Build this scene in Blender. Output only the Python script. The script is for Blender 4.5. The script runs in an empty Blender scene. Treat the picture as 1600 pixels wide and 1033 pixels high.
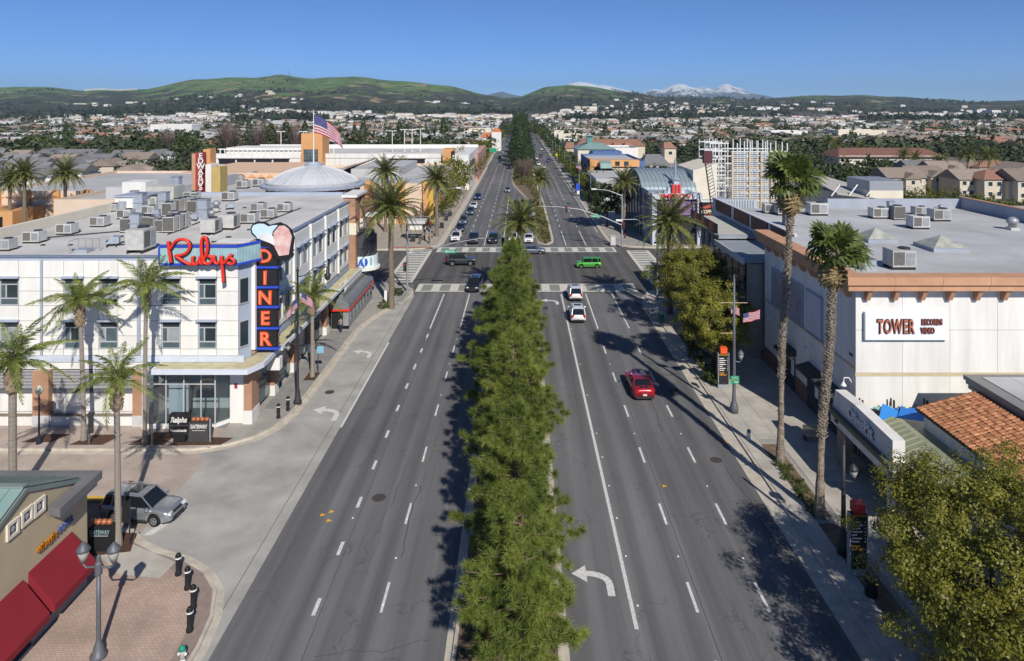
import bpy, math, random
import numpy as np
from mathutils import Vector, Matrix, Euler
random.seed(7)
RNG = np.random.default_rng(11)
SC = bpy.context.scene
COL = SC.collection
R = math.radians
# ---------------------------------------------------------------- camera, sky, sun
F, CX, HY, H = 1067.0, 812.0, 172.0, 25.1      # focal length in photo pixels, vanishing point, eye height
cam = bpy.data.cameras.new('camera')
cam.sensor_width = 36.0
cam.lens = 36.0 * F / 1600
cam.shift_x = (800 - CX) / 1600
cam.shift_y = -(516.5 - HY) / 1600
cam.clip_start = 0.5
cam.clip_end = 60000
camo = bpy.data.objects.new('camera', cam)
camo.location = (0, 0, H)
camo.rotation_euler = (R(90), 0, 0)
COL.objects.link(camo)
SC.camera = camo

SUN_EL, SUN_AZ = 37.0, 160.2                    # azimuth clockwise from +Y
w = bpy.data.worlds.new('World')
SC.world = w
w.use_nodes = True
nt = w.node_tree
nt.nodes.clear()
so = nt.nodes.new('ShaderNodeOutputWorld')
bg = nt.nodes.new('ShaderNodeBackground')
sk = nt.nodes.new('ShaderNodeTexSky')
sk.sky_type = 'NISHITA'
sk.sun_disc = False
sk.sun_elevation = R(SUN_EL)
sk.sun_rotation = R(SUN_AZ)
sk.altitude = 5600
sk.air_density = 1.0
sk.dust_density = 0.3
sk.ozone_density = 10.0
bg.inputs['Strength'].default_value = 0.115
nt.links.new(sk.outputs[0], bg.inputs[0])
nt.links.new(bg.outputs[0], so.inputs[0])
ld = bpy.data.lights.new('sun', 'SUN')
ld.energy = 4.9
ld.angle = R(0.53)
ld.color = (1.0, 0.94, 0.85)
lo = bpy.data.objects.new('sun', ld)
ce, se = math.cos(R(SUN_EL)), math.sin(R(SUN_EL))
sdir = Vector((math.sin(R(SUN_AZ)) * ce, math.cos(R(SUN_AZ)) * ce, se))
lo.rotation_euler = (-sdir).to_track_quat('-Z', 'Y').to_euler()
lo.location = (60, -60, 120)
COL.objects.link(lo)
vs = SC.view_settings
vs.view_transform = 'Standard'
vs.look = 'None'
vs.exposure = 0.0
vs.gamma = 1.0
vs.use_curve_mapping = False
SC.cycles.use_denoising = True
SC.cycles.max_bounces = 6
SC.cycles.diffuse_bounces = 3
SC.cycles.glossy_bounces = 3
SC.cycles.transmission_bounces = 4
SC.cycles.transparent_max_bounces = 8
SC.cycles.volume_bounces = 0

# ---------------------------------------------------------------- helpers
def g(px, py, z=0.0):
    Y = F * (H - z) / (py - HY)
    return ((px - CX) * Y / F, Y)
def at(px, py, Y):
    return ((px - CX) * Y / F, H - (py - HY) * Y / F)

def setp(o, label=None, cat=None, group=None, kind=None):
    if label: o['label'] = label
    if cat: o['category'] = cat
    if group: o['group'] = group
    if kind: o['kind'] = kind
    return o
def thing(name, label, cat, loc=(0, 0, 0), rz=0.0, group=None):
    o = bpy.data.objects.new(name, None)
    o.empty_display_size = 0.3
    o.location = loc
    o.rotation_euler = (0, 0, rz)
    COL.objects.link(o)
    return setp(o, label, cat, group)
def link(name, me, parent=None):
    o = bpy.data.objects.new(name, me)
    COL.objects.link(o)
    if parent: o.parent = parent
    return o
KIDS = {}
def copy_tree(src, parent=None):
    c = src.copy()
    COL.objects.link(c)
    if parent is not None: c.parent = parent
    for ch in src.children: copy_tree(ch, c)
    return c
def dup(src, loc, rz=None, label=None, group=None, scale=None):
    kids = [(k, list(k.children)) for k in src.children]
    c = src.copy()
    COL.objects.link(c)
    c.location = loc
    if rz is not None: c.rotation_euler = (0, 0, rz)
    if scale is not None: c.scale = (scale,) * 3 if not hasattr(scale, '__len__') else scale
    if label: c['label'] = label
    if group: c['group'] = group
    for k, sub in kids:
        kc = k.copy(); COL.objects.link(kc); kc.parent = c
        for s in sub:
            s2 = s.copy(); COL.objects.link(s2); s2.parent = kc
    return c

MATS = {}
def mat(name, col, rough=0.8, var=0.12, sc=1.2, bump=0.0, bs=20.0, metal=0.0, spec=0.3, col2=None, detail=6, stretch=None, rnd=0.0,
        coat=0.0, trans=0.0, coord='pos'):
    if name in MATS: return MATS[name]
    m = bpy.data.materials.new(name)
    m.use_nodes = True
    n, l = m.node_tree.nodes, m.node_tree.links
    b = n['Principled BSDF']
    b.inputs['Roughness'].default_value = rough
    b.inputs['Metallic'].default_value = metal
    b.inputs['Specular IOR Level'].default_value = spec
    b.inputs['Coat Weight'].default_value = coat
    if coord == 'pos':
        src = n.new('ShaderNodeNewGeometry').outputs['Position']
    else:
        src = n.new('ShaderNodeTexCoord').outputs['Object']
    mp = n.new('ShaderNodeMapping')
    if stretch: mp.inputs['Scale'].default_value = stretch
    l.new(src, mp.inputs['Vector'])
    cr = None
    if var > 0 or col2:
        t = n.new('ShaderNodeTexNoise')
        t.inputs['Scale'].default_value = sc
        t.inputs['Detail'].default_value = detail
        t.inputs['Roughness'].default_value = 0.6
        l.new(mp.outputs[0], t.inputs['Vector'])
        cr = n.new('ShaderNodeValToRGB')
        c = np.array(col[:3])
        if col2:
            a, z = c, np.array(col2[:3])
        else:
            a, z = c * (1 - var), np.minimum(c * (1 + var), 1)
        cr.color_ramp.elements[0].position = 0.32
        cr.color_ramp.elements[1].position = 0.68
        cr.color_ramp.elements[0].color = (*a, 1)
        cr.color_ramp.elements[1].color = (*z, 1)
        l.new(t.outputs['Fac'], cr.inputs['Fac'])
        outc = cr.outputs['Color']
        if rnd > 0:
            oi = n.new('ShaderNodeObjectInfo')
            hs = n.new('ShaderNodeHueSaturation')
            mr = n.new('ShaderNodeMapRange')
            mr.inputs['To Min'].default_value = 1 - rnd
            mr.inputs['To Max'].default_value = 1 + rnd
            l.new(oi.outputs['Random'], mr.inputs['Value'])
            l.new(mr.outputs[0], hs.inputs['Value'])
            l.new(outc, hs.inputs['Color'])
            outc = hs.outputs['Color']
        l.new(outc, b.inputs['Base Color'])
    else:
        b.inputs['Base Color'].default_value = (*col[:3], 1)
        outc = None
    if bump > 0:
        t2 = n.new('ShaderNodeTexNoise')
        t2.inputs['Scale'].default_value = bs
        t2.inputs['Detail'].default_value = 4
        l.new(mp.outputs[0], t2.inputs['Vector'])
        bm_ = n.new('ShaderNodeBump')
        bm_.inputs['Strength'].default_value = bump
        bm_.inputs['Distance'].default_value = 0.05
        l.new(t2.outputs['Fac'], bm_.inputs['Height'])
        l.new(bm_.outputs[0], b.inputs['Normal'])
    if trans > 0:
        tr = n.new('ShaderNodeBsdfTranslucent')
        mx = n.new('ShaderNodeMixShader')
        mx.inputs[0].default_value = trans
        if outc: l.new(outc, tr.inputs[0])
        else: tr.inputs[0].default_value = (*col[:3], 1)
        l.new(b.outputs[0], mx.inputs[1]); l.new(tr.outputs[0], mx.inputs[2])
        l.new(mx.outputs[0], n['Material Output'].inputs[0])
    MATS[name] = m
    return m
def brickmat(name, c1, c2, mortar, bw, bh, vert=True, ms=0.012, rough=0.85, bump=0.3, rot=0.0, var=0.0):
    if name in MATS: return MATS[name]
    m = bpy.data.materials.new(name); m.use_nodes = True
    n, l = m.node_tree.nodes, m.node_tree.links
    b = n['Principled BSDF']; b.inputs['Roughness'].default_value = rough
    b.inputs['Specular IOR Level'].default_value = 0.2
    ge = n.new('ShaderNodeNewGeometry')
    sp = n.new('ShaderNodeSeparateXYZ'); l.new(ge.outputs['Position'], sp.inputs[0])
    cb = n.new('ShaderNodeCombineXYZ')
    if vert:
        ad = n.new('ShaderNodeMath'); ad.operation = 'ADD'
        l.new(sp.outputs[0], ad.inputs[0]); l.new(sp.outputs[1], ad.inputs[1])
        l.new(ad.outputs[0], cb.inputs[0]); l.new(sp.outputs[2], cb.inputs[1])
    else:
        l.new(sp.outputs[0], cb.inputs[0]); l.new(sp.outputs[1], cb.inputs[1])
    mp = n.new('ShaderNodeMapping'); mp.inputs['Rotation'].default_value = (0, 0, rot)
    l.new(cb.outputs[0], mp.inputs[0])
    t = n.new('ShaderNodeTexBrick')
    t.inputs['Color1'].default_value = (*c1, 1); t.inputs['Color2'].default_value = (*c2, 1); t.inputs['Mortar'].default_value = (*mortar, 1)
    t.inputs['Scale'].default_value = 1; t.inputs['Brick Width'].default_value = bw; t.inputs['Row Height'].default_value = bh
    t.inputs['Mortar Size'].default_value = ms
    l.new(mp.outputs[0], t.inputs['Vector'])
    ns = n.new('ShaderNodeTexNoise'); ns.inputs['Scale'].default_value = 0.5; ns.inputs['Detail'].default_value = 6
    l.new(ge.outputs['Position'], ns.inputs['Vector'])
    mr = n.new('ShaderNodeMapRange'); mr.inputs['From Min'].default_value = .3; mr.inputs['From Max'].default_value = .7
    mr.inputs['To Min'].default_value = .82; mr.inputs['To Max'].default_value = 1.15
    l.new(ns.outputs['Fac'], mr.inputs['Value'])
    mu = n.new('ShaderNodeMix'); mu.data_type = 'RGBA'; mu.blend_type = 'MULTIPLY'; mu.inputs[0].default_value = 1
    l.new(t.outputs['Color'], mu.inputs[6]); l.new(mr.outputs[0], mu.inputs[7])
    l.new(mu.outputs[2], b.inputs['Base Color'])
    bp = n.new('ShaderNodeBump'); bp.inputs['Strength'].default_value = bump; bp.inputs['Distance'].default_value = .01; bp.invert = True
    l.new(t.outputs['Fac'], bp.inputs['Height']); l.new(bp.outputs[0], b.inputs['Normal'])
    MATS[name] = m
    return m

class MB:
    def __init__(s): s.v = []; s.f = []; s.m = []; s.k = 0
    def mi(s, k): s.k = k; return s
    def add(s, vs_, fs):
        o = len(s.v); s.v += [tuple(p) for p in vs_]
        for f in fs: s.f.append(tuple(i + o for i in f)); s.m.append(s.k)
        return s
    def box(s, x0, x1, y0, y1, z0, z1):
        if x0 > x1: x0, x1 = x1, x0
        if y0 > y1: y0, y1 = y1, y0
        if z0 > z1: z0, z1 = z1, z0
        return s.add([(x0,y0,z0),(x1,y0,z0),(x1,y1,z0),(x0,y1,z0),(x0,y0,z1),(x1,y0,z1),(x1,y1,z1),(x0,y1,z1)],
            [(0,3,2,1),(4,5,6,7),(0,1,5,4),(1,2,6,5),(2,3,7,6),(3,0,4,7)])
    def cbox(s, x, y, z, sx, sy, sz, rz=0.0, rx=0.0, ry=0.0):
        M = Euler((rx, ry, rz)).to_matrix()
        vs_ = [Vector((x, y, z)) + M @ Vector((a * sx / 2, b * sy / 2, c * sz / 2)) for c in (-1, 1) for a, b in ((-1,-1),(1,-1),(1,1),(-1,1))]
        return s.add(vs_, [(0,3,2,1),(4,5,6,7),(0,1,5,4),(1,2,6,5),(2,3,7,6),(3,0,4,7)])
    def prism(s, pts, z0, z1):
        n = len(pts)
        ar = sum(pts[i][0] * pts[(i+1) % n][1] - pts[(i+1) % n][0] * pts[i][1] for i in range(n))
        if ar < 0: pts = pts[::-1]
        return s.add([(p[0], p[1], z0) for p in pts] + [(p[0], p[1], z1) for p in pts],
            [tuple(range(n))[::-1], tuple(range(n, 2*n))] + [(i, (i+1) % n, (i+1) % n + n, i + n) for i in range(n)])
    def ext(s, pts, vec):
        n = len(pts); vec = Vector(vec); P = [Vector(p) for p in pts]
        return s.add(P + [p + vec for p in P], [tuple(range(n)), tuple(range(n, 2*n))[::-1]] + [((i+1) % n, i, i + n, (i+1) % n + n) for i in range(n)])
    def quad(s, *p): return s.add(p, [tuple(range(len(p)))])
    def tube(s, pts, rad, n=8, cap=True, sq=1.0):
        P = [Vector(p) for p in pts]
        if not hasattr(rad, '__len__'): rad = [rad] * len(P)
        o = len(s.v); up = None
        for i, p in enumerate(P):
            d = (P[min(i+1, len(P)-1)] - P[max(i-1, 0)])
            d = d.normalized() if d.length > 1e-9 else Vector((0, 0, 1))
            if up is None:
                up = Vector((0, 0, 1)) if abs(d.z) < .9 else Vector((1, 0, 0))
                a = d.cross(up).normalized()
            else:
                a = (a - d * a.dot(d)); a = a.normalized() if a.length > 1e-6 else d.orthogonal().normalized()
            b = d.cross(a)
            for j in range(n):
                t = 2 * math.pi * j / n
                s.v.append(tuple(p + (a * math.cos(t) + b * math.sin(t) * sq) * rad[i]))
        for i in range(len(P) - 1):
            for j in range(n):
                s.f.append((o + i*n + j, o + i*n + (j+1) % n, o + (i+1)*n + (j+1) % n, o + (i+1)*n + j)); s.m.append(s.k)
        if cap:
            s.f.append(tuple(o + j for j in range(n))[::-1]); s.m.append(s.k)
            s.f.append(tuple(o + (len(P)-1)*n + j for j in range(n))); s.m.append(s.k)
        return s
    def lathe(s, prof, x=0, y=0, z=0, n=12):
        o = len(s.v)
        for r, h in prof:
            for j in range(n):
                t = 2 * math.pi * j / n
                s.v.append((x + r * math.cos(t), y + r * math.sin(t), z + h))
        for i in range(len(prof) - 1):
            for j in range(n):
                s.f.append((o + i*n + j, o + i*n + (j+1) % n, o + (i+1)*n + (j+1) % n, o + (i+1)*n + j)); s.m.append(s.k)
        s.f.append(tuple(o + j for j in range(n))[::-1]); s.m.append(s.k)
        s.f.append(tuple(o + (len(prof)-1)*n + j for j in range(n))); s.m.append(s.k)
        return s
    def build(s, name, mats, parent=None, smooth=False):
        me = bpy.data.meshes.new(name)
        v = s.v
        if parent is not None:
            wl = Vector(parent.location)
            q = parent
            while q.parent: q = q.parent; wl += Vector(q.location)
            if wl.length > 0: v = [(a - wl.x, b - wl.y, c - wl.z) for a, b, c in v]
        me.from_pydata(v, [], s.f)
        if not isinstance(mats, (list, tuple)): mats = [mats]
        for m in mats: me.materials.append(m)
        if len(mats) > 1: me.polygons.foreach_set('material_index', s.m)
        if smooth: me.polygons.foreach_set('use_smooth', [True] * len(s.f))
        me.update()
        return link(name, me, parent)
def B(name, m, parent, *boxes):
    mb = MB()
    for b in boxes: mb.box(*b)
    return mb.build(name, m, parent)
def at_world(o):
    return o
def np_mesh(name, V, k, mats, mi=None, smooth=False):
    """V: (n*k,3) array, faces of k corners each, nothing shared"""
    V = np.asarray(V, dtype=np.float32).reshape(-1, 3)
    n = len(V) // k
    me = bpy.data.meshes.new(name)
    me.vertices.add(len(V)); me.vertices.foreach_set('co', V.ravel())
    me.loops.add(n * k); me.loops.foreach_set('vertex_index', np.arange(n * k, dtype=np.int32))
    me.polygons.add(n); me.polygons.foreach_set('loop_start', np.arange(0, n * k, k, dtype=np.int32))
    me.polygons.foreach_set('loop_total', np.full(n, k, dtype=np.int32))
    if not isinstance(mats, (list, tuple)): mats = [mats]
    for m in mats: me.materials.append(m)
    if mi is not None: me.polygons.foreach_set('material_index', np.asarray(mi, dtype=np.int32))
    me.update()
    return me
FACE_X = {'-y': (R(90), 0, 0), '-x': (R(90), 0, R(-90)), '+x': (R(90), 0, R(90))}
def text(s, size, loc, rot, m, parent, name='lettering', ext=0.02, bold=0.0, align='CENTER', shear=0.0, sx=1.0, space=1.0):
    c = bpy.data.curves.new(name, 'FONT')
    c.body = s; c.size = size; c.extrude = ext; c.offset = bold; c.align_x = align; c.align_y = 'CENTER'; c.shear = shear
    c.space_character = space; c.resolution_u = 3
    c.materials.append(m)
    o = bpy.data.objects.new(name, c)
    COL.objects.link(o)
    L = Vector(loc)
    if parent is not None:
        q = parent
        while q: L -= Vector(q.location); q = q.parent
        o.parent = parent
    o.location = L
    o.rotation_euler = FACE_X.get(rot, rot)
    o.scale = (sx, 1, 1)
    return o
ORD = ['first','second','third','fourth','fifth','sixth','seventh','eighth','ninth','tenth','eleventh','twelfth','thirteenth','fourteenth','fifteenth','sixteenth','seventeenth','eighteenth','nineteenth','twentieth']

# ---------------------------------------------------------------- materials
M_white = mat('white_render', (.72,.71,.675), .75, .11, 1.1, .12, 6, spec=.25, stretch=(1, 1, .12), detail=9)
M_panel = mat('white_facade_panel', (.76,.75,.70), .6, .06, 1.8, rnd=.05, stretch=(1, 1, .15), detail=9)
M_cream = mat('cream_stucco', (.70,.64,.52), .85, .06, .6, .15, 30)
M_tan = mat('tan_stucco', (.50,.41,.27), .9, .07, .5, .25, 40)
M_peach = mat('peach_stucco', (.68,.47,.32), .9, .06, .3)
M_orange = mat('orange_stucco', (.62,.33,.14), .85, .06, .3)
M_bluegrey = mat('blue_grey_trim', (.36,.41,.50), .6, .08, .8)
M_grey = mat('grey_metal', (.12,.13,.145), .5, .12, 2.0, metal=.2)
M_dark = mat('dark_metal', (.035,.037,.042), .45, .15, 3.0)
M_black = mat('black_plastic', (.018,.018,.02), .5, .1, 5)
M_galv = mat('galvanised_metal', (.34,.36,.38), .5, .15, 4, metal=.35, spec=.4)
M_lgrey = mat('light_grey_paint', (.52,.52,.53), .55, .08, 3)
M_conc = mat('concrete', (.45,.42,.37), .9, .16, .6, .2, 40, rnd=.06)
M_conc2 = mat('concrete_lane', (.37,.36,.335), .9, .20, .35, .2, 30)
M_kerb = mat('kerb_concrete', (.50,.455,.38), .9, .18, 1.2, .2, 30)
M_rooft = mat('flat_roof_membrane', (.56,.55,.525), .85, .18, .16, .1, 3, detail=8)
M_rooft2 = mat('grey_roof_coating', (.45,.455,.46), .8, .18, .16, .1, 3, detail=8)
M_paint = mat('road_paint', (.62,.62,.60), .7, .22, 6, detail=9)
M_terra = mat('terracotta_cornice', (.52,.29,.175), .8, .1, 1)
M_brickwall = brickmat('orange_brick', (.46,.21,.10), (.38,.165,.08), (.40,.33,.26), .22, .075)
M_brickred = brickmat('brown_brick', (.22,.11,.085), (.17,.085,.07), (.25,.2,.17), .3, .1)
M_paver = brickmat('herringbone_pavers', (.52,.37,.30), (.45,.31,.25), (.32,.27,.23), .24, .12, vert=False, ms=.018)
M_paver2 = brickmat('pale_crossing_pavers', (.47,.385,.33), (.42,.345,.30), (.34,.29,.25), .24, .12, vert=False, ms=.014)
M_mulch = mat('mulch', (.085,.045,.03), .95, .4, 6, .6, 30)
M_soil = mat('dry_soil', (.17,.125,.08), .95, .3, 2.5, .5, 25)
M_red = mat('red_enamel', (.72,.035,.02), .4, .05, 3, spec=.5)
M_blue = mat('blue_neon_trim', (.03,.07,.50), .35, .05, 3)
M_neon = mat('orange_red_letters', (.80,.11,.035), .4, .06, 3)
M_signblk = mat('black_sign_face', (.02,.02,.023), .5, .2, 2)
M_yel = mat('yellow_paint', (.60,.39,.06), .6, .08, 3)
M_green = mat('street_sign_green', (.02,.30,.17), .5, .05, 3)
M_glass = mat('window_glass', (.085,.125,.14), .07, .35, .5, spec=.9)
M_blind = mat('drawn_blind', (.30,.33,.34), .35, .12, 3, spec=.6, stretch=(.2, .2, 8))
M_glass2 = mat('dark_window_glass', (.028,.042,.048), .05, .2, .5, spec=.7)
M_frame = mat('grey_window_frame', (.42,.44,.46), .5, .05, 3)
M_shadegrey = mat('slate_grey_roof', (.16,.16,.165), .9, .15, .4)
M_trunk = mat('palm_trunk_bark', (.20,.165,.125), .95, .3, 5, .9, 14, stretch=(1, 1, 5))
M_bark = mat('tree_bark', (.10,.075,.055), .95, .3, 5, .6, 20)
M_palmg = mat('palm_frond_green', (.065,.095,.022), .5, .45, 2.5, spec=.4, trans=.3, col2=(.29,.29,.09))
M_fan = mat('fan_palm_green', (.04,.075,.015), .5, .4, 1.6, spec=.5, trans=.3, col2=(.17,.20,.04))
M_queen = mat('queen_palm_green', (.11,.16,.03), .5, .4, 1.2, spec=.4, trans=.35, col2=(.38,.42,.11))
M_palmd = mat('dry_frond_tan', (.32,.24,.12), .9, .25, 5, trans=.2)
M_pine = mat('pine_needle_green', (.080,.125,.022), .6, .3, .5, spec=.35, trans=.34, col2=(.30,.345,.07), rnd=.06)
M_leafy = mat('yellow_green_leaf', (.12,.135,.014), .5, .3, .8, spec=.5, trans=.35, col2=(.33,.31,.045), rnd=.06)
M_leafd = mat('dark_green_leaf', (.022,.040,.012), .6, .3, .8, spec=.3, trans=.2, col2=(.055,.08,.022), rnd=.2)
M_leafm = mat('mid_green_leaf', (.04,.07,.015), .6, .3, .5, spec=.3, trans=.22, col2=(.10,.13,.025), rnd=.2)
M_bare = mat('bare_twigs', (.17,.125,.105), .95, .2, 1)
M_snow = mat('snow', (.82,.85,.9), .6, .04, 1)
# ================================================================ TERRAIN
_ph = RNG.uniform(0, 6.28, (12, 2)); _fr = RNG.uniform(.6, 1.5, (12, 2))
def fbm(x, y, s):
    o = 0; a = 1.0
    for i in range(6):
        k = 2 ** i / s
        o = o + a * np.sin(x * k * _fr[i, 0] + _ph[i, 0] + 1.7 * np.sin(y * k * _fr[i, 1] * .7 + _ph[i+6, 0])) * np.sin(y * k * _fr[i+6, 0] + _ph[i, 1] + 1.3 * np.sin(x * k * .8 + _ph[i+6, 1]))
        a *= .5
    return o
RIDGE = np.array([(-900,150),(-300,146),(0,137),(60,135),(100,139),(130,141),(230,140),(270,130),(300,125),(340,122),(400,121),(440,117),(490,123),(550,119),(590,124),(620,126),(700,134),(755,147),(790,154),(812,151),(850,137),(890,132),(940,138),(1000,147),(1030,151),(1100,153),(1200,155),(1240,150),(1300,149),(1360,149),(1450,154),(1540,159),(1600,156),(2000,150),(2600,150)], float)
Y0, Y1 = 1500.0, 4000.0
def hz(X, Y):
    X = np.asarray(X, float); Y = np.asarray(Y, float)
    Ys = np.maximum(Y, 50.0)
    px = CX + F * X / Ys
    py = np.interp(px, RIDGE[:, 0], RIDGE[:, 1])
    Hr = H + (HY - py) * Y1 / F + 6 * np.sin(px * .09) * .4
    t = np.clip((Y - Y0) / (Y1 - Y0), 0, 1)
    s = np.where(px < 760, 0.25 * t + .75 * t ** 2.2, 0.45 * t + .55 * t ** 2.0)
    nz = fbm(X, Y, 420.0)
    h = Hr * s + nz * 34 * (t * (1 - t)) * 2.0
    h = np.minimum(h, Hr * (t * .985 + .015) ** .8)
    back = np.clip((Y - Y1) / 1200, 0, 1)
    h = np.where(Y > Y1, Hr * (1 - back) ** 1.3, h)
    return np.maximum(h, 0.0) * (t > 0)

def ground_material():
    m = bpy.data.materials.new('valley_ground'); m.use_nodes = True
    n, l = m.node_tree.nodes, m.node_tree.links
    b = n['Principled BSDF']; b.inputs['Roughness'].default_value = .95; b.inputs['Specular IOR Level'].default_value = .1
    ge = n.new('ShaderNodeNewGeometry'); sp = n.new('ShaderNodeSeparateXYZ'); l.new(ge.outputs['Position'], sp.inputs[0])
    def noise(s, d=6, r=.6):
        t = n.new('ShaderNodeTexNoise'); t.inputs['Scale'].default_value = s; t.inputs['Detail'].default_value = d; t.inputs['Roughness'].default_value = r
        l.new(ge.outputs['Position'], t.inputs['Vector']); return t.outputs['Fac']
    def ramp(f, p0, c0, p1, c1):
        r = n.new('ShaderNodeValToRGB'); r.color_ramp.elements[0].position = p0; r.color_ramp.elements[1].position = p1
        r.color_ramp.elements[0].color = (*c0, 1); r.color_ramp.elements[1].color = (*c1, 1); l.new(f, r.inputs[0]); return r.outputs[0]
    def mix(f, a, c):
        x = n.new('ShaderNodeMix'); x.data_type = 'RGBA'; l.new(f, x.inputs[0]); l.new(a, x.inputs[6]); l.new(c, x.inputs[7]); return x.outputs[2]
    def mrange(f, a, b_, c=0, d=1):
        x = n.new('ShaderNodeMapRange'); x.inputs[1].default_value = a; x.inputs[2].default_value = b_; x.inputs[3].default_value = c; x.inputs[4].default_value = d; l.new(f, x.inputs[0]); return x.outputs[0]
    def math_(op, a, c):
        x = n.new('ShaderNodeMath'); x.operation = op; x.use_clamp = True
        for i, q in enumerate((a, c)):
            if isinstance(q, (int, float)): x.inputs[i].default_value = q
            else: l.new(q, x.inputs[i])
        return x.outputs[0]
    grass = ramp(noise(.010, 12, .78), .36, (.050, .100, .024), .66, (.175, .25, .065))
    brush = ramp(noise(.035, 9, .8), .36, (.016, .024, .011), .66, (.095, .088, .055))
    bare = ramp(noise(.03, 5), .3, (.22, .165, .10), .7, (.36, .29, .19))
    urban = ramp(noise(.03, 10, .8), .40, (.06, .065, .05), .62, (.30, .28, .25))
    zf = mrange(sp.outputs[2], 55, 150)
    nb = noise(.0045, 12, .72)
    gm = math_('ADD', math_('MULTIPLY', zf, .75), mrange(nb, .38, .62, -.55, .45))
    gm = mrange(gm, .30, .52)
    hill = mix(gm, brush, grass)
    bm_ = mrange(noise(.008, 8, .65), .585, .62)
    bz = mrange(sp.outputs[2], 20, 60)
    hill = mix(math_('MULTIPLY', bm_, bz), hill, bare)
    out = mix(mrange(sp.outputs[2], 2, 22), urban, hill)
    l.new(out, b.inputs['Base Color'])
    return m
ys = np.concatenate([np.linspace(-260, 300, 9), np.linspace(360, 1400, 14), np.linspace(1460, 5300, 190)])
aa = np.linspace(-1.15, 1.15, 420)
YY, AA = np.meshgrid(ys, aa, indexing='ij')
XX = AA * np.maximum(YY, 900)
ZZ = hz(XX, YY) - .05
gv = np.stack([XX, YY, ZZ], -1).reshape(-1, 3)
nr, nc = YY.shape
idx = np.arange(nr * nc).reshape(nr, nc)
gf = np.stack([idx[:-1, :-1], idx[:-1, 1:], idx[1:, 1:], idx[1:, :-1]], -1).reshape(-1, 4)
me = bpy.data.meshes.new('ground'); me.from_pydata(gv.tolist(), [], gf.tolist()); me.materials.append(ground_material())
me.polygons.foreach_set('use_smooth', [True] * len(gf)); me.update()
o = link('ground', me); setp(o, kind='structure')
# far ground beyond the hills so that the sheet reaches the mountains
o = MB().quad((-15500, 5200, -.06), (15500, 5200, -.06), (15500, 15500, -.06), (-15500, 15500, -.06)).build('far_plain', mat('far_plain', (.10,.11,.07), .95, .3, .001)); setp(o, kind='structure')

# mustard field on the valley floor
fx = [( (px - CX) * Y / F, Y) for px, Y in ((112,1950),(135,1880),(168,1900),(170,2050),(150,2200),(120,2180))]
fv = [(x, y, float(hz(x, y)) + 6) for x, y in fx]
o = MB().quad(*fv).build('mustard_field', mat('mustard_field', (.30,.33,.03), .9, .25, .02)); setp(o, kind='structure')

# snow mountains
def mountain(name, prof, Y, label_seed, snow_z):
    px = np.arange(prof[0][0], prof[-1][0] + .1, 1.0)
    pr = np.array(prof, float)
    top = H + (HY - np.interp(px, pr[:, 0], pr[:, 1])) * Y / F
    rows = 36
    V = []
    for j in range(rows):
        t = j / (rows - 1)
        YYm = Y - 2600 * (1 - t)
        X = (px - CX) * Y / F * (1 + .0 * t)
        base = top * t ** 1.35
        rn = np.abs(fbm(X + label_seed, np.full_like(X, YYm), 260.0))
        z = base - rn * 60 * (1 - t) * (t > 0) * 1.8 + np.abs(fbm(X * 1.0, np.full_like(X, YYm * .2), 90.0)) * 14 * t * (t < .97)
        V.append(np.stack([X, np.full_like(X, YYm), np.maximum(z, -.05)], -1))
    V.append(np.stack([(px - CX) * Y / F, np.full_like(px, Y + 900), np.full_like(px, -.05)], -1))
    V = np.array(V); n1, n2, _ = V.shape
    idx = np.arange(n1 * n2).reshape(n1, n2)
    f = np.stack([idx[:-1, :-1], idx[:-1, 1:], idx[1:, 1:], idx[1:, :-1]], -1).reshape(-1, 4)
    m = bpy.data.materials.new(name); m.use_nodes = True
    n, l = m.node_tree.nodes, m.node_tree.links
    ge = n.new('ShaderNodeNewGeometry'); sp = n.new('ShaderNodeSeparateXYZ'); l.new(ge.outputs['Position'], sp.inputs[0])
    t = n.new('ShaderNodeTexNoise'); t.inputs['Scale'].default_value = .004; t.inputs['Detail'].default_value = 9; t.inputs['Roughness'].default_value = .7
    l.new(ge.outputs['Position'], t.inputs['Vector'])
    mr = n.new('ShaderNodeMapRange'); mr.inputs[1].default_value = .3; mr.inputs[2].default_value = .7; mr.inputs[3].default_value = -170; mr.inputs[4].default_value = 170
    l.new(t.outputs['Fac'], mr.inputs[0])
    ad = n.new('ShaderNodeMath'); l.new(sp.outputs[2], ad.inputs[0]); l.new(mr.outputs[0], ad.inputs[1])
    r = n.new('ShaderNodeMapRange'); r.inputs[1].default_value = snow_z - 40; r.inputs[2].default_value = snow_z + 60; l.new(ad.outputs[0], r.inputs[0])
    mx = n.new('ShaderNodeMix'); mx.data_type = 'RGBA'; l.new(r.outputs[0], mx.inputs[0]); mx.inputs[6].default_value = (.10, .11, .12, 1); mx.inputs[7].default_value = (.85, .87, .9, 1)
    l.new(mx.outputs[2], n['Principled BSDF'].inputs['Base Color']); n['Principled BSDF'].inputs['Roughness'].default_value = .9
    me = bpy.data.meshes.new(name); me.from_pydata(V.reshape(-1, 3).tolist(), [], f.tolist()); me.materials.append(m); me.update()
    o = link(name, me); setp(o, kind='structure')
mountain('snowy_mountains', [(840,170),(870,150),(889,131),(905,128),(920,129.5),(932,133),(945,133),(965,138),(985,142),(1000,146),(1012,142),(1022,139),(1035,141),(1048,135),(1060,131),(1070,132),(1078,136),(1090,138),(1100,136),(1108,138),(1115,140),(1122,136),(1130,132),(1138,131),(1148,136),(1160,139),(1175,146),(1200,150),(1230,158),(1260,168)], 14200, 0, 395)
mountain('blue_mountains', [(700,170),(740,158),(758,150),(770,146),(785,143),(797,147),(812,150),(840,158),(870,170)], 13600, 300, 900)

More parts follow.
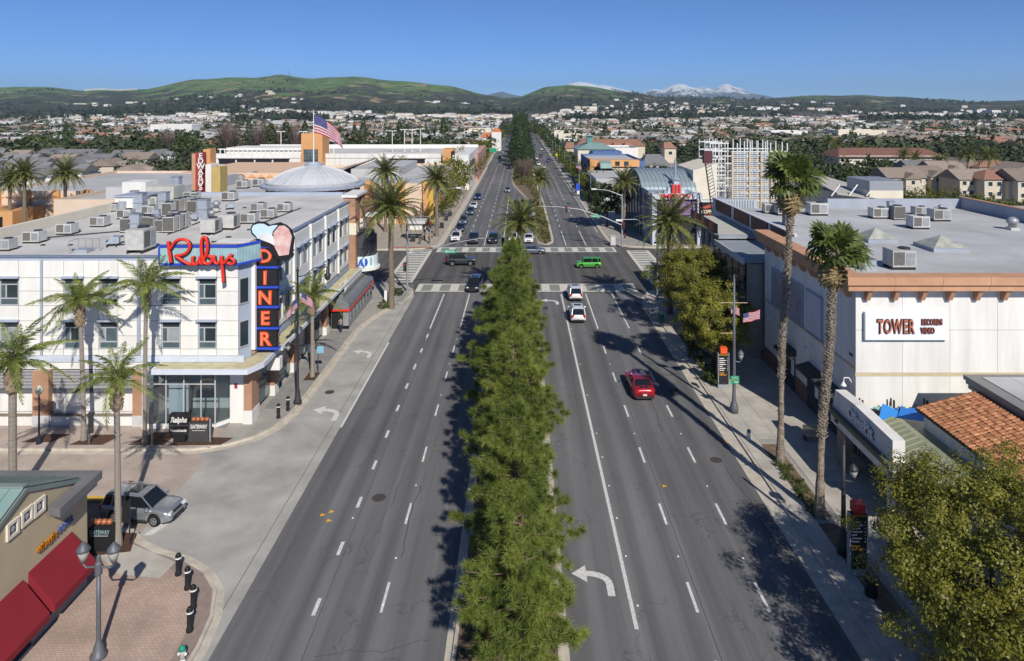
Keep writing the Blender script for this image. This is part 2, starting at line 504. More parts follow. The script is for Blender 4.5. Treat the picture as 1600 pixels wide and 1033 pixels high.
# haze
hb = MB().box(-15800, 15800, -280, 15700, -1.2, 640).build('haze', [])
hm = bpy.data.materials.new('haze'); hm.use_nodes = True
hm.node_tree.nodes.clear()
ho = hm.node_tree.nodes.new('ShaderNodeOutputMaterial'); hv = hm.node_tree.nodes.new('ShaderNodeVolumePrincipled')
hv.inputs['Color'].default_value = (.58, .80, 1.0, 1); hv.inputs['Density'].default_value = 6.6e-5; hv.inputs['Anisotropy'].default_value = .1
hm.node_tree.links.new(hv.outputs[0], ho.inputs['Volume'])
hb.data.materials.append(hm); setp(hb, kind='stuff')

# ================================================================ ROADS
def asphalt(name, col, dark=.75):
    m = bpy.data.materials.new(name); m.use_nodes = True
    n, l = m.node_tree.nodes, m.node_tree.links
    b = n['Principled BSDF']; b.inputs['Roughness'].default_value = .85; b.inputs['Specular IOR Level'].default_value = .25
    ge = n.new('ShaderNodeNewGeometry')
    def noise(s, d, st=(1,1,1), r=.6):
        mp = n.new('ShaderNodeMapping'); mp.inputs['Scale'].default_value = st; l.new(ge.outputs['Position'], mp.inputs[0])
        t = n.new('ShaderNodeTexNoise'); t.inputs['Scale'].default_value = s; t.inputs['Detail'].default_value = d; t.inputs['Roughness'].default_value = r
        l.new(mp.outputs[0], t.inputs['Vector']); return t.outputs['Fac']
    def mr(f, a, c, d, e):
        x = n.new('ShaderNodeMapRange'); x.inputs[1].default_value = a; x.inputs[2].default_value = c; x.inputs[3].default_value = d; x.inputs[4].default_value = e; l.new(f, x.inputs[0]); return x.outputs[0]
    def mul(a, c):
        x = n.new('ShaderNodeMath'); x.operation = 'MULTIPLY'; l.new(a, x.inputs[0]); l.new(c, x.inputs[1]); return x.outputs[0]
    streak = mr(noise(.9, 6, (1, .02, 1)), .3, .7, .70, 1.26)
    patch = mr(noise(.07, 9, (1, .4, 1)), .38, .62, .84, 1.12)
    grain = mr(noise(14, 3), .2, .8, .84, 1.16)
    v = mul(mul(streak, patch), grain)
    sx = n.new('ShaderNodeSeparateXYZ'); l.new(ge.outputs['Position'], sx.inputs[0])
    wv = n.new('ShaderNodeMath'); wv.operation = 'MULTIPLY'; wv.inputs[1].default_value = 2 * math.pi / 1.72; l.new(sx.outputs[0], wv.inputs[0])
    sn = n.new('ShaderNodeMath'); sn.operation = 'SINE'; l.new(wv.outputs[0], sn.inputs[0])
    v = mul(v, mr(sn.outputs[0], -1, 1, .90, 1.07))
    # cracks
    vo = n.new('ShaderNodeTexVoronoi'); vo.feature = 'DISTANCE_TO_EDGE'; vo.inputs['Scale'].default_value = .16
    mp = n.new('ShaderNodeMapping'); l.new(ge.outputs['Position'], mp.inputs[0])
    wn = n.new('ShaderNodeTexNoise'); wn.inputs['Scale'].default_value = .7; wn.inputs['Detail'].default_value = 4; l.new(ge.outputs['Position'], wn.inputs['Vector'])
    va = n.new('ShaderNodeVectorMath'); va.operation = 'MULTIPLY_ADD'; va.inputs[1].default_value = (3.5, 3.5, 0); l.new(wn.outputs['Color'], va.inputs[0]); l.new(mp.outputs[0], va.inputs[2])
    l.new(va.outputs[0], vo.inputs['Vector'])
    crk = mr(vo.outputs['Distance'], .0, .008, .68, 1.0)
    gate = mr(noise(.05, 3), .44, .52, 1.0, 0.0)
    mx = n.new('ShaderNodeMath'); mx.operation = 'MAXIMUM'; l.new(crk, mx.inputs[0]); l.new(gate, mx.inputs[1])
    v = mul(v, mx.outputs[0])
    mu = n.new('ShaderNodeMix'); mu.data_type = 'RGBA'; mu.blend_type = 'MULTIPLY'; mu.inputs[0].default_value = 1; mu.inputs[6].default_value = (*col, 1)
    l.new(v, mu.inputs[7]); l.new(mu.outputs[2], b.inputs['Base Color'])
    bp = n.new('ShaderNodeBump'); bp.inputs['Strength'].default_value = .35; bp.inputs['Distance'].default_value = .02; l.new(noise(30, 3), bp.inputs['Height']); l.new(bp.outputs[0], b.inputs['Normal'])
    return m
M_asph = asphalt('boulevard_asphalt', (.153, .153, .156))
M_asph2 = asphalt('crossing_asphalt', (.108, .104, .10))
LX = -14.2
def sheet(name, pts, z, m, parent=None, kind=None):
    n = len(pts); ar = sum(pts[i][0] * pts[(i+1) % n][1] - pts[(i+1) % n][0] * pts[i][1] for i in range(n))
    if ar < 0: pts = pts[::-1]
    o = MB().quad(*[(x, y, z) for x, y in pts]).build(name, m, parent)
    if kind: setp(o, kind=kind)
    return o
road = sheet('road', [(-15.2, 5), (17.9, 5), (17.9, 94), (17.9, 760), (-15.3, 760), (-15.3, 94), (LX - .6, 94), (LX - .6, 60)], 0.0, M_asph, kind='structure')
cross = sheet('side_road', [(-70, 97.5), (-15, 94.1), (16.8, 94.1), (75, 95.5), (75, 125.2), (17.5, 125.2), (-15, 125.2), (-70, 123.3)], 0.004, M_asph2, kind='structure')
def rect(x0, x1, y0, y1): return [(x0, y0), (x1, y0), (x1, y1), (x0, y1)]
def mark(pts, z=.009, m=None, parent=None, name='lane_marking'):
    return sheet(name, pts, z, m or M_paint, parent or road)
for k in range(12):      # short dashes on the outer left lane line
    y = 34.5 + 4.6 * k
    if y < 77: mark(rect(-10.36, -10.16, y - .6, y + .6))
for k in range(9):
    y = 35.2 + 7.3 * k
    if 30 < y < 76: mark(rect(-7.0, -6.86, y - 1.1, y + 1.1))
for k in range(-1, 7):
    y = 35.2 + 7.25 * k
    if y < 76: mark(rect(8.82, 8.98, y - 1.1, y + 1.1)); mark(rect(12.42, 12.58, y - 1.1, y + 1.1))
mark(rect(5.56, 5.76, 33, 93)); mark(rect(-14.22, -14.05, 54, 73.8))
for x in (-10.3, -6.85, 9.0, 12.6): mark(rect(x - .08, x + .08, 78.5, 93.2))
for x in (-10.0, -6.6, 8.6, 12.3):
    mark(rect(x - .08, x + .08, 126.5, 142))
    for k in range(22):
        y = 148 + 7.3 * k
        mark(rect(x - .09, x + .09, y - 1.3, y + 1.3))
for x in (-3.1, .1): mark(rect(x - .08, x + .08, 127, 195))
mark(rect(-2.2, -.6, 190, 190.5)); mark(rect(.9, 2.4, 190, 190.5)); mark(rect(-14.1, -13.95, 145, 300)); mark(rect(15.9, 16.05, 140, 260))
def crosswalk(x0, x1, y0, y1, n, vert=False):
    cw = sheet('crosswalk', rect(x0, x1, y0, y1), .014, mat('crosswalk_cream', (.60,.575,.50), .8, .12, 1.5), road)
    kf = mat('crosswalk_key', (.24,.255,.23), .85, .15, 2)
    for i in range(n):
        if not vert:
            w_ = (x1 - x0) / n; a = x0 + i * w_ + w_ * .28
            sheet('crosswalk_key', rect(a, a + w_ * .55, y0 + .45, y1 - .45), .019, kf, cw)
        else:
            w_ = (y1 - y0) / n; a = y0 + i * w_ + w_ * .25
            sheet('crosswalk_key', rect(x0 + .5, x1 - .5, a, a + w_ * .5), .019, kf, cw)
crosswalk(-14.5, 16.4, 94.3, 98.6, 12)
crosswalk(-14.8, 17.2, 120.6, 124.9, 13)
crosswalk(-19.6, -15.6, 99.4, 122, 13, True)
crosswalk(19, 23, 98.5, 122, 13, True)
# arrows
def arrow(cx, cy, s=1.0, fl=1):
    pts = []
    tail = [(1.0, -1.25), (.62, -1.25)]
    inner, outer = [], []
    for k in range(7):
        t = R(15 * k)
        inner.append((-.35 + .97 * math.cos(t) * 1.0, -.35 + .62 * math.sin(t)))
        outer.append((-.35 + 1.35 * math.cos(t), -.35 + 1.05 * math.sin(t)))
    pts = [(1.0, -1.25)] + outer + [(-.35, 1.15), (-1.15, .48), (-.35, -.2), (-.35, .27)] + inner[::-1][1:] + [(.62, -1.25)]
    mark([(cx + fl * x * s, cy + y * s) for x, y in pts], name='turn_arrow')
arrow(3.95, 36.5, 1.0)
arrow(-16.0, 56.6, 1.15); arrow(-16.2, 70.5, 1.0); arrow(4.0, 89.5, 1.1); 
# raised pavement markers, reflectors, small patches
mb = MB()
for k in range(40):
    for x in (5.85, 8.9, 12.5, -10.26, -6.93):
        y = 31 + 3.65 * k + random.uniform(-.1, .1)
        if y < 93 and random.random() < .6: mb.cbox(x + .12 * (x == 5.85), y, .022, .1, .1, .025)
o = mb.build('reflector', mat('reflector_white', (.8, .8, .76), .3, 0), road); setp(o, kind='stuff')
for px, py in ((504,805),(514,814),(518,800),(1038,760),(1135,690)):
    x, y = g(px, py); MB().ext([(x-.14, y-.12, .01), (x+.16, y, .01), (x-.1, y+.15, .01)], (0, 0, .03)).build('orange_marker', mat('marker_orange', (.75,.38,.03), .5, .05), road)
for px, py, r in ((592,778,.45),(515,613,.42),(1119,719,.42),(1000,476,.4),(640,430,.4)):
    x, y = g(px, py)
    zz = .012 if px != 515 else .016
    MB().lathe([(r, 0), (r, .006)], x, y, zz, 20).build('manhole_cover', mat('cast_iron', (.07,.06,.055), .7, .3, 8), road)
for (x0, x1, y0, y1) in ((2.9,3.6,86,87.2),(13.4,14.2,60,61.5),(6.3,7.2,118,119)):
    sheet('asphalt_patch', rect(x0, x1, y0, y1), .006, mat('asphalt_patch', (.055,.055,.058), .9, .2, 3), road)
rs = random.Random(31)
mb = MB()
for k in range(15):
    x = rs.uniform(-13.5, 15.2); y = rs.uniform(30, 88)
    if -3.6 < x < 2.4: continue
    lng = rs.random() < .65; n_ = rs.randint(7, 16); w_ = rs.uniform(.010, .024); px_, py_ = x, y
    for i in range(n_):
        nx_ = px_ + (rs.uniform(-.12, .12) if lng else rs.uniform(.25, .5)); ny_ = py_ + (rs.uniform(.4, .8) if lng else rs.uniform(-.2, .2))
        if -3.6 < nx_ < 2.4 or abs(nx_) > 15.4 or nx_ < -14: break
        if lng: mb.quad((px_ - w_, py_, .007), (px_ + w_, py_, .007), (nx_ + w_, ny_, .007), (nx_ - w_, ny_, .007))
        else: mb.quad((px_, py_ - w_, .0072), (nx_, ny_ - w_, .0072), (nx_, ny_ + w_, .0072), (px_, py_ + w_, .0072))
        px_, py_ = nx_, ny_
o = mb.build('crack_seal', mat('bitumen_seal', (.060,.060,.062), .7, .2, 4), road); setp(o, kind='stuff')
mb = MB()
for x in (-10.26, 8.9): mb.box(x + .3, x + .33, 16, 93, .005, .0065)
o = mb.build('paving_seam', mat('bitumen_seal', (.035,.035,.037)), road); setp(o, kind='stuff')
# oil-darkened wheel tracks are in the asphalt material

# kerbs and gutters
def offset(pts, d):
    out = []
    for i, p in enumerate(pts):
        a = Vector(pts[max(i-1, 0)]); b = Vector(pts[min(i+1, len(pts)-1)]); t = (b - a).normalized()
        out.append((p[0] - t.y * d, p[1] + t.x * d))
    return out
def kerb(pts, side=1, gut=.55):
    """side=+1: pavement lies to the left of the path"""
    a = pts; b = offset(pts, .18 * side); c = offset(pts, -gut * side)
    mb = MB()
    for i in range(len(pts) - 1):
        q = [a[i], a[i+1], b[i+1], b[i]]
        mb.prism(q, -.04, .14)
    k = mb.build('kerb', M_kerb); setp(k, kind='structure')
    mb = MB()
    for i in range(len(pts) - 1):
        q = [(*a[i], .0085), (*a[i+1], .0085), (*c[i+1], .0085), (*c[i], .0085)]
        if side > 0: q = q[::-1]
        mb.quad(*q)
    if gut > 0: mb.build('gutter', M_kerb, k)
    return b
def arc_fill(pts, extra): return pts + extra
KL = [(-70, 50.3), (-24, 50.3), (-21.9, 51.0), (-20.3, 52.2), (-19.3, 53.8), (-18.8, 56.3), (-18.65, 62), (-18.6, 76), (-18.35, 79.5), (-17.5, 83.5), (-16.2, 87.5), (-15.3, 90.5), (-15.0, 93), (-15.4, 95.4), (-16.5, 97.3), (-18.4, 98.5), (-21, 98.9), (-70, 98.9)]
kerb(KL, 1)
sheet('pavement', offset(KL, .17), .13, mat('pavement_base', (.33,.315,.285), .9, .12, .6, .2, 30), kind='structure')
KC = [(-14.9, 5), (-14.9, 31.8), (-15.15, 33.8), (-15.8, 35.6), (-17.0, 37.0), (-18.6, 38.0), (-20.6, 38.7), (-22.2, 39.6), (-23.2, 40.6), (-70, 40.6)]
kerb(KC, 1, .4)
pc = sheet('pavement', offset(KC, .17) + [(-70, 5)], .13, M_paver, kind='structure')
band = offset(KC[:9], .17); band2 = offset(KC[:9], .95)
mb = MB()
for i in range(len(band) - 1):
    mb.quad((*band[i], .134), (*band[i+1], .134), (*band2[i+1], .134), (*band2[i], .134))
mb.build('paver_border', mat('border_pavers', (.28,.22,.19), .9, .15, 4, .3, 30), pc)
sheet('concrete_ramp', [(-19.0, 37.7), (-22.3, 39.3), (-24.0, 38.6), (-21.5, 36.7), (-19.2, 36.4)], .138, M_conc, pc)
KR = [(16.6, 5), (16.6, 84), (16.75, 88), (17.3, 91.3), (18.6, 94), (20.8, 95.8), (24, 96.4), (75, 96.4)]
kerb(KR, -1, 1.0)
pr_ = sheet('pavement', offset(KR, -.17) + [(75, 5)], .13, mat('pavement_base', (.33,.315,.285)), kind='structure')
KR2 = [(75, 124.6), (24, 124.6), (20.6, 125.3), (18.6, 127.3), (17.8, 130), (17.6, 136), (17.5, 200), (17.8, 700)]
kerb(KR2, -1, .9)
sheet('pavement', offset(KR2, -.17) + [(75, 700)], .13, mat('pavement_base', (.33,.315,.285)), kind='structure')
KL2 = [(-70, 122.7), (-20, 122.7), (-17.2, 123.6), (-15.7, 125.6), (-15.15, 128), (-15.1, 134), (-15.1, 700)]
kerb(KL2, 1, .9)
pl2 = sheet('pavement', offset(KL2, .17) + [(-70, 700)], .13, mat('plaza_concrete', (.36,.32,.27), .9, .12, .5), kind='structure')
sheet('brick_band', rect(-24, -15.8, 123.6, 124.6), .136, mat('red_brick_band', (.40,.16,.11), .9, .12, 2), pl2)
# medians
def median(name, left, right, m):
    pts = left + right[::-1]
    kerb(left, -1, .35); kerb(right, 1, .35)
    o = sheet(name, offset(left, -.17) + offset(right, .17)[::-1], .12, m, kind='structure')
    return o
ML = [(-3.1, 5), (-3.1, 86), (-2.9, 89), (-2.2, 91), (-.6, 91.9)]
MR = [(1.95, 5), (1.95, 84), (1.7, 88), (.9, 91), (-.58, 91.95)]
median('median', ML, MR, M_soil)
ML2 = [(4.9, 127.2), (3.9, 128.5), (3.5, 132), (3.5, 172), (2.9, 186), (.8, 205), (-1.8, 228), (-2.6, 245), (-2.7, 620)]
MR2 = [(4.95, 127.1), (6.0, 129), (6.3, 133), (6.3, 185), (5.6, 230), (5.0, 620)]
median('median', ML2, MR2, M_soil)
# side street surfaces on the left
sheet('side_street', rect(-70, -22.5, 40.6, 50.3), .004, M_paver2, kind='structure')
sheet('concrete_lane', [(-22.5, 38.4), (-20.4, 38.6), (-18.4, 37.8), (-16.8, 36.7), (-15.6, 35.2), (-14.9, 33), (-14.9, 31.2), (LX, 31), (LX, 92.5), (-15.2, 92.5), (-16.5, 86.5), (-17.9, 82), (-18.6, 77), (-18.7, 57), (-19.2, 53.7), (-20.2, 52.1), (-21.8, 50.9), (-24, 50.3), (-22.5, 49)], .0045, M_conc2, kind='structure')
sheet('stop_line', [(-22.2, 40.3), (-21.7, 40.3), (-20.9, 42.6), (-21.4, 42.6)], .009, M_paint, road)
sheet('asphalt_apron', [(-45, 40.7), (-24.6, 40.7), (-25.8, 44.3), (-45, 44.3)], .009, M_asph2, road)
# concrete lane joints
mb = MB()
for y in np.arange(56, 92, 6): mb.box(-18.4, -14.95, y, y + .02, .005, .0075)
mb.box(-14.93, -14.89, 34, 92, .005, .0075)
o = mb.build('expansion_joint', mat('joint_dark', (.12,.11,.10), .9, .1, 3), road); setp(o, kind='stuff')

# paving slabs (each its own piece)
def slabs(parent, xs, ys_, holes=(), zt=.16, m=None):
    cache = {}
    for i in range(len(xs) - 1):
        for j in range(len(ys_) - 1):
            cx_, cy_ = (xs[i] + xs[i+1]) / 2, (ys_[j] + ys_[j+1]) / 2
            if any(a <= cx_ <= b and c <= cy_ <= d for a, b, c, d in holes): continue
            sx, sy = xs[i+1] - xs[i] - .025, ys_[j+1] - ys_[j] - .025
            k = (round(sx, 3), round(sy, 3), m.name if m else '')
            if k not in cache:
                cache[k] = MB().box(-sx/2, sx/2, -sy/2, sy/2, 0, .03).build('paving_slab', m or M_conc, parent)
                o = cache[k]
            else:
                o = link('paving_slab', cache[k].data, parent)
            o.location = (cx_, cy_, zt - .03 + random.uniform(-.002, .004))
HOLES_R = [(17.6, 19.3, 26, 51.2)]
slabs(pr_, [16.8, 18.0, 19.5, 21.1, 22.7, 24.3], list(np.arange(24, 92.5, 1.55)), HOLES_R, .162)
slabs(pr_, [19.5, 21.0, 22.5], [22.4, 24], (), .162)
pkl = sheet('shop_pavement', rect(-21.5, -18.85, 57, 78), .134, mat('pavement_base', (.33,.315,.285)), kind='structure')
slabs(pkl, [-21.4, -20.1, -18.95], list(np.arange(57, 78.5, 1.55)), [(-20, -18.5, 62.9, 65.0)], .155, mat('grey_slab', (.255,.25,.24), .9, .12, .8, .2, 30, rnd=.06))
# plaza by the restaurant: planter beds
for (y0, y1) in ((41.9, 51.0), (33.5, 41.2)):
    b_ = sheet('planting_bed', rect(17.75, 19.15, y0, y1), .145, M_soil, kind='structure')
sheet('planting_bed', rect(17.6, 19.0, 71.5, 76), .165, M_soil, kind='structure')
for pts in ([(-37.5, 51.3), (-35.2, 51.3), (-34.6, 52.6), (-36.6, 52.6)], [(-33.6, 50.9), (-31.1, 50.9), (-30.5, 52.5), (-32.8, 52.5)], [(-29.2, 50.9), (-26.6, 50.9), (-26.2, 52.9), (-28.3, 52.9)], [(-26.2, 50.8), (-22.3, 50.9), (-21.8, 52.0), (-25.7, 52.2)], [(-24.5, 38.1), (-22.0, 38.6), (-22.6, 40.3), (-24.6, 40.3)]):
    sheet('planting_bed', pts, .15, M_mulch, kind='structure')
sheet('brick_paving', rect(-45, -22.9, 50.52, 54.1), .137, M_paver2, kind='structure')
sheet('tree_grate', rect(-20.0, -18.95, 63.0, 64.9), .165, M_mulch, kind='structure')
# yellow kerb nose behind the restaurant
o = MB().prism([(-29.5, 43.75), (-26.2, 43.75), (-26.0, 43.95), (-26.2, 44.15), (-29.5, 44.15)], 0, .15).build('yellow_kerb', M_yel); setp(o, kind='structure')
# ================================================================ VEGETATION
def unit(v): return v / np.maximum(np.linalg.norm(v, axis=-1, keepdims=True), 1e-9)
def leaf_quads(rng, C, N, size, asp=.55):
    """C centres (n,3), N normals (n,3) -> (n,4,3) leaf quads"""
    n = len(C)
    N = unit(N)
    a = unit(np.cross(N, unit(rng.normal(size=(n, 3)))))
    b = np.cross(N, a)
    s = (size * rng.uniform(.7, 1.3, (n, 1)))
    a = a * s * .5; b = b * s * .5 * asp
    return np.stack([C - a, C - b, C + a, C + b], 1)
def crown_leaves(rng, rad, nclump, nleaf, size, clump_r, lobes=5, shell=.55):
    d = unit(rng.normal(size=(nclump, 3)))
    ph = rng.uniform(0, 6.28, 6)
    lob = 1 + .10 * np.sin(lobes * np.arctan2(d[:, 1], d[:, 0]) + ph[0]) + .10 * np.sin(4 * d[:, 2] * 2 + ph[1] + 2 * np.arctan2(d[:, 1], d[:, 0]))
    lob *= 1 + rng.normal(size=nclump) * .07
    r = (rng.uniform(shell ** 3, 1, nclump) ** (1 / 3)) * lob
    C = d * r[:, None] * np.array(rad)
    cl = np.repeat(C, nleaf, 0); dl = np.repeat(d, nleaf, 0)
    off = unit(rng.normal(size=(len(cl), 3)))
    rr = rng.uniform(.45, 1, (len(cl), 1)) * clump_r * np.repeat(rng.uniform(.7, 1.35, (nclump, 1)), nleaf, 0)
    P = cl + off * rr * np.array([1, 1, .75])
    Nn = off * .8 + dl * .5 + rng.normal(size=off.shape) * .45 + np.array([0, 0, .25])
    return leaf_quads(rng, P, Nn, size)
def limbs(mb, rng, h0, top, rad, n=7, r0=.12):
    for i in range(n):
        a = 2 * math.pi * i / n + rng.uniform(-.3, .3)
        e = Vector((math.cos(a) * rad * .65, math.sin(a) * rad * .65, top * rng.uniform(.75, 1.0)))
        s = Vector((0, 0, h0 * rng.uniform(.85, 1.05)))
        m_ = s.lerp(e, .5) + Vector((0, 0, .15))
        mb.tube([s, m_, e], [r0, r0 * .6, r0 * .2], 6)
def broad_tree(label, x, y, h, rad, seed, m=None, trunk_h=None, nclump=170, nleaf=70, size=.2, cr=.62, z=.13, group=None, lean=(0, 0), tr=.17):
    rng = np.random.default_rng(seed)
    t = thing('tree', label, 'tree', (x, y, z), 0, group)
    ch = h - (trunk_h or h * .3)
    cz = h - ch / 2
    q = crown_leaves(rng, (rad, rad, ch / 2), nclump, nleaf, size, cr) + np.array([lean[0], lean[1], cz])
    c = link('crown', np_mesh('crown', q, 4, m or M_leafy), t)
    mb = MB(); hh = cz - ch * .2
    mb.tube([(0, 0, -.1), (0, 0, hh * .4), (lean[0] * .4, lean[1] * .4, hh)], [tr * 1.3, tr, tr * .8], 8)
    limbs(mb, rng, hh, cz + ch * .2, rad)
    mb2 = MB(); mb2.v, mb2.f, mb2.m = mb.v, mb.f, mb.m
    me_o = mb2.build('trunk', M_bark); me_o.parent = t
    return t
def needles(rng, C, D, per, ln, wd):
    n = len(C) * per
    c = np.repeat(C, per, 0); d = np.repeat(D, per, 0)
    v = unit(d * .55 + unit(rng.normal(size=(n, 3))) * 1.0)
    L = ln * rng.uniform(.7, 1.15, (n, 1))
    st = c + v * .03 + d * rng.uniform(-.14, .10, (n, 1))
    tip = st + v * L + np.array([0, 0, -.06]) * L
    side = unit(np.cross(v, rng.normal(size=(n, 3)))) * wd * .5
    return np.stack([st - side, st + side, tip], 1)
def pine_mesh(seed, h=10.5, rad=3.0, per=125, wd=.032):
    rng = np.random.default_rng(seed)
    C, D = [], []
    mb = MB()
    nl = int(h / .62)
    lob = rng.uniform(0, 6.28, 3)
    for i in range(nl):
        t = (i + .5) / nl
        z = h * (.17 + .80 * t)
        L = rad * 1.08 * (1 - t) ** .66 * (1 if t > .12 else .8) + .25
        nb = max(4, int(8 * (1 - t * .45)))
        a0 = rng.uniform(0, 6.28)
        for k in range(nb):
            a = a0 + 2 * math.pi * k / nb + rng.uniform(-.25, .25)
            Lb = L * rng.uniform(.68, 1.12) * (1 + .16 * math.sin(3 * a + lob[0] + z * .7))
            rise = rng.uniform(.05, .35)
            dirv = np.array([math.cos(a), math.sin(a), rise])
            p0 = np.array([0, 0, z])
            p1 = p0 + dirv * Lb
            mb.tube([p0, p0 + dirv * Lb * .5 + np.array([0, 0, -.06 * Lb]), p1], [.05, .032, .014], 4, cap=False)
            nt_ = max(2, int(Lb / .42))
            for j in range(nt_):
                f = .36 + .64 * (j + rng.uniform(0, .6)) / nt_
                sd = np.array([-math.sin(a), math.cos(a), 0]) * rng.uniform(-.52, .52) * (1.15 - f * .5) * min(Lb, 2.2) * .6
                p = p0 + dirv * Lb * min(f, 1) + sd + np.array([0, 0, rng.uniform(-.12, .30)])
                dd = unit(np.array([math.cos(a), math.sin(a), .75]) + sd * .6 + rng.normal(size=3) * .25)
                C.append(p); D.append(dd)
    for k in range(5):
        C.append(np.array([rng.uniform(-.15, .15), rng.uniform(-.15, .15), h * (.95 + .012 * k)])); D.append(np.array([0, 0, 1.0]))
    C = np.array(C); D = np.array(D)
    V = needles(rng, C, D, per, .45, wd)
    cm = np_mesh('crown', V, 3, M_pine)
    mb.tube([(0, 0, -.1), (.06, .02, h * .5), (0, 0, h * .96)], [.20, .14, .03], 8)
    o = mb.build('trunk', mat('pine_bark', (.20,.135,.10), .95, .25, 6, .6, 20))
    tm = o.data; bpy.data.objects.remove(o)
    return cm, tm
PM = [pine_mesh(3), pine_mesh(5, 10.2, 3.1), pine_mesh(9, 10.8, 2.9)]
pines = [(.1, 30.2, .80, 2.9, 'pine closest to the camera, trunk bare between whorls, beside the left turn arrow'),
 (-.2, 37.2, .90, 2.95, 'second pine up the median with yellow green needle tufts'),
 (-.4, 44.8, .98, 3.3, 'third median pine, bulging over the lane towards the turn pocket'),
 (-.6, 52.6, 1.02, 3.55, 'fourth median pine, wide lobes over the middle of the row'),
 (-.8, 60.4, 1.08, 3.6, 'fifth median pine whose shadow reaches the outer lane'),
 (-.9, 68.2, 1.08, 3.35, 'sixth median pine, level with the second white crossover'),
 (-.8, 75.8, 1.02, 2.85, 'seventh median pine, dense green cone near the crossing'),
 (-.2, 82.6, .92, 2.15, 'last pine of the row, slim tip below the median date palm')]
for i, (x, y, s, r, lab) in enumerate(pines):
    cm, tm = PM[i % 3]
    t = thing('pine_tree', lab, 'tree', (x, y, .12), i * 1.3, 'pines planted in the near median')
    t.scale = (r / 3.0, r / 3.0, s)
    link('crown', cm, t); link('trunk', tm, t)

# ---------------------------------------------------------------- fronds
def frond_pinnate(rng, L, droop, wid, nl, vdroop, m, name='frond', wl=.06, twist=.5):
    """curved rachis along +X, leaflets both sides"""
    def P(t): return np.array([L * (t - .10 * droop * t * t * 1.4), 0, L * (.30 * t - droop * t ** 2.1)])
    Q = []
    ts = np.linspace(.10, 1, nl)
    for i, t in enumerate(ts):
        p = P(t); q = P(min(t + .02, 1.02)); tg = unit(q - p)
        w_ = wid * math.sin(math.pi * min(.12 + t * .86, .99)) ** .6 * (1.05 - .35 * t)
        for s in (-1, 1):
            up = rng.uniform(-vdroop, vdroop * .25)
            d = unit(np.array([0, s, 0]) + tg * .75 + np.array([0, 0, up]) + rng.normal(size=3) * .08)
            e = p + d * w_ * rng.uniform(.8, 1.1) + np.array([0, 0, -.22 * w_ * vdroop])
            n_ = unit(np.cross(d, tg) + rng.normal(size=3) * twist * .3)
            sd = unit(np.cross(d, n_)) * wl * .5
            mid = (p + e) / 2 + np.array([0, 0, .04 * w_])
            Q.append([p, mid - sd, e, mid + sd])
    # rachis
    pts = [P(t) for t in np.linspace(0, 1, 7)]
    for a, b in zip(pts[:-1], pts[1:]):
        Q.append([a + [0, .025, 0], b + [0, .015, 0], b - [0, .015, 0], a - [0, .025, 0]])
        Q.append([a + [0, 0, .025], b + [0, 0, .015], b - [0, 0, .015], a - [0, 0, .025]])
    return np_mesh(name, np.array(Q), 4, m)
def frond_fan(rng, pet, rr, m, hang=.35):
    Q = []
    base = np.array([pet, 0, 0])
    Q.append([np.array([0, .03, 0]), base + [0, .02, 0], base - [0, .02, 0], np.array([0, -.03, 0])])
    n = 17; span = R(290)
    for i in range(n):
        a = -span / 2 + span * i / (n - 1)
        d = np.array([math.cos(a), math.sin(a), 0])
        wd_ = rr * math.sin(span / n / 2) * 1.25
        L1 = rr * rng.uniform(.55, .65); L2 = rr * rng.uniform(.92, 1.08)
        s = np.array([-math.sin(a), math.cos(a), 0])
        zf = .06 * (1 if i % 2 else -1)
        p1 = base + d * L1 + [0, 0, .04 + zf - .10 * L1]
        tip = base + d * L2 * .92 + [0, 0, -hang * rng.uniform(.6, 1.3) * rr * .6]
        Q.append([base, p1 - s * wd_ * .62, p1 + [0, 0, .03], p1 + s * wd_ * .62])
        Q.append([p1 - s * wd_ * .62, tip - s * .012, tip + s * .012, p1 + s * wd_ * .62])
    return np_mesh('frond', np.array(Q), 4, m)
def make_date(seed):
    rng = np.random.default_rng(seed)
    return [frond_pinnate(rng, 3.7, .62, .58, 40, .45, M_palmg, wl=.085), frond_pinnate(rng, 3.9, .40, .58, 40, .4, M_palmg, wl=.085), frond_pinnate(rng, 3.5, .82, .55, 38, .5, M_palmg, wl=.085)]
DATE = make_date(21)
DATE_FAR = None
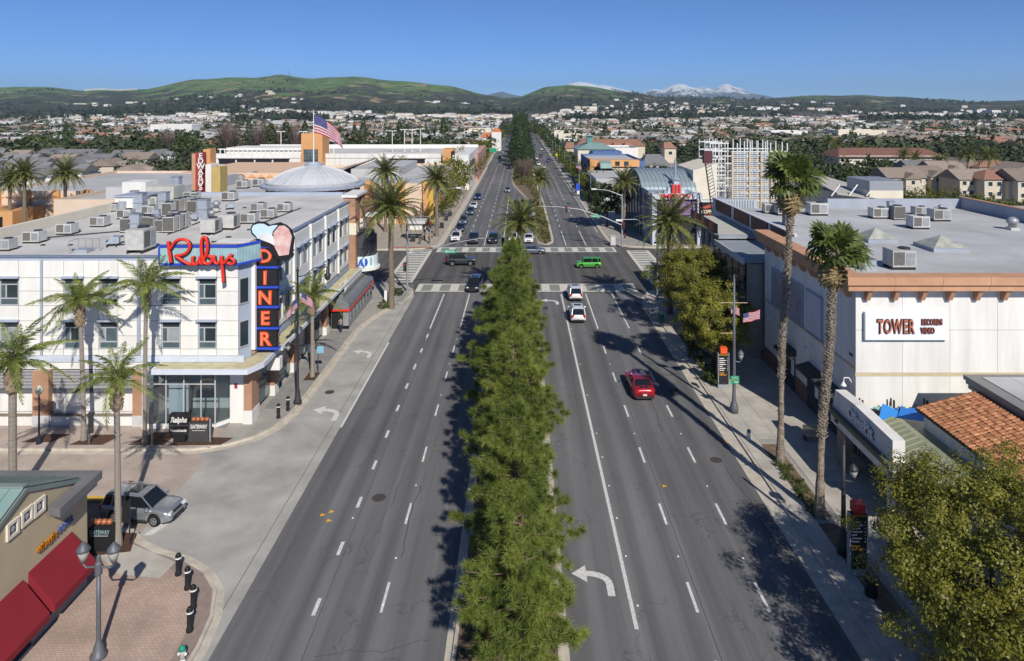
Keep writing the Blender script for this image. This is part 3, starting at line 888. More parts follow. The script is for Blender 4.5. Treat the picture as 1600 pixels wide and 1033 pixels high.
def date_palm(label, x, y, hc, s=1.0, seed=0, parts=True, group=None, z=.13, tr=.36, nf=64):
    """hc: height of the crown's centre"""
    rng = np.random.default_rng(seed)
    t = thing('date_palm', label, 'palm tree', (x, y, z), 0, group)
    fr = []
    for i in range(nf):
        u = (i + .5) / nf
        el = 78 - 96 * u ** .9 + rng.uniform(-7, 7)
        az = i * 137.5 + rng.uniform(-12, 12)
        me_ = DATE[1] if el > 42 else (DATE[0] if el > 5 else DATE[2])
        fr.append((me_, R(az), R(-el * .88), s * rng.uniform(.85, 1.08)))
    if parts:
        for me_, az, ry, sc in fr:
            o = link('frond', me_, t); o.location = (0, 0, hc); o.rotation_euler = (rng.uniform(-.3, .3), ry, az); o.scale = (sc,) * 3
    else:
        key = 'datecrown%.2f' % s
        allv = []
        for me_, az, ry, sc in fr[::1]:
            V = np.empty(len(me_.vertices) * 3, dtype=np.float32); me_.vertices.foreach_get('co', V); V = V.reshape(-1, 3) * sc
            Rm = np.array(Euler((0, ry, az)).to_matrix()); allv.append(V @ Rm.T)
        o = link('crown', np_mesh('crown', np.concatenate(allv), 4, M_palmg), t); o.location = (0, 0, hc)
    mb = MB()
    n = 9
    mb.tube([(0, 0, -.1)] + [(.05 * math.sin(k), .05 * math.cos(k * 1.3), hc * (k + 1) / n) for k in range(n - 1)] + [(0, 0, hc - .1)], [tr * 1.25] + [tr * (1 - .015 * k) for k in range(n - 2)] + [tr * 1.1, tr * .9], 10)
    o = mb.build('trunk', M_trunk); o.parent = t
    mb = MB(); mb.lathe([(tr * .9, -1.3), (tr * 1.55, -.75), (tr * 1.5, -.3), (tr * .8, .1)], 0, 0, hc, 10)
    for k in range(26):
        a = k * 2.4; zz = hc - 1.1 + (k / 26) * 1.0
        mb.cbox(math.cos(a) * tr * 1.45, math.sin(a) * tr * 1.45, zz, .22, .1, .22, rz=a, ry=-.6)
    o = mb.build('frond_base', mat('frond_stub', (.17,.12,.06), .95, .3, 5)); o.parent = t
    return t
date_palm('date palm on the corner beside the diner entrance with round shrubs at its foot', -16.25, 86.4, 12.4, 1.30, 1)
date_palm('date palm growing in the median between the pines and the crossing', .2, 90.3, 9.9, 1.22, 2, z=.12)
date_palm('date palm rising behind the round orange leafed tree before the comedy club sign', 18.35, 83.5, 11.0, 1.25, 3)
date_palm('date palm in front of the arched metal roof across the side road', 21.2, 139, 10.0, 1.1, 4)
date_palm('date palm in the far median where the road widens', 5.25, 177, 7.0, 1.25, 5, parts=False, z=.12)
date_palm('date palm on the far corner plaza in front of the ficus row', -16.4, 135, 10.8, 1.25, 6)
date_palm('tall date palm above the dome building with its crown against the white garage', -27.5, 140, 12.1, 1.25, 8, parts=False)
gp = 'date palms in the cinema courtyard'
date_palm('date palm over the white roof, half its crown cut by the frame', -106, 142, 10.0, 1.25, 9, False, gp)
date_palm('date palm whose trunk stands midway in the courtyard trio', -101.5, 140, 11.6, 1.25, 10, False, gp)
date_palm('date palm of the courtyard trio beside the scalloped cream wall', -92.5, 139, 11.8, 1.25, 11, False, gp)
gp = 'date palms along the beige housing'
for k, (px, pt, pb) in enumerate(((1345,232,264),(1430,250,281),(1468,254,286),(1512,243,298),(1545,246,300),(1412,243,276),(1310,226,255),(1295,222,252))):
    x, y = g(px, pb)
    date_palm(['date palm standing alone above the brown roofed flats','date palm at the end of the hedge before the beige houses','date palm touching the garage of a beige house','tall date palm between two pale beige gables','date palm before the beige house with the small chimney','date palm leaning over the leafy hedge by the brown flats','date palm among trees behind the lattice tower','shorter date palm just behind the lattice tower'][k], x, y, 25.1 - (pt - HY) * y / F, 1.2, 20 + k, False, gp, tr=.3, nf=44)
x, y = g(680, 262); date_palm('small palm against the white wall of the parking garage', x, 215, 9.3, .55, 40, False, None, tr=.25)

# fan palms
rngf = np.random.default_rng(5)
FAN = [frond_fan(rngf, 1.25, 1.15, M_fan, .22), frond_fan(rngf, 1.15, 1.1, M_fan, .6), frond_fan(rngf, .9, .8, M_palmd, 1.0)]
def fan_palm(label, x, y, lean, hc, s, seed, tr):
    rng = np.random.default_rng(seed)
    t = thing('fan_palm', label, 'palm tree', (x, y, .13), 0, 'tall fan palms on the sidewalk')
    top = Vector((lean[0], lean[1], hc))
    n = 26; pts = []; rad = []
    for k in range(n + 1):
        u = k / n
        pts.append((lean[0] * u ** 1.2 + .07 * math.sin(u * 9 + seed), lean[1] * u, hc * u - .1 * (k == 0)))
        rad.append(tr * (1.95 - 5.0 * u if u < .14 else 1.25 - .25 * u) * (1 + .06 * ((k % 2) * 2 - 1)))
    mb = MB(); mb.tube(pts, rad, 12)
    o = mb.build('trunk', mat('fan_palm_bark', (.11,.085,.065), .95, .5, 3.0, 1.0, 9, col2=(.34,.29,.23), stretch=(1,1,2.2))); o.parent = t
    # old leaf bases bristling from the shaft
    mb = MB()
    for k in range(620):
        u = .30 + .70 * k / 620
        a = k * 2.399 + rng.uniform(-.3, .3)
        i = min(int(u * n), n - 1); f = u * n - i
        p = Vector(pts[i]).lerp(Vector(pts[i+1]), f); rr = rad[i] * .98
        L = rng.uniform(.10, .26)
        mb.cbox(p.x + math.cos(a) * (rr + L * .22), p.y + math.sin(a) * (rr + L * .22), p.z, L, .09, .035, rz=a, ry=-.9 + rng.uniform(-.3, .3))
    o = mb.build('leaf_base', mat('old_leaf_bases', (.13,.10,.075), .95, .5, 4, col2=(.40,.345,.27))); o.parent = t; o['kind'] = 'stuff'
    nf = 23
    for i in range(nf):
        u = (i + .5) / nf
        el = 82 - 105 * u + rng.uniform(-18, 18)
        az = i * 137.5 + rng.uniform(-15, 15)
        f = link('frond', FAN[0] if u < .5 else FAN[1], t)
        f.location = top; f.rotation_euler = (rng.uniform(-.9, .9), R(-el), R(az)); sc = s * rng.uniform(.85, 1.15) * (1 if u > .15 else .8); f.scale = (sc,) * 3
    for i in range(12):
        f = link('dead_frond', FAN[2], t)
        f.location = top - Vector((0, 0, .3)); f.rotation_euler = (rng.uniform(-.8, .8), R(rng.uniform(62, 85)), R((i * 67 + (20 if seed == 2 else 200)) % 360)); f.scale = (s * rng.uniform(.9, 1.4),) * 3
fan_palm('tall fan palm with its trunk rising beside the fire hydrant bed', 18.35, 48.3, (.95, .3), 20.0, 1.05, 1, .165)
fan_palm('shorter fan palm whose dead fronds hang before the orange cornice', 18.35, 41.9, (1.15, .3), 16.2, .95, 2, .185)

# queen palms
rngq = np.random.default_rng(8)
QN = [frond_pinnate(rngq, 3.0, .85, .66, 74, 1.5, M_queen, wl=.046, twist=2.5), frond_pinnate(rngq, 3.1, .55, .66, 74, 1.4, M_queen, wl=.046, twist=2.5), frond_pinnate(rngq, 2.8, 1.15, .64, 70, 1.6, M_queen, wl=.046, twist=2.5)]
def queen_palm(label, x, y, hc, s, seed, tr=.16, nf=18, lean=(0, 0), boot=True):
    rng = np.random.default_rng(seed)
    t = thing('queen_palm', label, 'palm tree', (x, y, .13), 0, 'slender queen palms by the white building')
    for i in range(nf):
        u = (i + .5) / nf
        el = 78 - 75 * u + rng.uniform(-8, 8); az = i * 137.5 + rng.uniform(-20, 20)
        f = link('frond', QN[1] if el > 50 else (QN[0] if el > 22 else QN[2]), t)
        f.location = (lean[0], lean[1], hc); f.rotation_euler = (rng.uniform(-.6, .6), R(-el), R(az)); f.scale = (s * rng.uniform(.85, 1.1),) * 3
    n = 12
    mb = MB(); mb.tube([(lean[0] * (k / n) ** 1.5, lean[1] * (k / n), hc * k / n - .1 * (k == 0)) for k in range(n + 1)], [tr * 1.5, tr * 1.1] + [tr * (1 - .012 * k) * (1 + .03 * (k % 2)) for k in range(n - 1)], 10)
    o = mb.build('trunk', mat('queen_palm_bark', (.27,.24,.205), .9, .22, 2.5, .5, 8, stretch=(.4, .4, 7))); o.parent = t
    mb = MB(); mb.lathe([(tr * 1.0, -1.7), (tr * 1.9, -1.45), (tr * 1.7, -.9), (tr * 1.8, -.5), (tr * 1.1, .1), (tr * .5, .5)], lean[0], lean[1], hc, 10)
    for k in range(30):
        a = k * 2.4
        mb.cbox(lean[0] + math.cos(a) * tr * 1.6, lean[1] + math.sin(a) * tr * 1.6, hc - 1.5 + k * .042, .16, .12, .3, rz=a, ry=.35)
    o = mb.build('boot', mat('palm_boot', (.26,.20,.14), .95, .35, 7)); o.parent = t
queen_palm('queen palm with the thickest trunk, rising behind the teal metal roof', -32.3, 43.5, 8.6, 1.1, 1, .25, 20)
queen_palm('queen palm in the mulch bed beside the grey utility post', -33.0, 51.7, 10.2, 1.02, 2, .17, 18, (-.3, 0))
queen_palm('queen palm in front of the silver car, the lowest crown', -23.05, 39.2, 9.4, .85, 3, .17, 16, (-.1, 0))
queen_palm('queen palm before the facade left of the red script sign, tallest of the row', -28.0, 51.0, 11.7, 1.0, 4, .15, 16, (.1, 0))
queen_palm('queen palm in the tree grate beside the black street lamp', -19.4, 63.9, 7.4, 1.0, 5, .17, 16, (.0, 0))

# street trees
broad_tree('big yellow green tree by the pedestrian directory sign, closest to the camera', 20.2, 28.9, 9.8, 4.7, 31, nclump=520, nleaf=190, size=.135, cr=.60, trunk_h=1.9)
broad_tree('yellow green tree beside the big one, half out of the frame', 24.6, 27.2, 8.6, 3.9, 32, nclump=280, nleaf=150, size=.14, cr=.62, trunk_h=2.2)
broad_tree('street tree behind the camera that throws dappled shade on the lanes', 19.4, 21.5, 8.5, 4.9, 34, nclump=360, nleaf=130, size=.16, cr=.62, trunk_h=2.4)
broad_tree('round olive green tree with a bare trunk by the bicycle rack', 19.3, 77.0, 9.7, 4.3, 35, nclump=330, nleaf=150, size=.17, cr=.60, trunk_h=2.6)
broad_tree('olive green tree over the clipped hedge beside the directory sign', 18.7, 65.6, 8.2, 3.4, 36, nclump=270, nleaf=150, size=.17, cr=.58, trunk_h=1.9)
broad_tree('dark glossy tree at the far corner behind the signal arm', 18.7, 146, 9.6, 4.6, 37, M_leafd, nclump=170, nleaf=60, size=.40, cr=.8, trunk_h=2.5)
def shrub(label, x, y, r, h, seed, m=None, group=None, n=40, size=.12, nl=50, z=.13):
    rng = np.random.default_rng(seed)
    q = crown_leaves(rng, (r, r, h / 2), n, nl, size, r * .22, shell=.7) + np.array([0, 0, h / 2])
    o = link('shrub', np_mesh('shrub', q, 4, m or M_leafm)); o.location = (x, y, z)
    return setp(o, label, 'shrub', group)
x, y = g(600, 483); shrub('clipped round shrub at the foot of the corner date palm', x, y, .75, .9, 1)
x, y = g(621, 463); shrub('clipped shrub behind the corner date palm by the bike rails', x, y, .8, 1.0, 2)
for k, (px, py, r, h) in enumerate(((1090,558,.9,1.4),(1103,572,.9,1.5),(1112,592,.9,1.2),(1122,598,.8,1.1),(1085,545,.6,1.0))):
    x, y = g(px, py + 6); shrub(['clipped shrub under the olive tree','taller clipped shrub in the hedge','dark clipped shrub next to the directory sign','small shrub tucked behind the directory sign','narrow shrub at the head of the hedge'][k], x, y, r, h, 3 + k)
o = link('ground_cover', np_mesh('ground_cover', np.concatenate([crown_leaves(np.random.default_rng(50 + k), (.42, .42, .22), 10, 26, .1, .14) + np.array([18.25 + random.uniform(-.25, .45), y_, .3]) for k, y_ in enumerate(list(np.arange(42.4, 48.2, .5)) + list(np.arange(71.8, 75.8, .5)))]), 4, M_leafm)); setp(o, kind='stuff')
rg_ = np.random.default_rng(61)
qq = []
for y_ in np.arange(233, 520, 2.6):
    for x_ in (-1.2, 1.2, 3.4): qq.append(crown_leaves(rg_, (1.3, 1.5, .9), 5, 16, .45, .5) + np.array([x_ + rg_.uniform(-.6, .6), y_, .7]))
for y_ in np.arange(131, 228, 1.6): qq.append(crown_leaves(rg_, (.8, .8, .45), 5, 14, .28, .3) + np.array([rg_.uniform(4.3, 5.6) - max(0, (y_ - 185) * .05), y_, .4]))
o = link('ground_cover', np_mesh('ground_cover', np.concatenate(qq), 4, mat('median_shrub', (.05,.06,.018), .8, .3, .25, col2=(.13,.14,.04)))); setp(o, kind='stuff')
# grass tufts and flowers in the medians
rq = np.random.default_rng(77)
P = np.stack([rq.uniform(-2.7, 1.6, 9000), rq.uniform(14, 90, 9000), np.full(9000, .2)], 1)
P2 = np.stack([rq.uniform(3.9, 6.0, 2600), rq.uniform(130, 185, 2600), np.full(2600, .25)], 1)
P3 = np.stack([rq.uniform(-1.2, 4.6, 5000), rq.uniform(228, 420, 5000), np.full(5000, .4)], 1)
P = np.concatenate([P, P2])
Q = leaf_quads(rq, P, rq.normal(size=P.shape) + [0, 0, .4], .30)
Q3 = leaf_quads(rq, P3, rq.normal(size=P3.shape) + [0, 0, .4], 1.1)
o = link('undergrowth', np_mesh('undergrowth', np.concatenate([Q, Q3]), 4, mat('dry_undergrowth', (.06,.06,.02), .9, .3, 1.5, col2=(.20,.16,.07)))); setp(o, kind='stuff')
for k, (px, py) in enumerate(((869,993),(866,1018),(764,1013),(806,1023),(872,1008))):
    x, y = g(px, py)
    q = leaf_quads(rq, np.array([x, y, .75]) + rq.normal(size=(40, 3)) * .09, rq.normal(size=(40, 3)), .13)
    o = link('flower', np_mesh('flower', q, 4, mat('orange_flower', (.75,.10,.02), .6, .2, 6)));
    stem = MB().tube([(x, y, .1), (x, y, .72)], .015, 4).build('stem', M_leafm); stem.parent = o
    setp(o, 'orange red flower spike poking up through the median pine foliage', 'flower', 'orange flower spikes in the median')
x, y = g(748, 842); o = shrub('pale blue green agave clump at the median kerb', -2.35, 39.4, .8, 1.6, 9, mat('blue_agave', (.16,.26,.27), .6, .2, 3), n=30, size=.16, z=.12)
# ================================================================ WHITE CORNER BUILDING WITH THE DINER
rb = thing('corner_building', 'white three storey corner building with panelled facade and flat roof full of air units', 'building', (-35, 70, 0))
RF = 12.9
up = [(-49, 54.42), (-22.45, 54.42), (-21.82, 55.5), (-21.82, 93), (-25, 97.6), (-49, 97.6)]
MB().prism(up, 4.6, RF - .004).build('wall', M_bluegrey, rb)
B('ground_floor_wall', M_white, rb, (-49, -29.62, 54.42, 60.0, 0, 4.6), (-23.12, -22.45, 54.6, 60.0, 0, 4.6), (-49, -25, 62.5, 97.5, 0, 4.6), (-25, -22.2, 60.0, 93, 0, 4.6))
MB().prism([(-48.6, 54.8), (-22.7, 54.8), (-22.2, 55.7), (-22.2, 92.8), (-25.2, 97.2), (-48.6, 97.2)], RF, RF + .02).build('flat_roof', M_rooft, rb)
pp = MB()
def wallseg(mb, a, b, t, z0, z1):
    a = Vector(a); b = Vector(b); d = (b - a).normalized(); n = Vector((-d.y, d.x)) * t
    mb.prism([a, b, b + n, a + n], z0, z1)
for i in range(5): wallseg(pp, up[i], up[i+1], .35, RF, 13.38)
pp.build('parapet', M_bluegrey, rb)
mb = MB(); wallseg(mb, up[5], up[0], -.5, RF, 13.9); mb.build('parapet', M_cream, rb)
B('parapet_cap', mat('metal_coping', (.20,.24,.31), .5, .1, 2), rb, (-49.05, -22.4, 54.30, 54.85, 13.382, 13.46), (-22.25, -21.72, 55.5, 93.05, 13.382, 13.46))
zr = [13.12, 11.77, 10.70, 9.55, 8.33, 7.14, 6.09, 5.57]
pxb = [-96, -65, -32, 0, 30, 63.5, 67.5, 100, 131, 155, 185, 214.7, 220, 252.5, 282.6, 310, 339, 372.7]
def fx_(p, Y=54.36): return (p - CX) * Y / F
winc = {(0, 30), (100, 131), (155, 185), (252.5, 282.6), (310, 339)}
def window_front(x0, x1, z0, z1, Y, parent, seed=0):
    """grey framed window with transom, sash and sill, recessed in the facade"""
    fr = MB(); t = .07
    fr.box(x0, x1, Y, Y + .08, z0, z0 + t); fr.box(x0, x1, Y, Y + .08, z1 - t, z1); fr.box(x0, x0 + t, Y, Y + .08, z0 + t, z1 - t); fr.box(x1 - t, x1, Y, Y + .08, z0 + t, z1 - t)
    zt = z1 - (z1 - z0) * .24; zb = z0 + (z1 - z0) * .25; xm = x0 + (x1 - x0) * .32
    fr.box(x0 + t, x1 - t, Y + .01, Y + .08, zt - .04, zt + .04); fr.box(x0 + t, x1 - t, Y + .01, Y + .08, zb - .05, zb + .05)
    fr.box(xm - .05, xm + .05, Y + .01, Y + .08, zb + .05, zt - .04)
    o = fr.build('window', M_frame, parent)
    for (a, b, c, d, m) in ((x0+t, x1-t, zt+.04, z1-t, M_glass2), (x0+t, xm-.05, zb+.05, zt-.04, M_glass), (xm+.05, x1-t, zb+.05, zt-.04, M_glass2), (x0+t, x1-t, z0+t, zb-.05, M_glass)):
        pn = MB().box(a, b, Y + .05, Y + .07, c, d); q = pn.build('pane', random.choice((m, m, M_glass, M_blind)) if d - c > .6 else m, parent); q.parent = o
    B('window_hood', M_bluegrey, parent, (x0 - .12, x1 + .12, Y - .32, Y + .06, z1 + .002, z1 + .14))
    return o
for i in range(len(pxb) - 1):
    a, b = pxb[i], pxb[i+1]
    x0, x1 = fx_(a), fx_(b)
    if b - a < 6: continue
    for j in range(len(zr) - 1):
        z1, z0 = zr[j], zr[j+1]
        if (a, b) in winc and j in (1, 2, 4, 5):
            continue
        B('facade_panel', M_panel, rb, (x0 + .02, x1 - .02, 54.30, 54.415, z0 + .02, z1 - .02))
    if (a, b) in winc:
        window_front(x0 + .03, x1 - .03, 9.57, 11.75, 54.335, rb); window_front(x0 + .03, x1 - .03, 6.11, 8.31, 54.335, rb)
for a, b in ((63.5, 67.5), (214.7, 220)):
    B('facade_strip', M_bluegrey, rb, (fx_(a) + .02, fx_(b) - .02, 54.26, 54.41, 5.57, 13.12))
B('band', mat('pale_blue_band', (.55,.60,.68), .6, .1, 1.2), rb, (-49, -21.9, 54.2, 54.41, 5.1, 5.56))
B('band', M_white, rb, (-49, -29.7, 54.3, 54.41, 4.5, 5.09))
for x0, x1 in ((-49, -38.45), (-37.15, -30.55)):
    lv = MB()
    for k in range(13): lv.cbox((x0 + x1) / 2, 54.33, 2.99 + k * .115, x1 - x0 - .08, .10, .045, rx=-.5)
    o = lv.build('louvre', M_lgrey, rb); o['kind'] = 'stuff'
    B('louvre_recess', M_dark, rb, (x0, x1, 54.39, 54.412, 2.92, 4.48))
    B('beam', mat('slate_beam', (.13,.14,.16), .6, .1, 1), rb, (x0, x1, 54.16, 54.41, 2.66, 2.9))
    B('wall_panel', M_white, rb, (x0, x1, 54.30, 54.41, 1.14, 2.655))
    B('ledge', M_white, rb, (x0, x1, 54.02, 54.41, 0, .86))
    B('ledge_cap', mat('brown_ledge', (.22,.18,.14), .8, .2, 2), rb, (x0, x1, 54.0, 54.41, .862, .93))
    xm = (x0 + x1) / 2
    B('mullion', M_lgrey, rb, (xm - .04, xm + .04, 54.24, 54.32, 2.92, 4.48))
for x0, x1 in ((-38.44, -37.16), (-30.54, -29.64)):
    B('brick_pier', M_brickwall, rb, (x0, x1, 53.85, 54.45, 1.0, 4.49)); B('pier_base', M_lgrey, rb, (x0 - .03, x1 + .03, 53.82, 54.44, 0, .998))
# glazed corner shop
sg = bpy.data.materials.new('shop_glass'); sg.use_nodes = True
_n, _l = sg.node_tree.nodes, sg.node_tree.links
_t = _n.new('ShaderNodeBsdfTransparent'); _t.inputs[0].default_value = (.80, .86, .88, 1); _g = _n.new('ShaderNodeBsdfGlossy'); _g.inputs['Roughness'].default_value = .03
_fz = _n.new('ShaderNodeFresnel'); _fz.inputs[0].default_value = 1.6; _mx = _n.new('ShaderNodeMixShader'); _mx.inputs[0].default_value = .12; _l.new(_t.outputs[0], _mx.inputs[1]); _l.new(_g.outputs[0], _mx.inputs[2]); _l.new(_mx.outputs[0], _n['Material Output'].inputs[0])
xs_ = [-29.6, -27.75, -26.35, -25.0, -23.9]
B('shop_floor', mat('shop_floor', (.20,.21,.21), .5, .1, 1), rb, (-29.62, -23.12, 53.6, 62.4, .02, .16))
B('shop_wall', M_white, rb, (-29.9, -23.12, 57.2, 57.4, 0, 4.6))
B('display_board', mat('white_board', (.74,.78,.84), .6, .03, 2), rb, (-28.0, -26.45, 54.5, 54.62, .3, 3.4))
B('sill_wall', M_white, rb, (-29.62, -24.0, 53.5, 53.72, 0, .45))
o = MB().prism([(-24.0, 53.5), (-23.12, 54.6), (-23.12, 54.85), (-24.15, 53.72)], 0, .45).build('sill_wall', M_white, rb)
for i in range(4):
    B('shop_window', sg, rb, (xs_[i] + .04, xs_[i+1] - .04, 53.60, 53.62, .47, 3.55)); B('transom_pane', sg, rb, (xs_[i] + .04, xs_[i+1] - .04, 53.60, 53.62, 3.63, 4.6))
for x in xs_: B('mullion', M_lgrey, rb, (x - .035, x + .035, 53.56, 53.66, .45, 4.7))
B('transom', M_lgrey, rb, (-29.56, -23.94, 53.57, 53.65, 3.56, 3.62))
MB().prism([(-23.88, 53.63), (-23.14, 54.58), (-23.16, 54.6), (-23.9, 53.65)], .47, 4.7).build('shop_window', sg, rb)
B('recess_wall', M_white, rb, (-23.12, -22.0, 54.48, 54.59, 0, 4.6))
B('red_notice', mat('notice_red', (.35,.03,.04), .6, .1, 5), rb, (-22.75, -22.52, 54.44, 54.475, 2.9, 3.3))
cy = mat('canopy_deck', (.50,.46,.29), .8, .14, 1.2)
can = MB().prism([(-28.5, 54.2), (-28.5, 52.55), (-20.95, 52.55), (-20.25, 54.1), (-20.25, 58.0), (-21.75, 58.0), (-21.75, 55.4), (-22.4, 54.2)], 4.72, 5.08).build('canopy', mat('canopy_fascia', (.62,.66,.74), .6, .06, 1), rb)
MB().prism([(-28.3, 54.15), (-28.3, 52.8), (-21.1, 52.8), (-20.45, 54.2), (-20.45, 57.9), (-21.75, 57.9), (-21.75, 55.4), (-22.4, 54.15)], 5.082, 5.10).build('canopy_deck', cy, rb)
B('column', M_brickwall, rb, (-21.95, -21.3, 54.3, 55.3, 1.2, 4.7)); B('column_base', M_white, rb, (-22.0, -21.25, 54.25, 55.35, 0, 1.198))
# chamfer windows + street facade
for z0, z1 in ((9.57, 11.75), (6.11, 8.31)):
    o = MB().prism([(-22.38, 54.46), (-21.92, 55.26), (-21.87, 55.22), (-22.33, 54.42)], z0, z1).build('window', M_frame, rb)
    q = MB().prism([(-22.33, 54.50), (-21.96, 55.14), (-21.90, 55.10), (-22.27, 54.46)], z0 + .12, z1 - .15).build('pane', M_glass2, rb); q.parent = o
bays = [55.7, 60.2, 65.5, 70.8, 76.2, 81.6, 86.9]
for i in range(len(bays) - 1):
    y0, y1 = bays[i], bays[i+1]
    B('pilaster', M_panel, rb, (-21.84, -21.52, y0 - .16, y0 + .16, 5.6, 13.3))
    w_ = (y1 - y0)
    wy = [(y0 + w_ * .17, y0 + w_ * .43), (y0 + w_ * .57, y0 + w_ * .83)]
    for (zb, zt) in ((5.6, 6.1), (8.33, 9.55), (11.77, 13.12)):
        B('facade_panel', M_panel, rb, (-21.82, -21.70, y0 + .18, y1 - .18, zb + .02, zt - .02))
    for (zb, zt) in ((6.1, 8.33), (9.55, 11.77)):
        for a, b in ((y0 + .18, wy[0][0]), (wy[0][1], wy[1][0]), (wy[1][1], y1 - .18)):
            B('facade_panel', M_panel, rb, (-21.82, -21.70, a + .01, b - .01, zb + .01, zt - .01))
        for a, b in wy:
            o = B('window', M_frame, rb, (-21.84, -21.76, a, b, zb, zb + .08), (-21.84, -21.76, a, b, zt - .08, zt), (-21.84, -21.76, a, a + .07, zb + .08, zt - .08), (-21.84, -21.76, b - .07, b, zb + .08, zt - .08), (-21.84, -21.76, a + .07, b - .07, zt - .6, zt - .53))
            q = B('pane', random.choice((M_glass2, M_glass2, M_glass, M_blind)), rb, (-21.82, -21.80, a + .07, b - .07, zb + .08, zt - .08)); q.parent = o
            B('window_hood', M_bluegrey, rb, (-21.74, -21.34, a - .12, b + .12, zt, zt + .16))
    # shopfront
    for a, b in ((y0 + .5, y1 - .5),):
        o = B('shopfront', M_dark, rb, (-21.95, -21.84, a, b, .35, 4.2)); 
        for k in range(3):
            ya = a + .1 + k * (b - a - .2) / 3
            q = B('pane', M_glass, rb, (-21.84, -21.82, ya + .04, ya + (b - a - .2) / 3 - .04, .45, 4.1)); q.parent = o
    B('brick_pier', M_brickwall, rb, (-22.1, -21.45, y0 - .45, y0 + .45, 1.0, 4.6)); B('pier_base', M_white, rb, (-22.1, -21.40, y0 - .5, y0 + .5, 0, .998))
for y0, y1 in ((58.6, 68.6), (68.75, 77.3), (77.45, 91.5)):
    B('canopy', mat('canopy_fascia', (.62,.66,.74)), rb, (-21.7, -20.35, y0, y1, 4.45, 4.75)); B('canopy_deck', cy, rb, (-21.7, -20.5, y0 + .1, y1 - .1, 4.752, 4.77))
B('awning', M_white, rb, (-21.2, -20.1, 57.2, 57.9, 3.3, 4.3))
B('corner_tower', M_brickwall, rb, (-22.6, -21.05, 87.5, 89.0, 4.8, 13.9), (-22.6, -21.05, 91.3, 93.3, 4.8, 13.9), (-22.55, -21.35, 89.0, 91.3, 5.0, 13.7)); B('corner_tower_base', M_brickwall, rb, (-22.5, -21.0, 87.4, 93.4, 0, 4.79))
B('tower_band', M_cream, rb, (-22.65, -20.95, 87.45, 89.05, 9.1, 10.6), (-22.65, -20.95, 91.25, 93.35, 9.1, 10.6))
B('tower_cap', M_white, rb, (-22.8, -20.8, 87.3, 93.5, 13.9, 14.2))
# cinema marquee on the tower
cm_ = thing('cinema_marquee', 'rounded dark marquee with blue letters on the brick corner tower', 'marquee', (-20, 90, 4))
mb = MB()
arc = [(-20.95 + 2.05 * math.sin(R(t)), 90.3 - 1.9 * math.cos(R(t))) for t in range(0, 181, 20)]
mb.prism(arc, 6.1, 8.7); mb.prism([(-20.95 + (x + 20.95) * .85, 90.3 + (y - 90.3) * .85) for x, y in arc], 8.7, 9.2)
mb.build('netting', mat('marquee_netting', (.055,.06,.07), .5, .5, 3, .5, 6), cm_, smooth=False)
MB().prism([(-20.95 + (x + 20.95) * 1.06, 90.3 + (y - 90.3) * 1.06) for x, y in arc], 4.6, 6.09).build('letter_box', mat('marquee_white', (.62,.74,.72), .5, .05, 2), cm_)
MB().prism([(-20.95 + (x + 20.95) * 1.2, 90.3 + (y - 90.3) * 1.2) for x, y in arc], 4.25, 4.58).build('ledge', M_white, cm_)
M_bluel = mat('blue_letter', (.03,.10,.55), .4, .05, 3)
for ch, x, y, rz in (('A', -20.5, 88.12, 8), ('M', -19.7, 88.75, 38), ('C', -19.0, 89.75, 70)):
    text(ch, 1.35, (x, y, 5.3), (R(90), 0, R(rz)), M_bluel, cm_, ext=.05, bold=.03)
# silver diner car entrance
dc = thing('diner_entrance', 'silver diner car front with red stripe built against the corner building', 'diner entrance', (-20.7, 84, .15))
M_steel = mat('ribbed_steel', (.36,.37,.38), .35, .12, 3, metal=.7, spec=.5)
B('wall', M_steel, dc, (-21.55, -19.55, 78.0, 90.5, .15, 2.2)); 
prof = [(-21.6, 2.42), (-19.4, 2.42), (-19.45, 2.9), (-19.75, 3.3), (-20.2, 3.55), (-20.9, 3.65), (-21.6, 3.65)]
mb = MB(); mb.ext([(x, 77.7, z) for x, z in prof], (0, 13.0, 0)); mb.build('roof', mat('dull_steel_roof', (.25,.26,.27), .5, .15, 2, metal=.4), dc)
mb = MB(); mb.box(-20.75, -20.2, 78.2, 90.0, 3.5, 3.95); mb.build('roof_monitor', mat('dull_steel_roof', (.25,.26,.27)), dc)
B('red_stripe', M_red, dc, (-21.6, -19.36, 77.62, 90.72, 2.2, 2.42))
B('doorway', M_black, dc, (-21.45, -20.2, 77.9, 77.99, .16, 2.1)); B('corner_post', M_galv, dc, (-20.15, -19.52, 77.86, 78.0, .5, 2.19))
mb = MB()
for k in range(4): mb.box(-20.18, -19.48, 77.82, 78.1, .16 + k * .09, .21 + k * .09)
mb.build('trim_band', M_black, dc)
for k in range(7):
    y = 78.7 + k * 1.65
    o = B('window', M_galv, dc, (-19.56, -19.50, y, y + 1.25, .95, 2.0)); q = B('pane', M_glass, dc, (-19.51, -19.485, y + .08, y + 1.17, 1.03, 1.92)); q.parent = o
o = thing('roof_letter_rail', 'white sign frame standing on the silver diner roof', 'sign frame', (-20.3, 84, 3.95))
mb = MB(); mb.tube([(-20.75, 78.9, 3.9), (-20.75, 78.9, 5.0), (-20.4, 79.6, 5.2), (-20.4, 79.6, 3.9)], .05, 6); mb.box(-20.5, -20.35, 80.2, 88, 4.05, 4.5); mb.tube([(-20.42, 80.2, 3.9), (-20.42, 80.2, 5.4)], .04, 5); mb.tube([(-20.42, 87.5, 3.9), (-20.42, 87.5, 5.4)], .04, 5)
mb.build('frame', M_white, o)

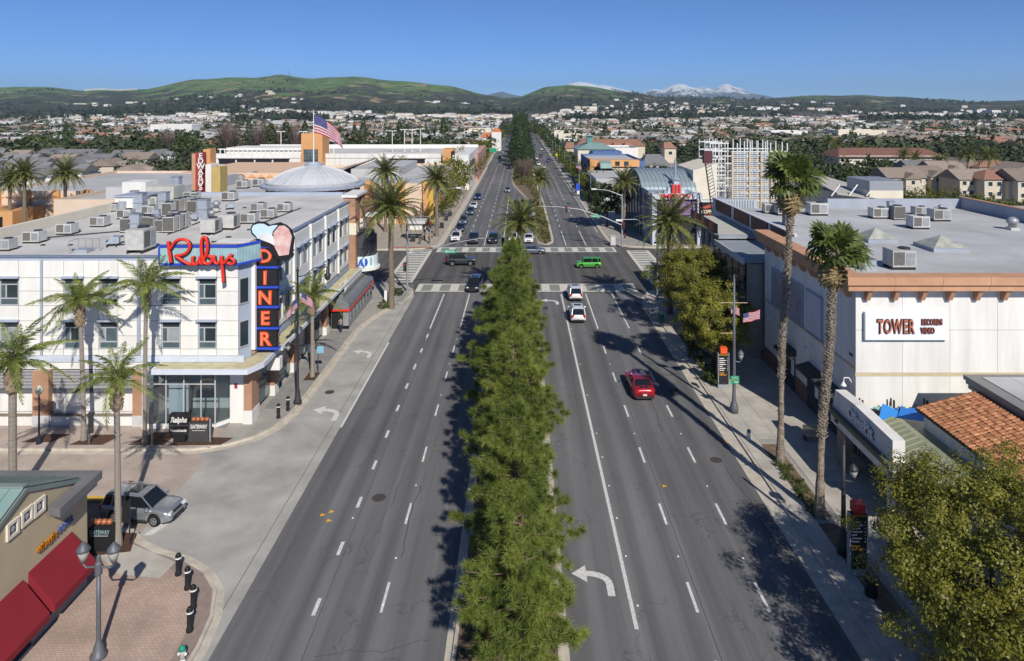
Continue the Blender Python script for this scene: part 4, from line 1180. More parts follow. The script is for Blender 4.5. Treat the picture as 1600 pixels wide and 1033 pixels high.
# blade sign DINER
ds = thing('diner_sign', 'tall black blade sign spelling DINER in orange letters between blue bars', 'sign', (-20.7, 56, 5.4))
zc = [14.15, 12.19, 10.56, 8.94, 7.2, 5.55]
for i in range(5):
    B('sign_cell', M_signblk, ds, (-21.58, -19.88 - .02 * i, 56.0, 56.5, zc[i+1] + .03, zc[i] - .03))
    text('DINER'[i], 1.52, (-20.86, 55.97, (zc[i] + zc[i+1]) / 2 - .08), '-y', M_neon, ds, 'letter', .06, .06)
    text('DINER'[i], 1.52, (-20.86, 55.885, (zc[i] + zc[i+1]) / 2 - .08), '-y', mat('letter_highlight', (.90,.36,.22), .4, 0), ds, 'letter_tube', .01, -.045)
for i, z in enumerate([13.85] + zc[1:]):
    w_ = 1.1 if i == 0 else 1.85
    mb = MB(); mb.tube([(-21.62, 55.95, z), (-21.62 + w_, 55.95, z)], .11, 8); mb.box(-21.6, -21.6 + w_, 55.9, 56.55, z - .05, z + .05)
    mb.build('blue_bar', M_blue, ds)
B('brick_mast', M_brickwall, ds, (-22.0, -21.6, 55.75, 56.6, 5.2, 14.4))
B('sign_edge', mat('brown_edge', (.2,.12,.1), .7, .1), ds, (-21.58, -19.9, 56.502, 56.56, 5.6, 14.0))
def pxpoly(pts, Y): return [(at(a, b, Y)[0], Y, at(a, b, Y)[1]) for a, b in pts]
bd = pxpoly([(391,358),(394,351),(402,347),(412,347),(420,352),(427,350),(436,348),(446,352),(455,360),(459,372),(457,388),(456,402),(446,408),(432,405),(420,392),(402,380),(400,372),(393,366)], 55.85)
MB().ext(bd[::-1], (0, .3, 0)).build('topper_board', M_black, ds)
MB().ext(pxpoly([(393,358),(396,352),(404,349.5),(412,350),(419,354),(427,352),(434,352),(426,362),(424,373),(402,373),(400,369),(395,364)], 55.78)[::-1], (0, .06, 0)).build('pale_blue_face', mat('pale_blue_face', (.55,.72,.82), .5, .05), ds)
st = [(427,364),(436,353),(444,352.5),(451,358),(456,370),(453,386),(451,398),(436,400),(429,386)]
MB().ext(pxpoly(st, 55.78)[::-1], (0, .06, 0)).build('rose_face', mat('rose_face', (.62,.30,.28), .5, .25, 1.6, col2=(.74,.60,.56)), ds)
MB().ext(pxpoly([(404,366),(418,364),(427,370),(429,384),(422,380),(406,374)], 55.76)[::-1], (0, .07, 0)).build('white_face', M_white, ds)

# script sign
ss = thing('script_sign', 'red script Rubys sign on a blue trimmed corrugated roof panel', 'sign', (-25.5, 53.9, 12.8))
cor = [(-28.35, 53.85), (-22.25, 53.85), (-21.15, 55.75)]
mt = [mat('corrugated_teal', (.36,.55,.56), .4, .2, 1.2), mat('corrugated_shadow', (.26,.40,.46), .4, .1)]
mb = MB()
def ribs(a, b, z0, z1, n):
    a = Vector(a); b = Vector(b); d = (b - a); nn = Vector((d.y, -d.x)).normalized() * .06
    for k in range(n):
        p = a + d * (k / n); q = a + d * ((k + .55) / n); r = a + d * ((k + 1) / n)
        mb.mi(0).add([(*(p + nn), z0), (*(q + nn), z0), (*(q + nn), z1), (*(p + nn), z1)], [(0, 1, 2, 3)])
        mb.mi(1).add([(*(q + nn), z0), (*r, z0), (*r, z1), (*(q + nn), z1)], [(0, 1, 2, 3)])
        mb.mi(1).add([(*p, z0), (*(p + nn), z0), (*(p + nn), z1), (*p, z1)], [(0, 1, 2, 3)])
ribs(cor[0], cor[1], 12.95, 14.3, 48); ribs(cor[1], cor[2], 12.95, 14.3, 16)
mb.build('corrugated_panel', mt, ss)
mb = MB(); wallseg(mb, cor[0], cor[1], .25, 12.9, 14.35); wallseg(mb, cor[1], cor[2], .25, 12.9, 14.35)
mb.build('backing', M_brickwall, ss)
for z in (12.86, 14.28):
    mb = MB(); wallseg(mb, (cor[0][0] - .05, cor[0][1] - .12), (cor[1][0] + .05, cor[1][1] - .12), .36, z, z + .17); wallseg(mb, (cor[1][0] + .06, cor[1][1] - .1), (cor[2][0] + .1, cor[2][1] - .05), .3, z, z + .17)
    mb.build('blue_trim', M_blue, ss)
B('blue_trim', M_blue, ss, (-28.45, -28.32, 53.72, 54.1, 13.0, 14.3))
B('roof_curb', mat('roof_sign_deck', (.42,.30,.2), .8, .1), ss, (-28.2, -22.3, 54.2, 56.3, 13.0, 14.1)); B('roof_box', M_white, ss, (-25.8, -22.2, 56.5, 59.5, 12.92, 13.9))
def sc_(pts): return [ (at(x / 4, 270 + y / 4, 53.55)[0], 53.55, at(x / 4, 270 + y / 4, 53.55)[1]) for x, y in pts]
def smooth(pts, n=5):
    P = [Vector(p) for p in pts]; P = [P[0]] + P + [P[-1]]; out = []
    for i in range(1, len(P) - 2):
        for k in range(n):
            t = k / n
            out.append(.5 * ((2*P[i]) + (-P[i-1]+P[i+1])*t + (2*P[i-1]-5*P[i]+4*P[i+1]-P[i+2])*t*t + (-P[i-1]+3*P[i]-3*P[i+1]+P[i+2])*t**3))
    out.append(P[-2]); return out
strokes = {'letter_r': [[(1050,428),(1056,480),(1064,530),(1068,562)], [(1062,478),(1095,430),(1140,416),(1175,430),(1186,465),(1165,500),(1125,516),(1098,518),(1118,533),(1160,560),(1190,572),(1203,558)]],
 'letter_u': [[(1203,558),(1207,522),(1203,550),(1212,572),(1230,568),(1246,540),(1250,522),(1247,548),(1256,568),(1270,560)]],
 'letter_b': [[(1262,560),(1288,510),(1296,450),(1284,406),(1266,408),(1258,450),(1262,520),(1278,562),(1305,568),(1326,548),(1318,524),(1300,522)]],
 'letter_y': [[(1326,530),(1336,522),(1340,552),(1356,568),(1376,552),(1384,520)], [(1384,520),(1388,580),(1393,640),(1396,684)]],
 'letter_s': [[(1392,570),(1425,535),(1445,512),(1440,530),(1460,545),(1462,562),(1440,570),(1420,562)]]}
for nm, sts in strokes.items():
    mb = MB()
    for st_ in sts: mb.tube(smooth(sc_(st_)), .15, 8, sq=.8)
    mb.build(nm, M_red, ss, smooth=True)
    mb = MB()
    for st_ in sts: mb.tube([p + Vector((.07, .16, -.07)) for p in smooth(sc_(st_))], .15, 6, sq=.5)
    mb.build('letter_back', M_black, ss)

# ================================================================ AIR UNITS
M_ac1 = mat('ac_casing', (.48,.475,.455), .6, .16, 2, rnd=.12); M_ac2 = mat('ac_grille', (.14,.135,.125), .7, .15, 4, rnd=.1); M_ac3 = mat('galvanised_duct', (.40,.44,.50), .4, .12, 2, metal=.3)
def ac_pack():
    t = thing('air_unit', '', 'air unit')
    B('casing', M_ac1, t, (-.8, .8, -.6, .6, .18, 1.15)); B('skid', M_dark, t, (-.82, .82, -.5, -.42, 0, .18), (-.82, .82, .42, .5, 0, .18))
    B('grille', M_ac2, t, (-.72, .0, -.62, -.60, .3, 1.05)); 
    MB().lathe([(.38, 0), (.36, .09)], .35, 0, 1.15, 14).build('fan_guard', M_dark, t); B('access_panel', M_galv, t, (.1, .7, -.615, -.6, .3, 1.0)); return t
def ac_cond():
    t = thing('condenser', '', 'air unit')
    B('casing', M_ac1, t, (-.5, .5, -.5, .5, .12, 1.45)); mb = MB()
    for k in range(11): mb.box(-.46, .46, -.53, -.5, .22 + k * .108, .27 + k * .108); mb.box(-.53, -.5, -.46, .46, .22 + k * .108, .27 + k * .108)
    mb.build('louvre', M_ac2, t); B('coil', M_ac2, t, (-.47, .47, -.505, -.5, .2, 1.38)); MB().lathe([(.4, 0), (.38, .08)], 0, 0, 1.45, 14).build('fan_guard', M_dark, t)
    B('skid', M_dark, t, (-.5, -.42, -.5, .5, 0, .12), (.42, .5, -.5, .5, 0, .12)); return t
def ac_hood():
    t = thing('vent_hood', '', 'roof vent')
    MB().ext([(-.5, -.5, .25), (-.5, .6, .25), (-.5, .6, .8), (-.5, .1, .9)], (1.0, 0, 0)).build('hood', M_ac3, t); B('screen', M_dark, t, (-.42, .42, -.42, -.3, .3, .5)); B('skid', M_dark, t, (-.55, .9, -.3, -.22, 0, .25), (-.55, .9, .4, .48, 0, .25)); return t
def ac_duct():
    t = thing('roof_duct', '', 'roof duct')
    B('duct', M_ac3, t, (-.45, .45, -.45, .45, 0, 1.9)); B('flange', M_galv, t, (-.5, .5, -.5, .5, .9, .98), (-.5, .5, -.5, .5, 1.82, 1.9)); return t
def ac_fan():
    t = thing('exhaust_fan', '', 'roof vent')
    MB().lathe([(.28, 0), (.28, .5), (.42, .55), (.45, .8), (.3, .95), (.12, 1.05)], 0, 0, 0, 12).build('housing', M_galv, t, True); B('curb', M_ac1, t, (-.35, .35, -.35, .35, -.02, .2)); return t
PROTO = {}
def unit_at(kind, px, py, label, zr_=RF + .02, rz=0, sc=1.0, group=None):
    x, y = g(px, py, zr_)
    if kind not in PROTO:
        t = {'pack': ac_pack, 'cond': ac_cond, 'hood': ac_hood, 'duct': ac_duct, 'fan': ac_fan}[kind]()
        PROTO[kind] = t
        t.location = (x, y, zr_); t.rotation_euler = (0, 0, rz); t.scale = sc if hasattr(sc, '__len__') else (sc,) * 3
        setp(t, label, None, group); return t
    return dup(PROTO[kind], (x, y, zr_), rz, label, group, sc)
RWN = [(9, 'cast row closest to the front parapet'), ]
LU = [('pack', 54, 379, 0, .95), ('pack', 105, 366, 0, .95), ('pack', 156, 354, 0, .95), ('pack', 197, 342, 0, .95), ('pack', 8, 391, 0, .9), ('pack', 234, 335, 0, .9), ('pack', 404, 331, 0, .95), ('pack', 420, 341, 0, .95), ('pack', 445, 331, 0, .95), ('pack', 390, 349, 0, 1.0),
 ('pack', 220, 393, 1.57, (1.25, 1.3, 1.75)), ('pack', 330, 365, 1.57, (1.0, 1.2, 1.3)), ('pack', 359, 358, 1.57, (1.0, 1.2, 1.35)),
 ('cond', 199, 363, .1, 1), ('cond', 236, 361, 0, 1), ('cond', 229, 361, .05, 1.05), ('cond', 252, 363, 0, .9), ('cond', 266, 363, .1, 1.1), ('cond', 275, 360, .1, 1.1), ('cond', 284.5, 356, .1, 1.1), ('cond', 272, 349, .1, .9),
 ('cond', 264, 338, 0, 1.1), ('cond', 277, 332, 0, 1.1), ('cond', 285, 330, 0, 1.1), ('cond', 293, 328, 0, 1.1), ('cond', 303, 334, 0, 1.1), ('cond', 312, 332, 0, 1.1), ('cond', 304, 322, 0, 1),
 ('duct', 213, 363, 0, (1.1, 1, 1.0)), ('duct', 219, 331, 0, 1.2), ('duct', 256, 326, 0, 1.1), ('duct', 319, 341, 0, 1.15), ('duct', 276, 307, 0, (1.2, 1.2, 1.5)), ('duct', 300, 330, 0, .8), ('duct', 246, 343, 0, .6),
 ('pack', 300, 314, 0, 1.1), ('pack', 359, 314, 0, 1.1), ('pack', 232, 324, 0, (1.6, 1, 1.2)), ('fan', 328, 334, 0, 1.2), ('fan', 338, 328, 0, 1.1), ('fan', 331, 341, 0, .9), ('fan', 290, 318, 0, 1.1), ('fan', 293, 354, 0, 1.0), ('fan', 246, 363, 0, .9),
 ('hood', 175, 384, -1.2, 1), ('hood', 300, 345, -1.2, .9), ('hood', 358, 327, -1.2, .9), ('hood', 240, 348, -1.2, 1), ('pack', 176, 330, 0, .8), ('duct', 210, 318, 0, .9)]
kindw = {'pack': 'boxy grey air unit', 'cond': 'slatted brown grey condenser', 'duct': 'upright blue grey duct', 'fan': 'mushroom shaped exhaust fan', 'hood': 'tilted galvanised vent hood'}
cnt = {}
for kd, px, py, rz, s in sorted(LU, key=lambda q: (q[0], q[1])):
    band_ = 'near the front edge' if py > 372 else ('amid' if py > 340 else 'at the back of')
    k = (kd, band_); cnt[k] = cnt.get(k, 0) + 1
    lab = kindw[kd] + ' ' + band_ + (' of' if py > 372 else '') + ' the white roof, ' + ORD[cnt[k] - 1] + ' from the palms'
    unit_at(kd, px, py, lab, rz=rz, sc=s, group='air units on the white building roof')
# service runs and a ladder rail on the roof
pr = thing('roof_pipes', 'dark service pipes laid across the white building roof', 'pipes', (-35, 75, RF + .02))
for a, b in (((195,362),(345,330)), ((60,372),(250,356)), ((215,345),(330,320)), ((262,366),(322,343)), ((168,384),(215,380)), ((400,352),(470,325))):
    p = g(*a, RF + .1); q = g(*b, RF + .1); MB().tube([(*p, RF + .1), (*q, RF + .1)], .06, 5).build('pipe', M_dark, pr)
mb = MB()
for k in range(34):
    px, py = random.uniform(60, 420), random.uniform(318, 392); p = g(px, py, RF + .1)
    mb.cbox(p[0], p[1], RF + .08, random.uniform(.2, .5), .2, .12)
o = mb.build('support_block', M_dark, pr); o['kind'] = 'stuff'
hr = thing('hatch_rail', 'roof hatch with guard rail near the front parapet', 'roof hatch', (*g(132, 395, RF), RF + .02))
x, y = g(132, 395, RF)
B('hatch', M_ac3, hr, (x - .6, x + .5, y - .5, y + .5, RF, RF + .35)); mb = MB()
for dx in (-.9, -.3, .3, .9): mb.tube([(x + dx, y + .6, RF), (x + dx, y + .6, RF + 1.1)], .03, 5)
mb.tube([(x - .9, y + .6, RF + 1.1), (x + .9, y + .6, RF + 1.1)], .03, 5); mb.tube([(x - .9, y - .6, RF), (x - .9, y - .6, RF + 1.1), (x - .9, y + .6, RF + 1.1)], .03, 5)
mb.build('rail', M_galv, hr)
sh = thing('roof_shed', 'small white penthouse hut at the back of the white building roof', 'roof hut', (-48, 92, RF))
B('wall', M_white, sh, (-49.3, -46.0, 83.2, 87.5, RF, 14.5)); B('upper_wall', M_white, sh, (-52.4, -49.3, 90, 93, 0, 15.6)); B('cap', M_bluegrey, sh, (-49.5, -45.8, 83.0, 87.6, 14.5, 14.65)); B('vent', M_ac2, sh, (-46.7, -46.4, 83.14, 83.19, 13.8, 14.2)); B('duct', M_ac3, sh, (-48.6, -47.9, 82.6, 83.19, RF, 14.0))
B('shed_side', mat('grey_stucco', (.46,.46,.42), .85, .08, 1), sh, (-49.25, -45.6, 90, 93, RF, 15.0))

# ================================================================ JUICE BAR (lower left)
vb = thing('cafe_building', 'tan stucco cafe with teal metal gable roof and red awnings', 'cafe', (-30, 33, 0))
WX = -23.5
gp_ = [(14, 0), (37.1, 0), (37.1, 4.99), (36.0, 5.62), (32.4, 7.15), (27.4, 5.0), (14, 5.0)]
MB().ext([(WX, y, z) for y, z in gp_], (-28, 0, 0)).build('wall', M_tan, vb)
M_teal = mat('teal_metal_roof', (.22,.33,.31), .5, .10, .6, spec=.4, rnd=.05); M_teal2 = mat('grey_green_roof', (.20,.25,.23), .55, .10, .6, spec=.4, rnd=.05)
c1 = c2 = None
for k in range(22):
    x1 = WX + .02 - k * .62; x0 = x1 - .60
    for (ya, za, yb, zb, mm, nm) in ((32.42, 7.2, 36.35, 5.53, M_teal2, 'far'), (32.38, 7.2, 27.1, 4.93, M_teal, 'near')):
        mb = MB(); mb.add([(x0, ya, za), (x1, ya, za), (x1, yb, zb), (x0, yb, zb), (x0, ya, za + .05), (x1, ya, za + .05), (x1, yb, zb + .05), (x0, yb, zb + .05)], [(0,3,2,1),(4,5,6,7),(0,1,5,4),(1,2,6,5),(2,3,7,6),(3,0,4,7)])
        s1 = (yb - ya); mb.add([(x0 - .02, ya, za + .12), (x0 + .02, ya, za + .12), (x0 + .02, yb, zb + .12), (x0 - .02, yb, zb + .12), (x0 - .02, ya, za), (x0 + .02, ya, za), (x0 + .02, yb, zb), (x0 - .02, yb, zb)], [(0,1,2,3),(0,4,5,1),(1,5,6,2),(3,7,4,0),(2,6,7,3)])
        mb.build('roof_panel', mm, vb)
B('ridge_cap', M_teal2, vb, (-40, WX + .04, 32.25, 32.55, 7.22, 7.32))
mb = MB(); mb.ext([(WX + .06, 36.4, 5.48), (WX + .06, 32.4, 7.18), (WX + .06, 27.0, 4.88), (WX + .06, 27.0, 4.66), (WX + .06, 32.4, 6.96), (WX + .06, 36.4, 5.26)], (.06, 0, 0)); mb.build('rake_trim', M_teal2, vb)
MB().prism([(-52, 36.36), (WX + .1, 36.36), (WX + .1, 33.9), (-22.68, 33.7), (-22.8, 37.3), (-52, 37.3)], 5.0, 5.42).build('cornice', M_shadegrey, vb)
MB().prism([(WX + .1, 34.2), (-22.85, 34.1), (-22.95, 37.1), (-23.4, 37.1)], 4.72, 4.998).build('soffit', mat('pale_soffit', (.42,.40,.36), .8, .05), vb)
for k, (y, z) in enumerate(((31.6, 5.72), (32.5, 5.78), (33.35, 5.74))):
    o = B('wall_frame', M_cream, vb, (WX, WX + .1, y - .38, y + .38, z - .38, z - .24), (WX, WX + .1, y - .38, y + .38, z + .24, z + .38), (WX, WX + .1, y - .38, y - .24, z - .24, z + .24), (WX, WX + .1, y + .24, y + .38, z - .24, z + .24))
    q = B('dark_square', mat('violet_tile', (.09,.08,.14), .5, .2, 6), vb, (WX, WX + .03, y - .24, y + .24, z - .24, z + .24)); q.parent = o
    q = MB().ext([(WX + .03, y - .14, z), (WX + .03, y, z - .17), (WX + .03, y + .14, z), (WX + .03, y, z + .17)], (.02, 0, 0)).build('pale_diamond', mat('pale_tile', (.45,.42,.45), .5, .1, 6), vb); q.parent = o
text('VITALITY', .42, (WX + .08, 33.86, 3.66), '+x', mat('sign_orange', (.45,.17,.01), .4, 0), vb, ext=.05, bold=.006, sx=.80, space=1.06); text('BOWLS', .42, (WX + .08, 35.22, 3.72), '+x', mat('sign_steel_blue', (.10,.14,.34), .4, 0), vb, ext=.05, bold=.006, sx=.80, space=1.06)

M_awn = mat('crimson_canvas', (.22,.016,.026), .85, .08, .8)
for y0, y1, dz in ((32.65, 35.85, 0), (29.1, 32.3, -.1), (25.5, 28.7, -.1)):
    mb = MB(); zt, zb, xb = 2.98 + dz, 1.42 + dz, WX + 1.28
    mb.add([(WX, y0, zt), (WX, y1, zt), (xb, y1, zb), (xb, y0, zb), (xb, y1, zb - .32), (xb, y0, zb - .32), (WX, y0, zb - .32), (WX, y1, zb - .32)], [(0, 3, 2, 1), (3, 5, 4, 2), (0, 6, 5, 3), (1, 2, 4, 7)])
    mb.build('awning', M_awn, vb)
    B('shop_window', M_glass2, vb, (WX, WX + .04, y0 + .2, y1 - .2, .6, 2.6))
B('plinth', mat('grey_plinth', (.22,.22,.22), .8, .1, 2), vb, (WX, -22.75, 31.8, 35.9, .13, .62), (WX, -22.6, 14, 31.7, .13, .3))
for k in range(12): B('brick', M_brickred, vb, (WX, WX + .2, 33.0 + k * .235, 33.21 + k * .235, .63, .85 + .06 * (k % 2)))
# ================================================================ RECORD SHOP BUILDING (right)
tb = thing('record_shop', 'long white building with orange cornice, corbels and the TOWER sign', 'building', (40, 65, 0))
BX0, BX1, BY0, BY1 = 24.4, 57.0, 49.6, 88.0
M_roofp = mat('parapet_blue_grey', (.33,.36,.42), .8, .1, .4)
MB().prism([(BX0 + .12, BY0 + .12), (BX1, BY0 + .12), (BX1, BY1), (27.5, BY1), (27.5, 68), (BX0 + .12, 68)], 0, 12.45).build('wall', M_white, tb)
MB().prism([(BX0 + .3, BY0 + .3), (BX1 - .4, BY0 + .3), (BX1 - .4, BY1 - .4), (27.6, BY1 - .4), (27.6, 67.8), (BX0 + .3, 67.8)], 12.45, 12.5).build('flat_roof', M_rooft2, tb)
mb = MB(); wallseg(mb, (BX1, BY0), (BX1, BY1), .4, 12.46, 13.9); wallseg(mb, (BX1 - .41, BY1), (39.5, BY1), .4, 12.46, 13.7); mb.build('parapet', M_roofp, tb)
mb = MB(); mb.box(BX1 - .5, BX1 + .06, BY0, BY1 + .06, 13.9, 13.98); mb.build('parapet_cap', M_terra, tb)
xs = [BX0] + list(np.arange(BX0 + 3.4, BX1, 3.45)) + [BX1]
for i in range(len(xs) - 1):
    for z0, z1 in ((0.0, 2.9), (2.93, 5.76), (6.02, 9.1), (9.13, 12.2)):
        B('wall_panel', M_white, tb, (xs[i] + .012, xs[i+1] - .012, BY0, BY0 + .115, z0, z1))
B('tan_band', mat('tan_band', (.55,.46,.30), .8, .08, 1), tb, (BX0 - .04, BX1, BY0 - .03, BY0 + .117, 5.78, 6.0), (BX0 - .03, BX0 + .117, BY0 + .12, 68, 6.2, 6.36))
ysd = list(np.arange(BY0 + .13, 68, 3.7)) + [68.0]
for i in range(len(ysd) - 1):
    for z0, z1 in ((1.62, 6.18), (6.38, 12.2)): B('wall_panel', M_white, tb, (BX0, BX0 + .115, ysd[i] + .012, ysd[i+1] - .012, z0, z1))
B('brick_base', M_brickred, tb, (BX0 - .12, BX0 + .11, BY0 - .02, 68, 0, 1.6))
# cornice of separate fascia lengths with joints on top
for i in range(10):
    x0 = 23.35 + i * 3.4; x1 = min(x0 + 3.38, BX1)
    B('cornice_block', M_terra, tb, (x0, x1, 48.55, 49.95, 12.62, 13.2)); B('cornice_block', M_terra, tb, (x0 + .12 * (i == 0), x1, 48.72, 49.95, 12.18, 12.60))
for i in range(6):
    y0 = 49.97 + i * 3.01; y1 = y0 + 2.99
    B('cornice_block', M_terra, tb, (23.35, 24.75, y0, y1, 12.62, 13.2)); B('cornice_block', M_terra, tb, (23.52, 24.75, y0, y1, 12.18, 12.60))
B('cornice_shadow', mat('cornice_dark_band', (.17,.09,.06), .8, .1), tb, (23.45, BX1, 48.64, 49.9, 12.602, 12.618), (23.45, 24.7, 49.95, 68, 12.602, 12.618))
cbm = MB()
def corbel(ax, p):
    mb = MB()
    if ax == 'y': mb.ext([(p - .14, 48.85, 12.17), (p - .14, 49.6, 12.17), (p - .14, 49.6, 11.3), (p - .14, 49.3, 11.35)], (.30, 0, 0))
    else: mb.ext([(23.65, p - .14, 12.17), (24.4, p - .14, 12.17), (24.4, p - .14, 11.3), (24.1, p - .14, 11.35)][::-1], (0, .30, 0))
    mb.build('corbel', M_terra, tb)
for k in range(17): corbel('y', 25.15 + 1.98 * k)
for k in range(9): corbel('x', 50.4 + 2.0 * k)
sgn = thing('record_shop_sign', 'white box sign reading TOWER RECORDS VIDEO in orange red letters', 'sign', (27.9, 49.4, 8.4))
B('box', mat('sign_white', (.78,.80,.84), .5, .02, 2), sgn, (24.95, 30.95, 49.28, 49.55, 8.5, 10.5))
M_tw = mat('copper_red_letter', (.42,.15,.09), .5, .12, 6); M_twd = mat('dark_maroon_letter', (.07,.02,.025), .6, .1, 5)
text('TOWER', 1.40, (27.1, 49.22, 9.45), '-y', M_twd, sgn, ext=.03, bold=.055, sx=.50, space=1.12); text('TOWER', 1.40, (27.1, 49.16, 9.45), '-y', M_tw, sgn, ext=.03, bold=.012, sx=.50, space=1.12)
text('RECORDS', .56, (29.72, 49.22, 9.80), '-y', M_twd, sgn, ext=.04, bold=.03, sx=.60); text('VIDEO', .56, (29.42, 49.22, 9.18), '-y', M_twd, sgn, ext=.04, bold=.03, sx=.60)
text('RECORDS', .56, (29.72, 49.17, 9.80), '-y', M_tw, sgn, ext=.01, bold=-.006, sx=.60); text('VIDEO', .56, (29.42, 49.17, 9.18), '-y', M_tw, sgn, ext=.01, bold=-.006, sx=.60)
text('2100', .32, (BX0 - .01, 50.3, 7.1), '-x', M_dark, tb, 'house_number', ext=.02)
for k, (y0, y1) in enumerate(((54.9, 57.9), (58.6, 61.8), (62.7, 65.8))):
    o = B('display_panel', M_bluegrey if k else M_bluegrey, tb, (BX0 - .16, BX0 - .002, y0, y1, 6.5, 10.0))
    q = B('panel_face', mat('poster_grey', (.30,.30,.33), .5, .25, 1.0) if k else mat('poster_pale', (.55,.56,.62), .5, .05, 1), tb, (BX0 - .19, BX0 - .162, y0 + .15, y1 - .15, 6.65, 9.85)); q.parent = o; q.matrix_parent_inverse.identity(); 
    B('panel_sill', mat('tan_band', (.5,.4,.3)), tb, (BX0 - .25, BX0 - .002, y0 - .1, y1 + .1, 6.38, 6.48))
for k, (y0, y1) in enumerate(((51.6, 54.0), (55.3, 57.7), (60.2, 62.6))):
    MB().ext([(BX0 - .01, y0, 3.9), (BX0 - 1.15, y0, 3.55), (BX0 - 1.15, y0, 3.35), (BX0 - .01, y0, 3.35)], (0, y1 - y0, 0)).build('metal_awning', mat('olive_black_awning', (.055,.062,.055), .6, .2, 3), tb)
    B('doorway', M_glass2, tb, (BX0 - .16, BX0 - .1, y0 + .1, y1 - .1, .2, 2.6)); B('notice', M_white, tb, (BX0 - .2, BX0 - .161, y0 + .1, y0 + .7, 1.6, 3.0))
for k, y in enumerate((52.5, 56.6, 60.5, 64.4)):
    o = thing('wall_lamp', 'gooseneck lamp on the shaded side wall, %s from the TOWER corner' % ORD[k], 'lamp', (BX0, y, 5.3), 0, 'gooseneck lamps on the side wall')
    MB().tube([(BX0, y, 5.3), (BX0 - .4, y, 5.75), (BX0 - .75, y, 5.55)], .03, 5).build('arm', M_white, o); MB().lathe([(.05, .15), (.18, 0), (.17, -.03)], BX0 - .75, y, 5.42, 10).build('shade', M_white, o)
o = thing('wall_lamp', 'white gooseneck lamp at the shaded corner above the restaurant sign', 'lamp', (BX0, 50.0, 5.0), 0, 'gooseneck lamps on the side wall')
MB().tube([(BX0, 50, 5.0), (BX0 - .3, 50, 5.5), (BX0 - .65, 50, 5.5), (BX0 - .7, 50, 5.2)], .05, 6).build('arm', M_white, o); MB().lathe([(.06, .25), (.22, 0), (.2, -.04)], BX0 - .7, 50, 4.95, 10).build('shade', M_white, o)
# roof units
RU = [('pack', 1405, 419, 0, (1.15, 1.3, 1.35)), ('pack', 1434, 357, 0, (1.1, 1.2, 1.2)), ('pack', 1372, 341, 0, 1.1), ('cond', 1402, 343, 0, (1.3, 1.2, 1.1)), ('pack', 1436, 336, 0, .9), ('pack', 1467, 345, 0, 1.2), ('duct', 1392, 334, 0, .8), ('pack', 1276, 336, 0, 1.3), ('pack', 1225, 336, 0, 1.2), ('cond', 1326, 416, 0, 1.0), ('fan', 1582, 359, 0, 1.3), ('fan', 1470, 330, 0, .8), ('fan', 1464, 332, 0, .7), ('duct', 1355, 421, 0, (1.2, .9, .45)), ('hood', 1335, 410, 0, .8), ('pack', 1203, 333, 0, 1.0), ('fan', 1246, 330, 0, .8), ('cond', 1232, 352, 0, 1.0)]
RN = ['large two fan air unit standing alone behind the orange cornice', 'air unit in the middle of the record shop roof', 'rounded top air unit at the start of the back row on the record shop roof', 'tall slatted unit in the back row of the record shop roof', 'low air unit deepest on the record shop roof', 'air unit ending the back row near the blue parapet', 'small duct box in the back row beside the tall slatted unit', 'dark fronted air unit behind the shorter fan palm crown', 'air unit between the lattice tower and the tall fan palm', 'slatted unit hidden by the dead fronds of the shorter fan palm', 'squat exhaust fan by the far parapet of the record shop roof', 'slim roof vent above the blue parapet wall', 'thin twin of the slim roof vent by the blue parapet', 'low metal box beside the large two fan air unit', 'tilted vent hood peeking past the shorter fan palm trunk', 'air unit nearest the base of the lattice tower', 'small exhaust fan at the foot of the lattice tower', 'slatted unit beside the tall fan palm trunk on the roof']
for (kd, px, py, rz, s), lab in zip(RU, RN): unit_at(kd, px, py, lab, 12.5, rz + (1.57 if kd == 'xx' else 0), s, 'air units on the record shop roof')
for px, py, s, lab in ((1470, 387, 3.0, 'pyramid skylight in the centre of the record shop roof'), (1368, 374, 2.6, 'pyramid skylight half hidden by the shorter fan palm')):
    x, y = g(px, py, 12.6); t = thing('skylight', lab, 'skylight', (x, y, 12.5), 0, 'pyramid skylights on the record shop roof')
    B('curb', M_roofp, t, (x - s/2 - .1, x + s/2 + .1, y - s/2 - .1, y + s/2 + .1, 12.5, 12.85))
    for k, (a, b) in enumerate((((-1,-1),(1,-1)), ((1,-1),(1,1)), ((1,1),(-1,1)), ((-1,1),(-1,-1)))):
        MB().quad((x + a[0]*s/2, y + a[1]*s/2, 12.86), (x + b[0]*s/2, y + b[1]*s/2, 12.86), (x, y, 13.75)).build('pane', mat('milky_skylight', (.36,.37,.32), .35, .25, 1.5), t)
# glass lobby block with canopy
lb = thing('lobby_block', 'shaded glass lobby with flat grey canopies between the record shop and the comedy club', 'building', (26, 80, 0))
M_shw = mat('blue_white_wall', (.56,.57,.60), .8, .05, .8)
MB().prism([(27.5, 88.02), (27.5, 68.02), (27.4, 68.02), (27.4, 97), (45, 97), (45, 88.02)], 0, 10.5).build('wall', M_shw, lb)
B('parapet', M_shw, lb, (27.4, 27.7, 68.1, 97, 10.5, 12.7))
B('flat_roof', M_rooft2, lb, (27.8, 44.9, 88.1, 96.8, 10.5, 10.55))
for k, (y0, y1) in enumerate(((69.5, 74.3), (75.3, 80.5), (81.5, 87.0), (88.5, 95))):
    B('wall_panel', mat('brown_shingle_panel', (.13,.075,.055), .8, .2, 3), lb, (27.25, 27.398, y0, y1, 11.2, 12.7))
B('coping', M_shw, lb, (27.2, 27.6, 68.05, 97, 12.71, 12.8))
B('lobby_wall', M_shadegrey, lb, (24.5, 27.38, 68.05, 92, 0, 9.7))
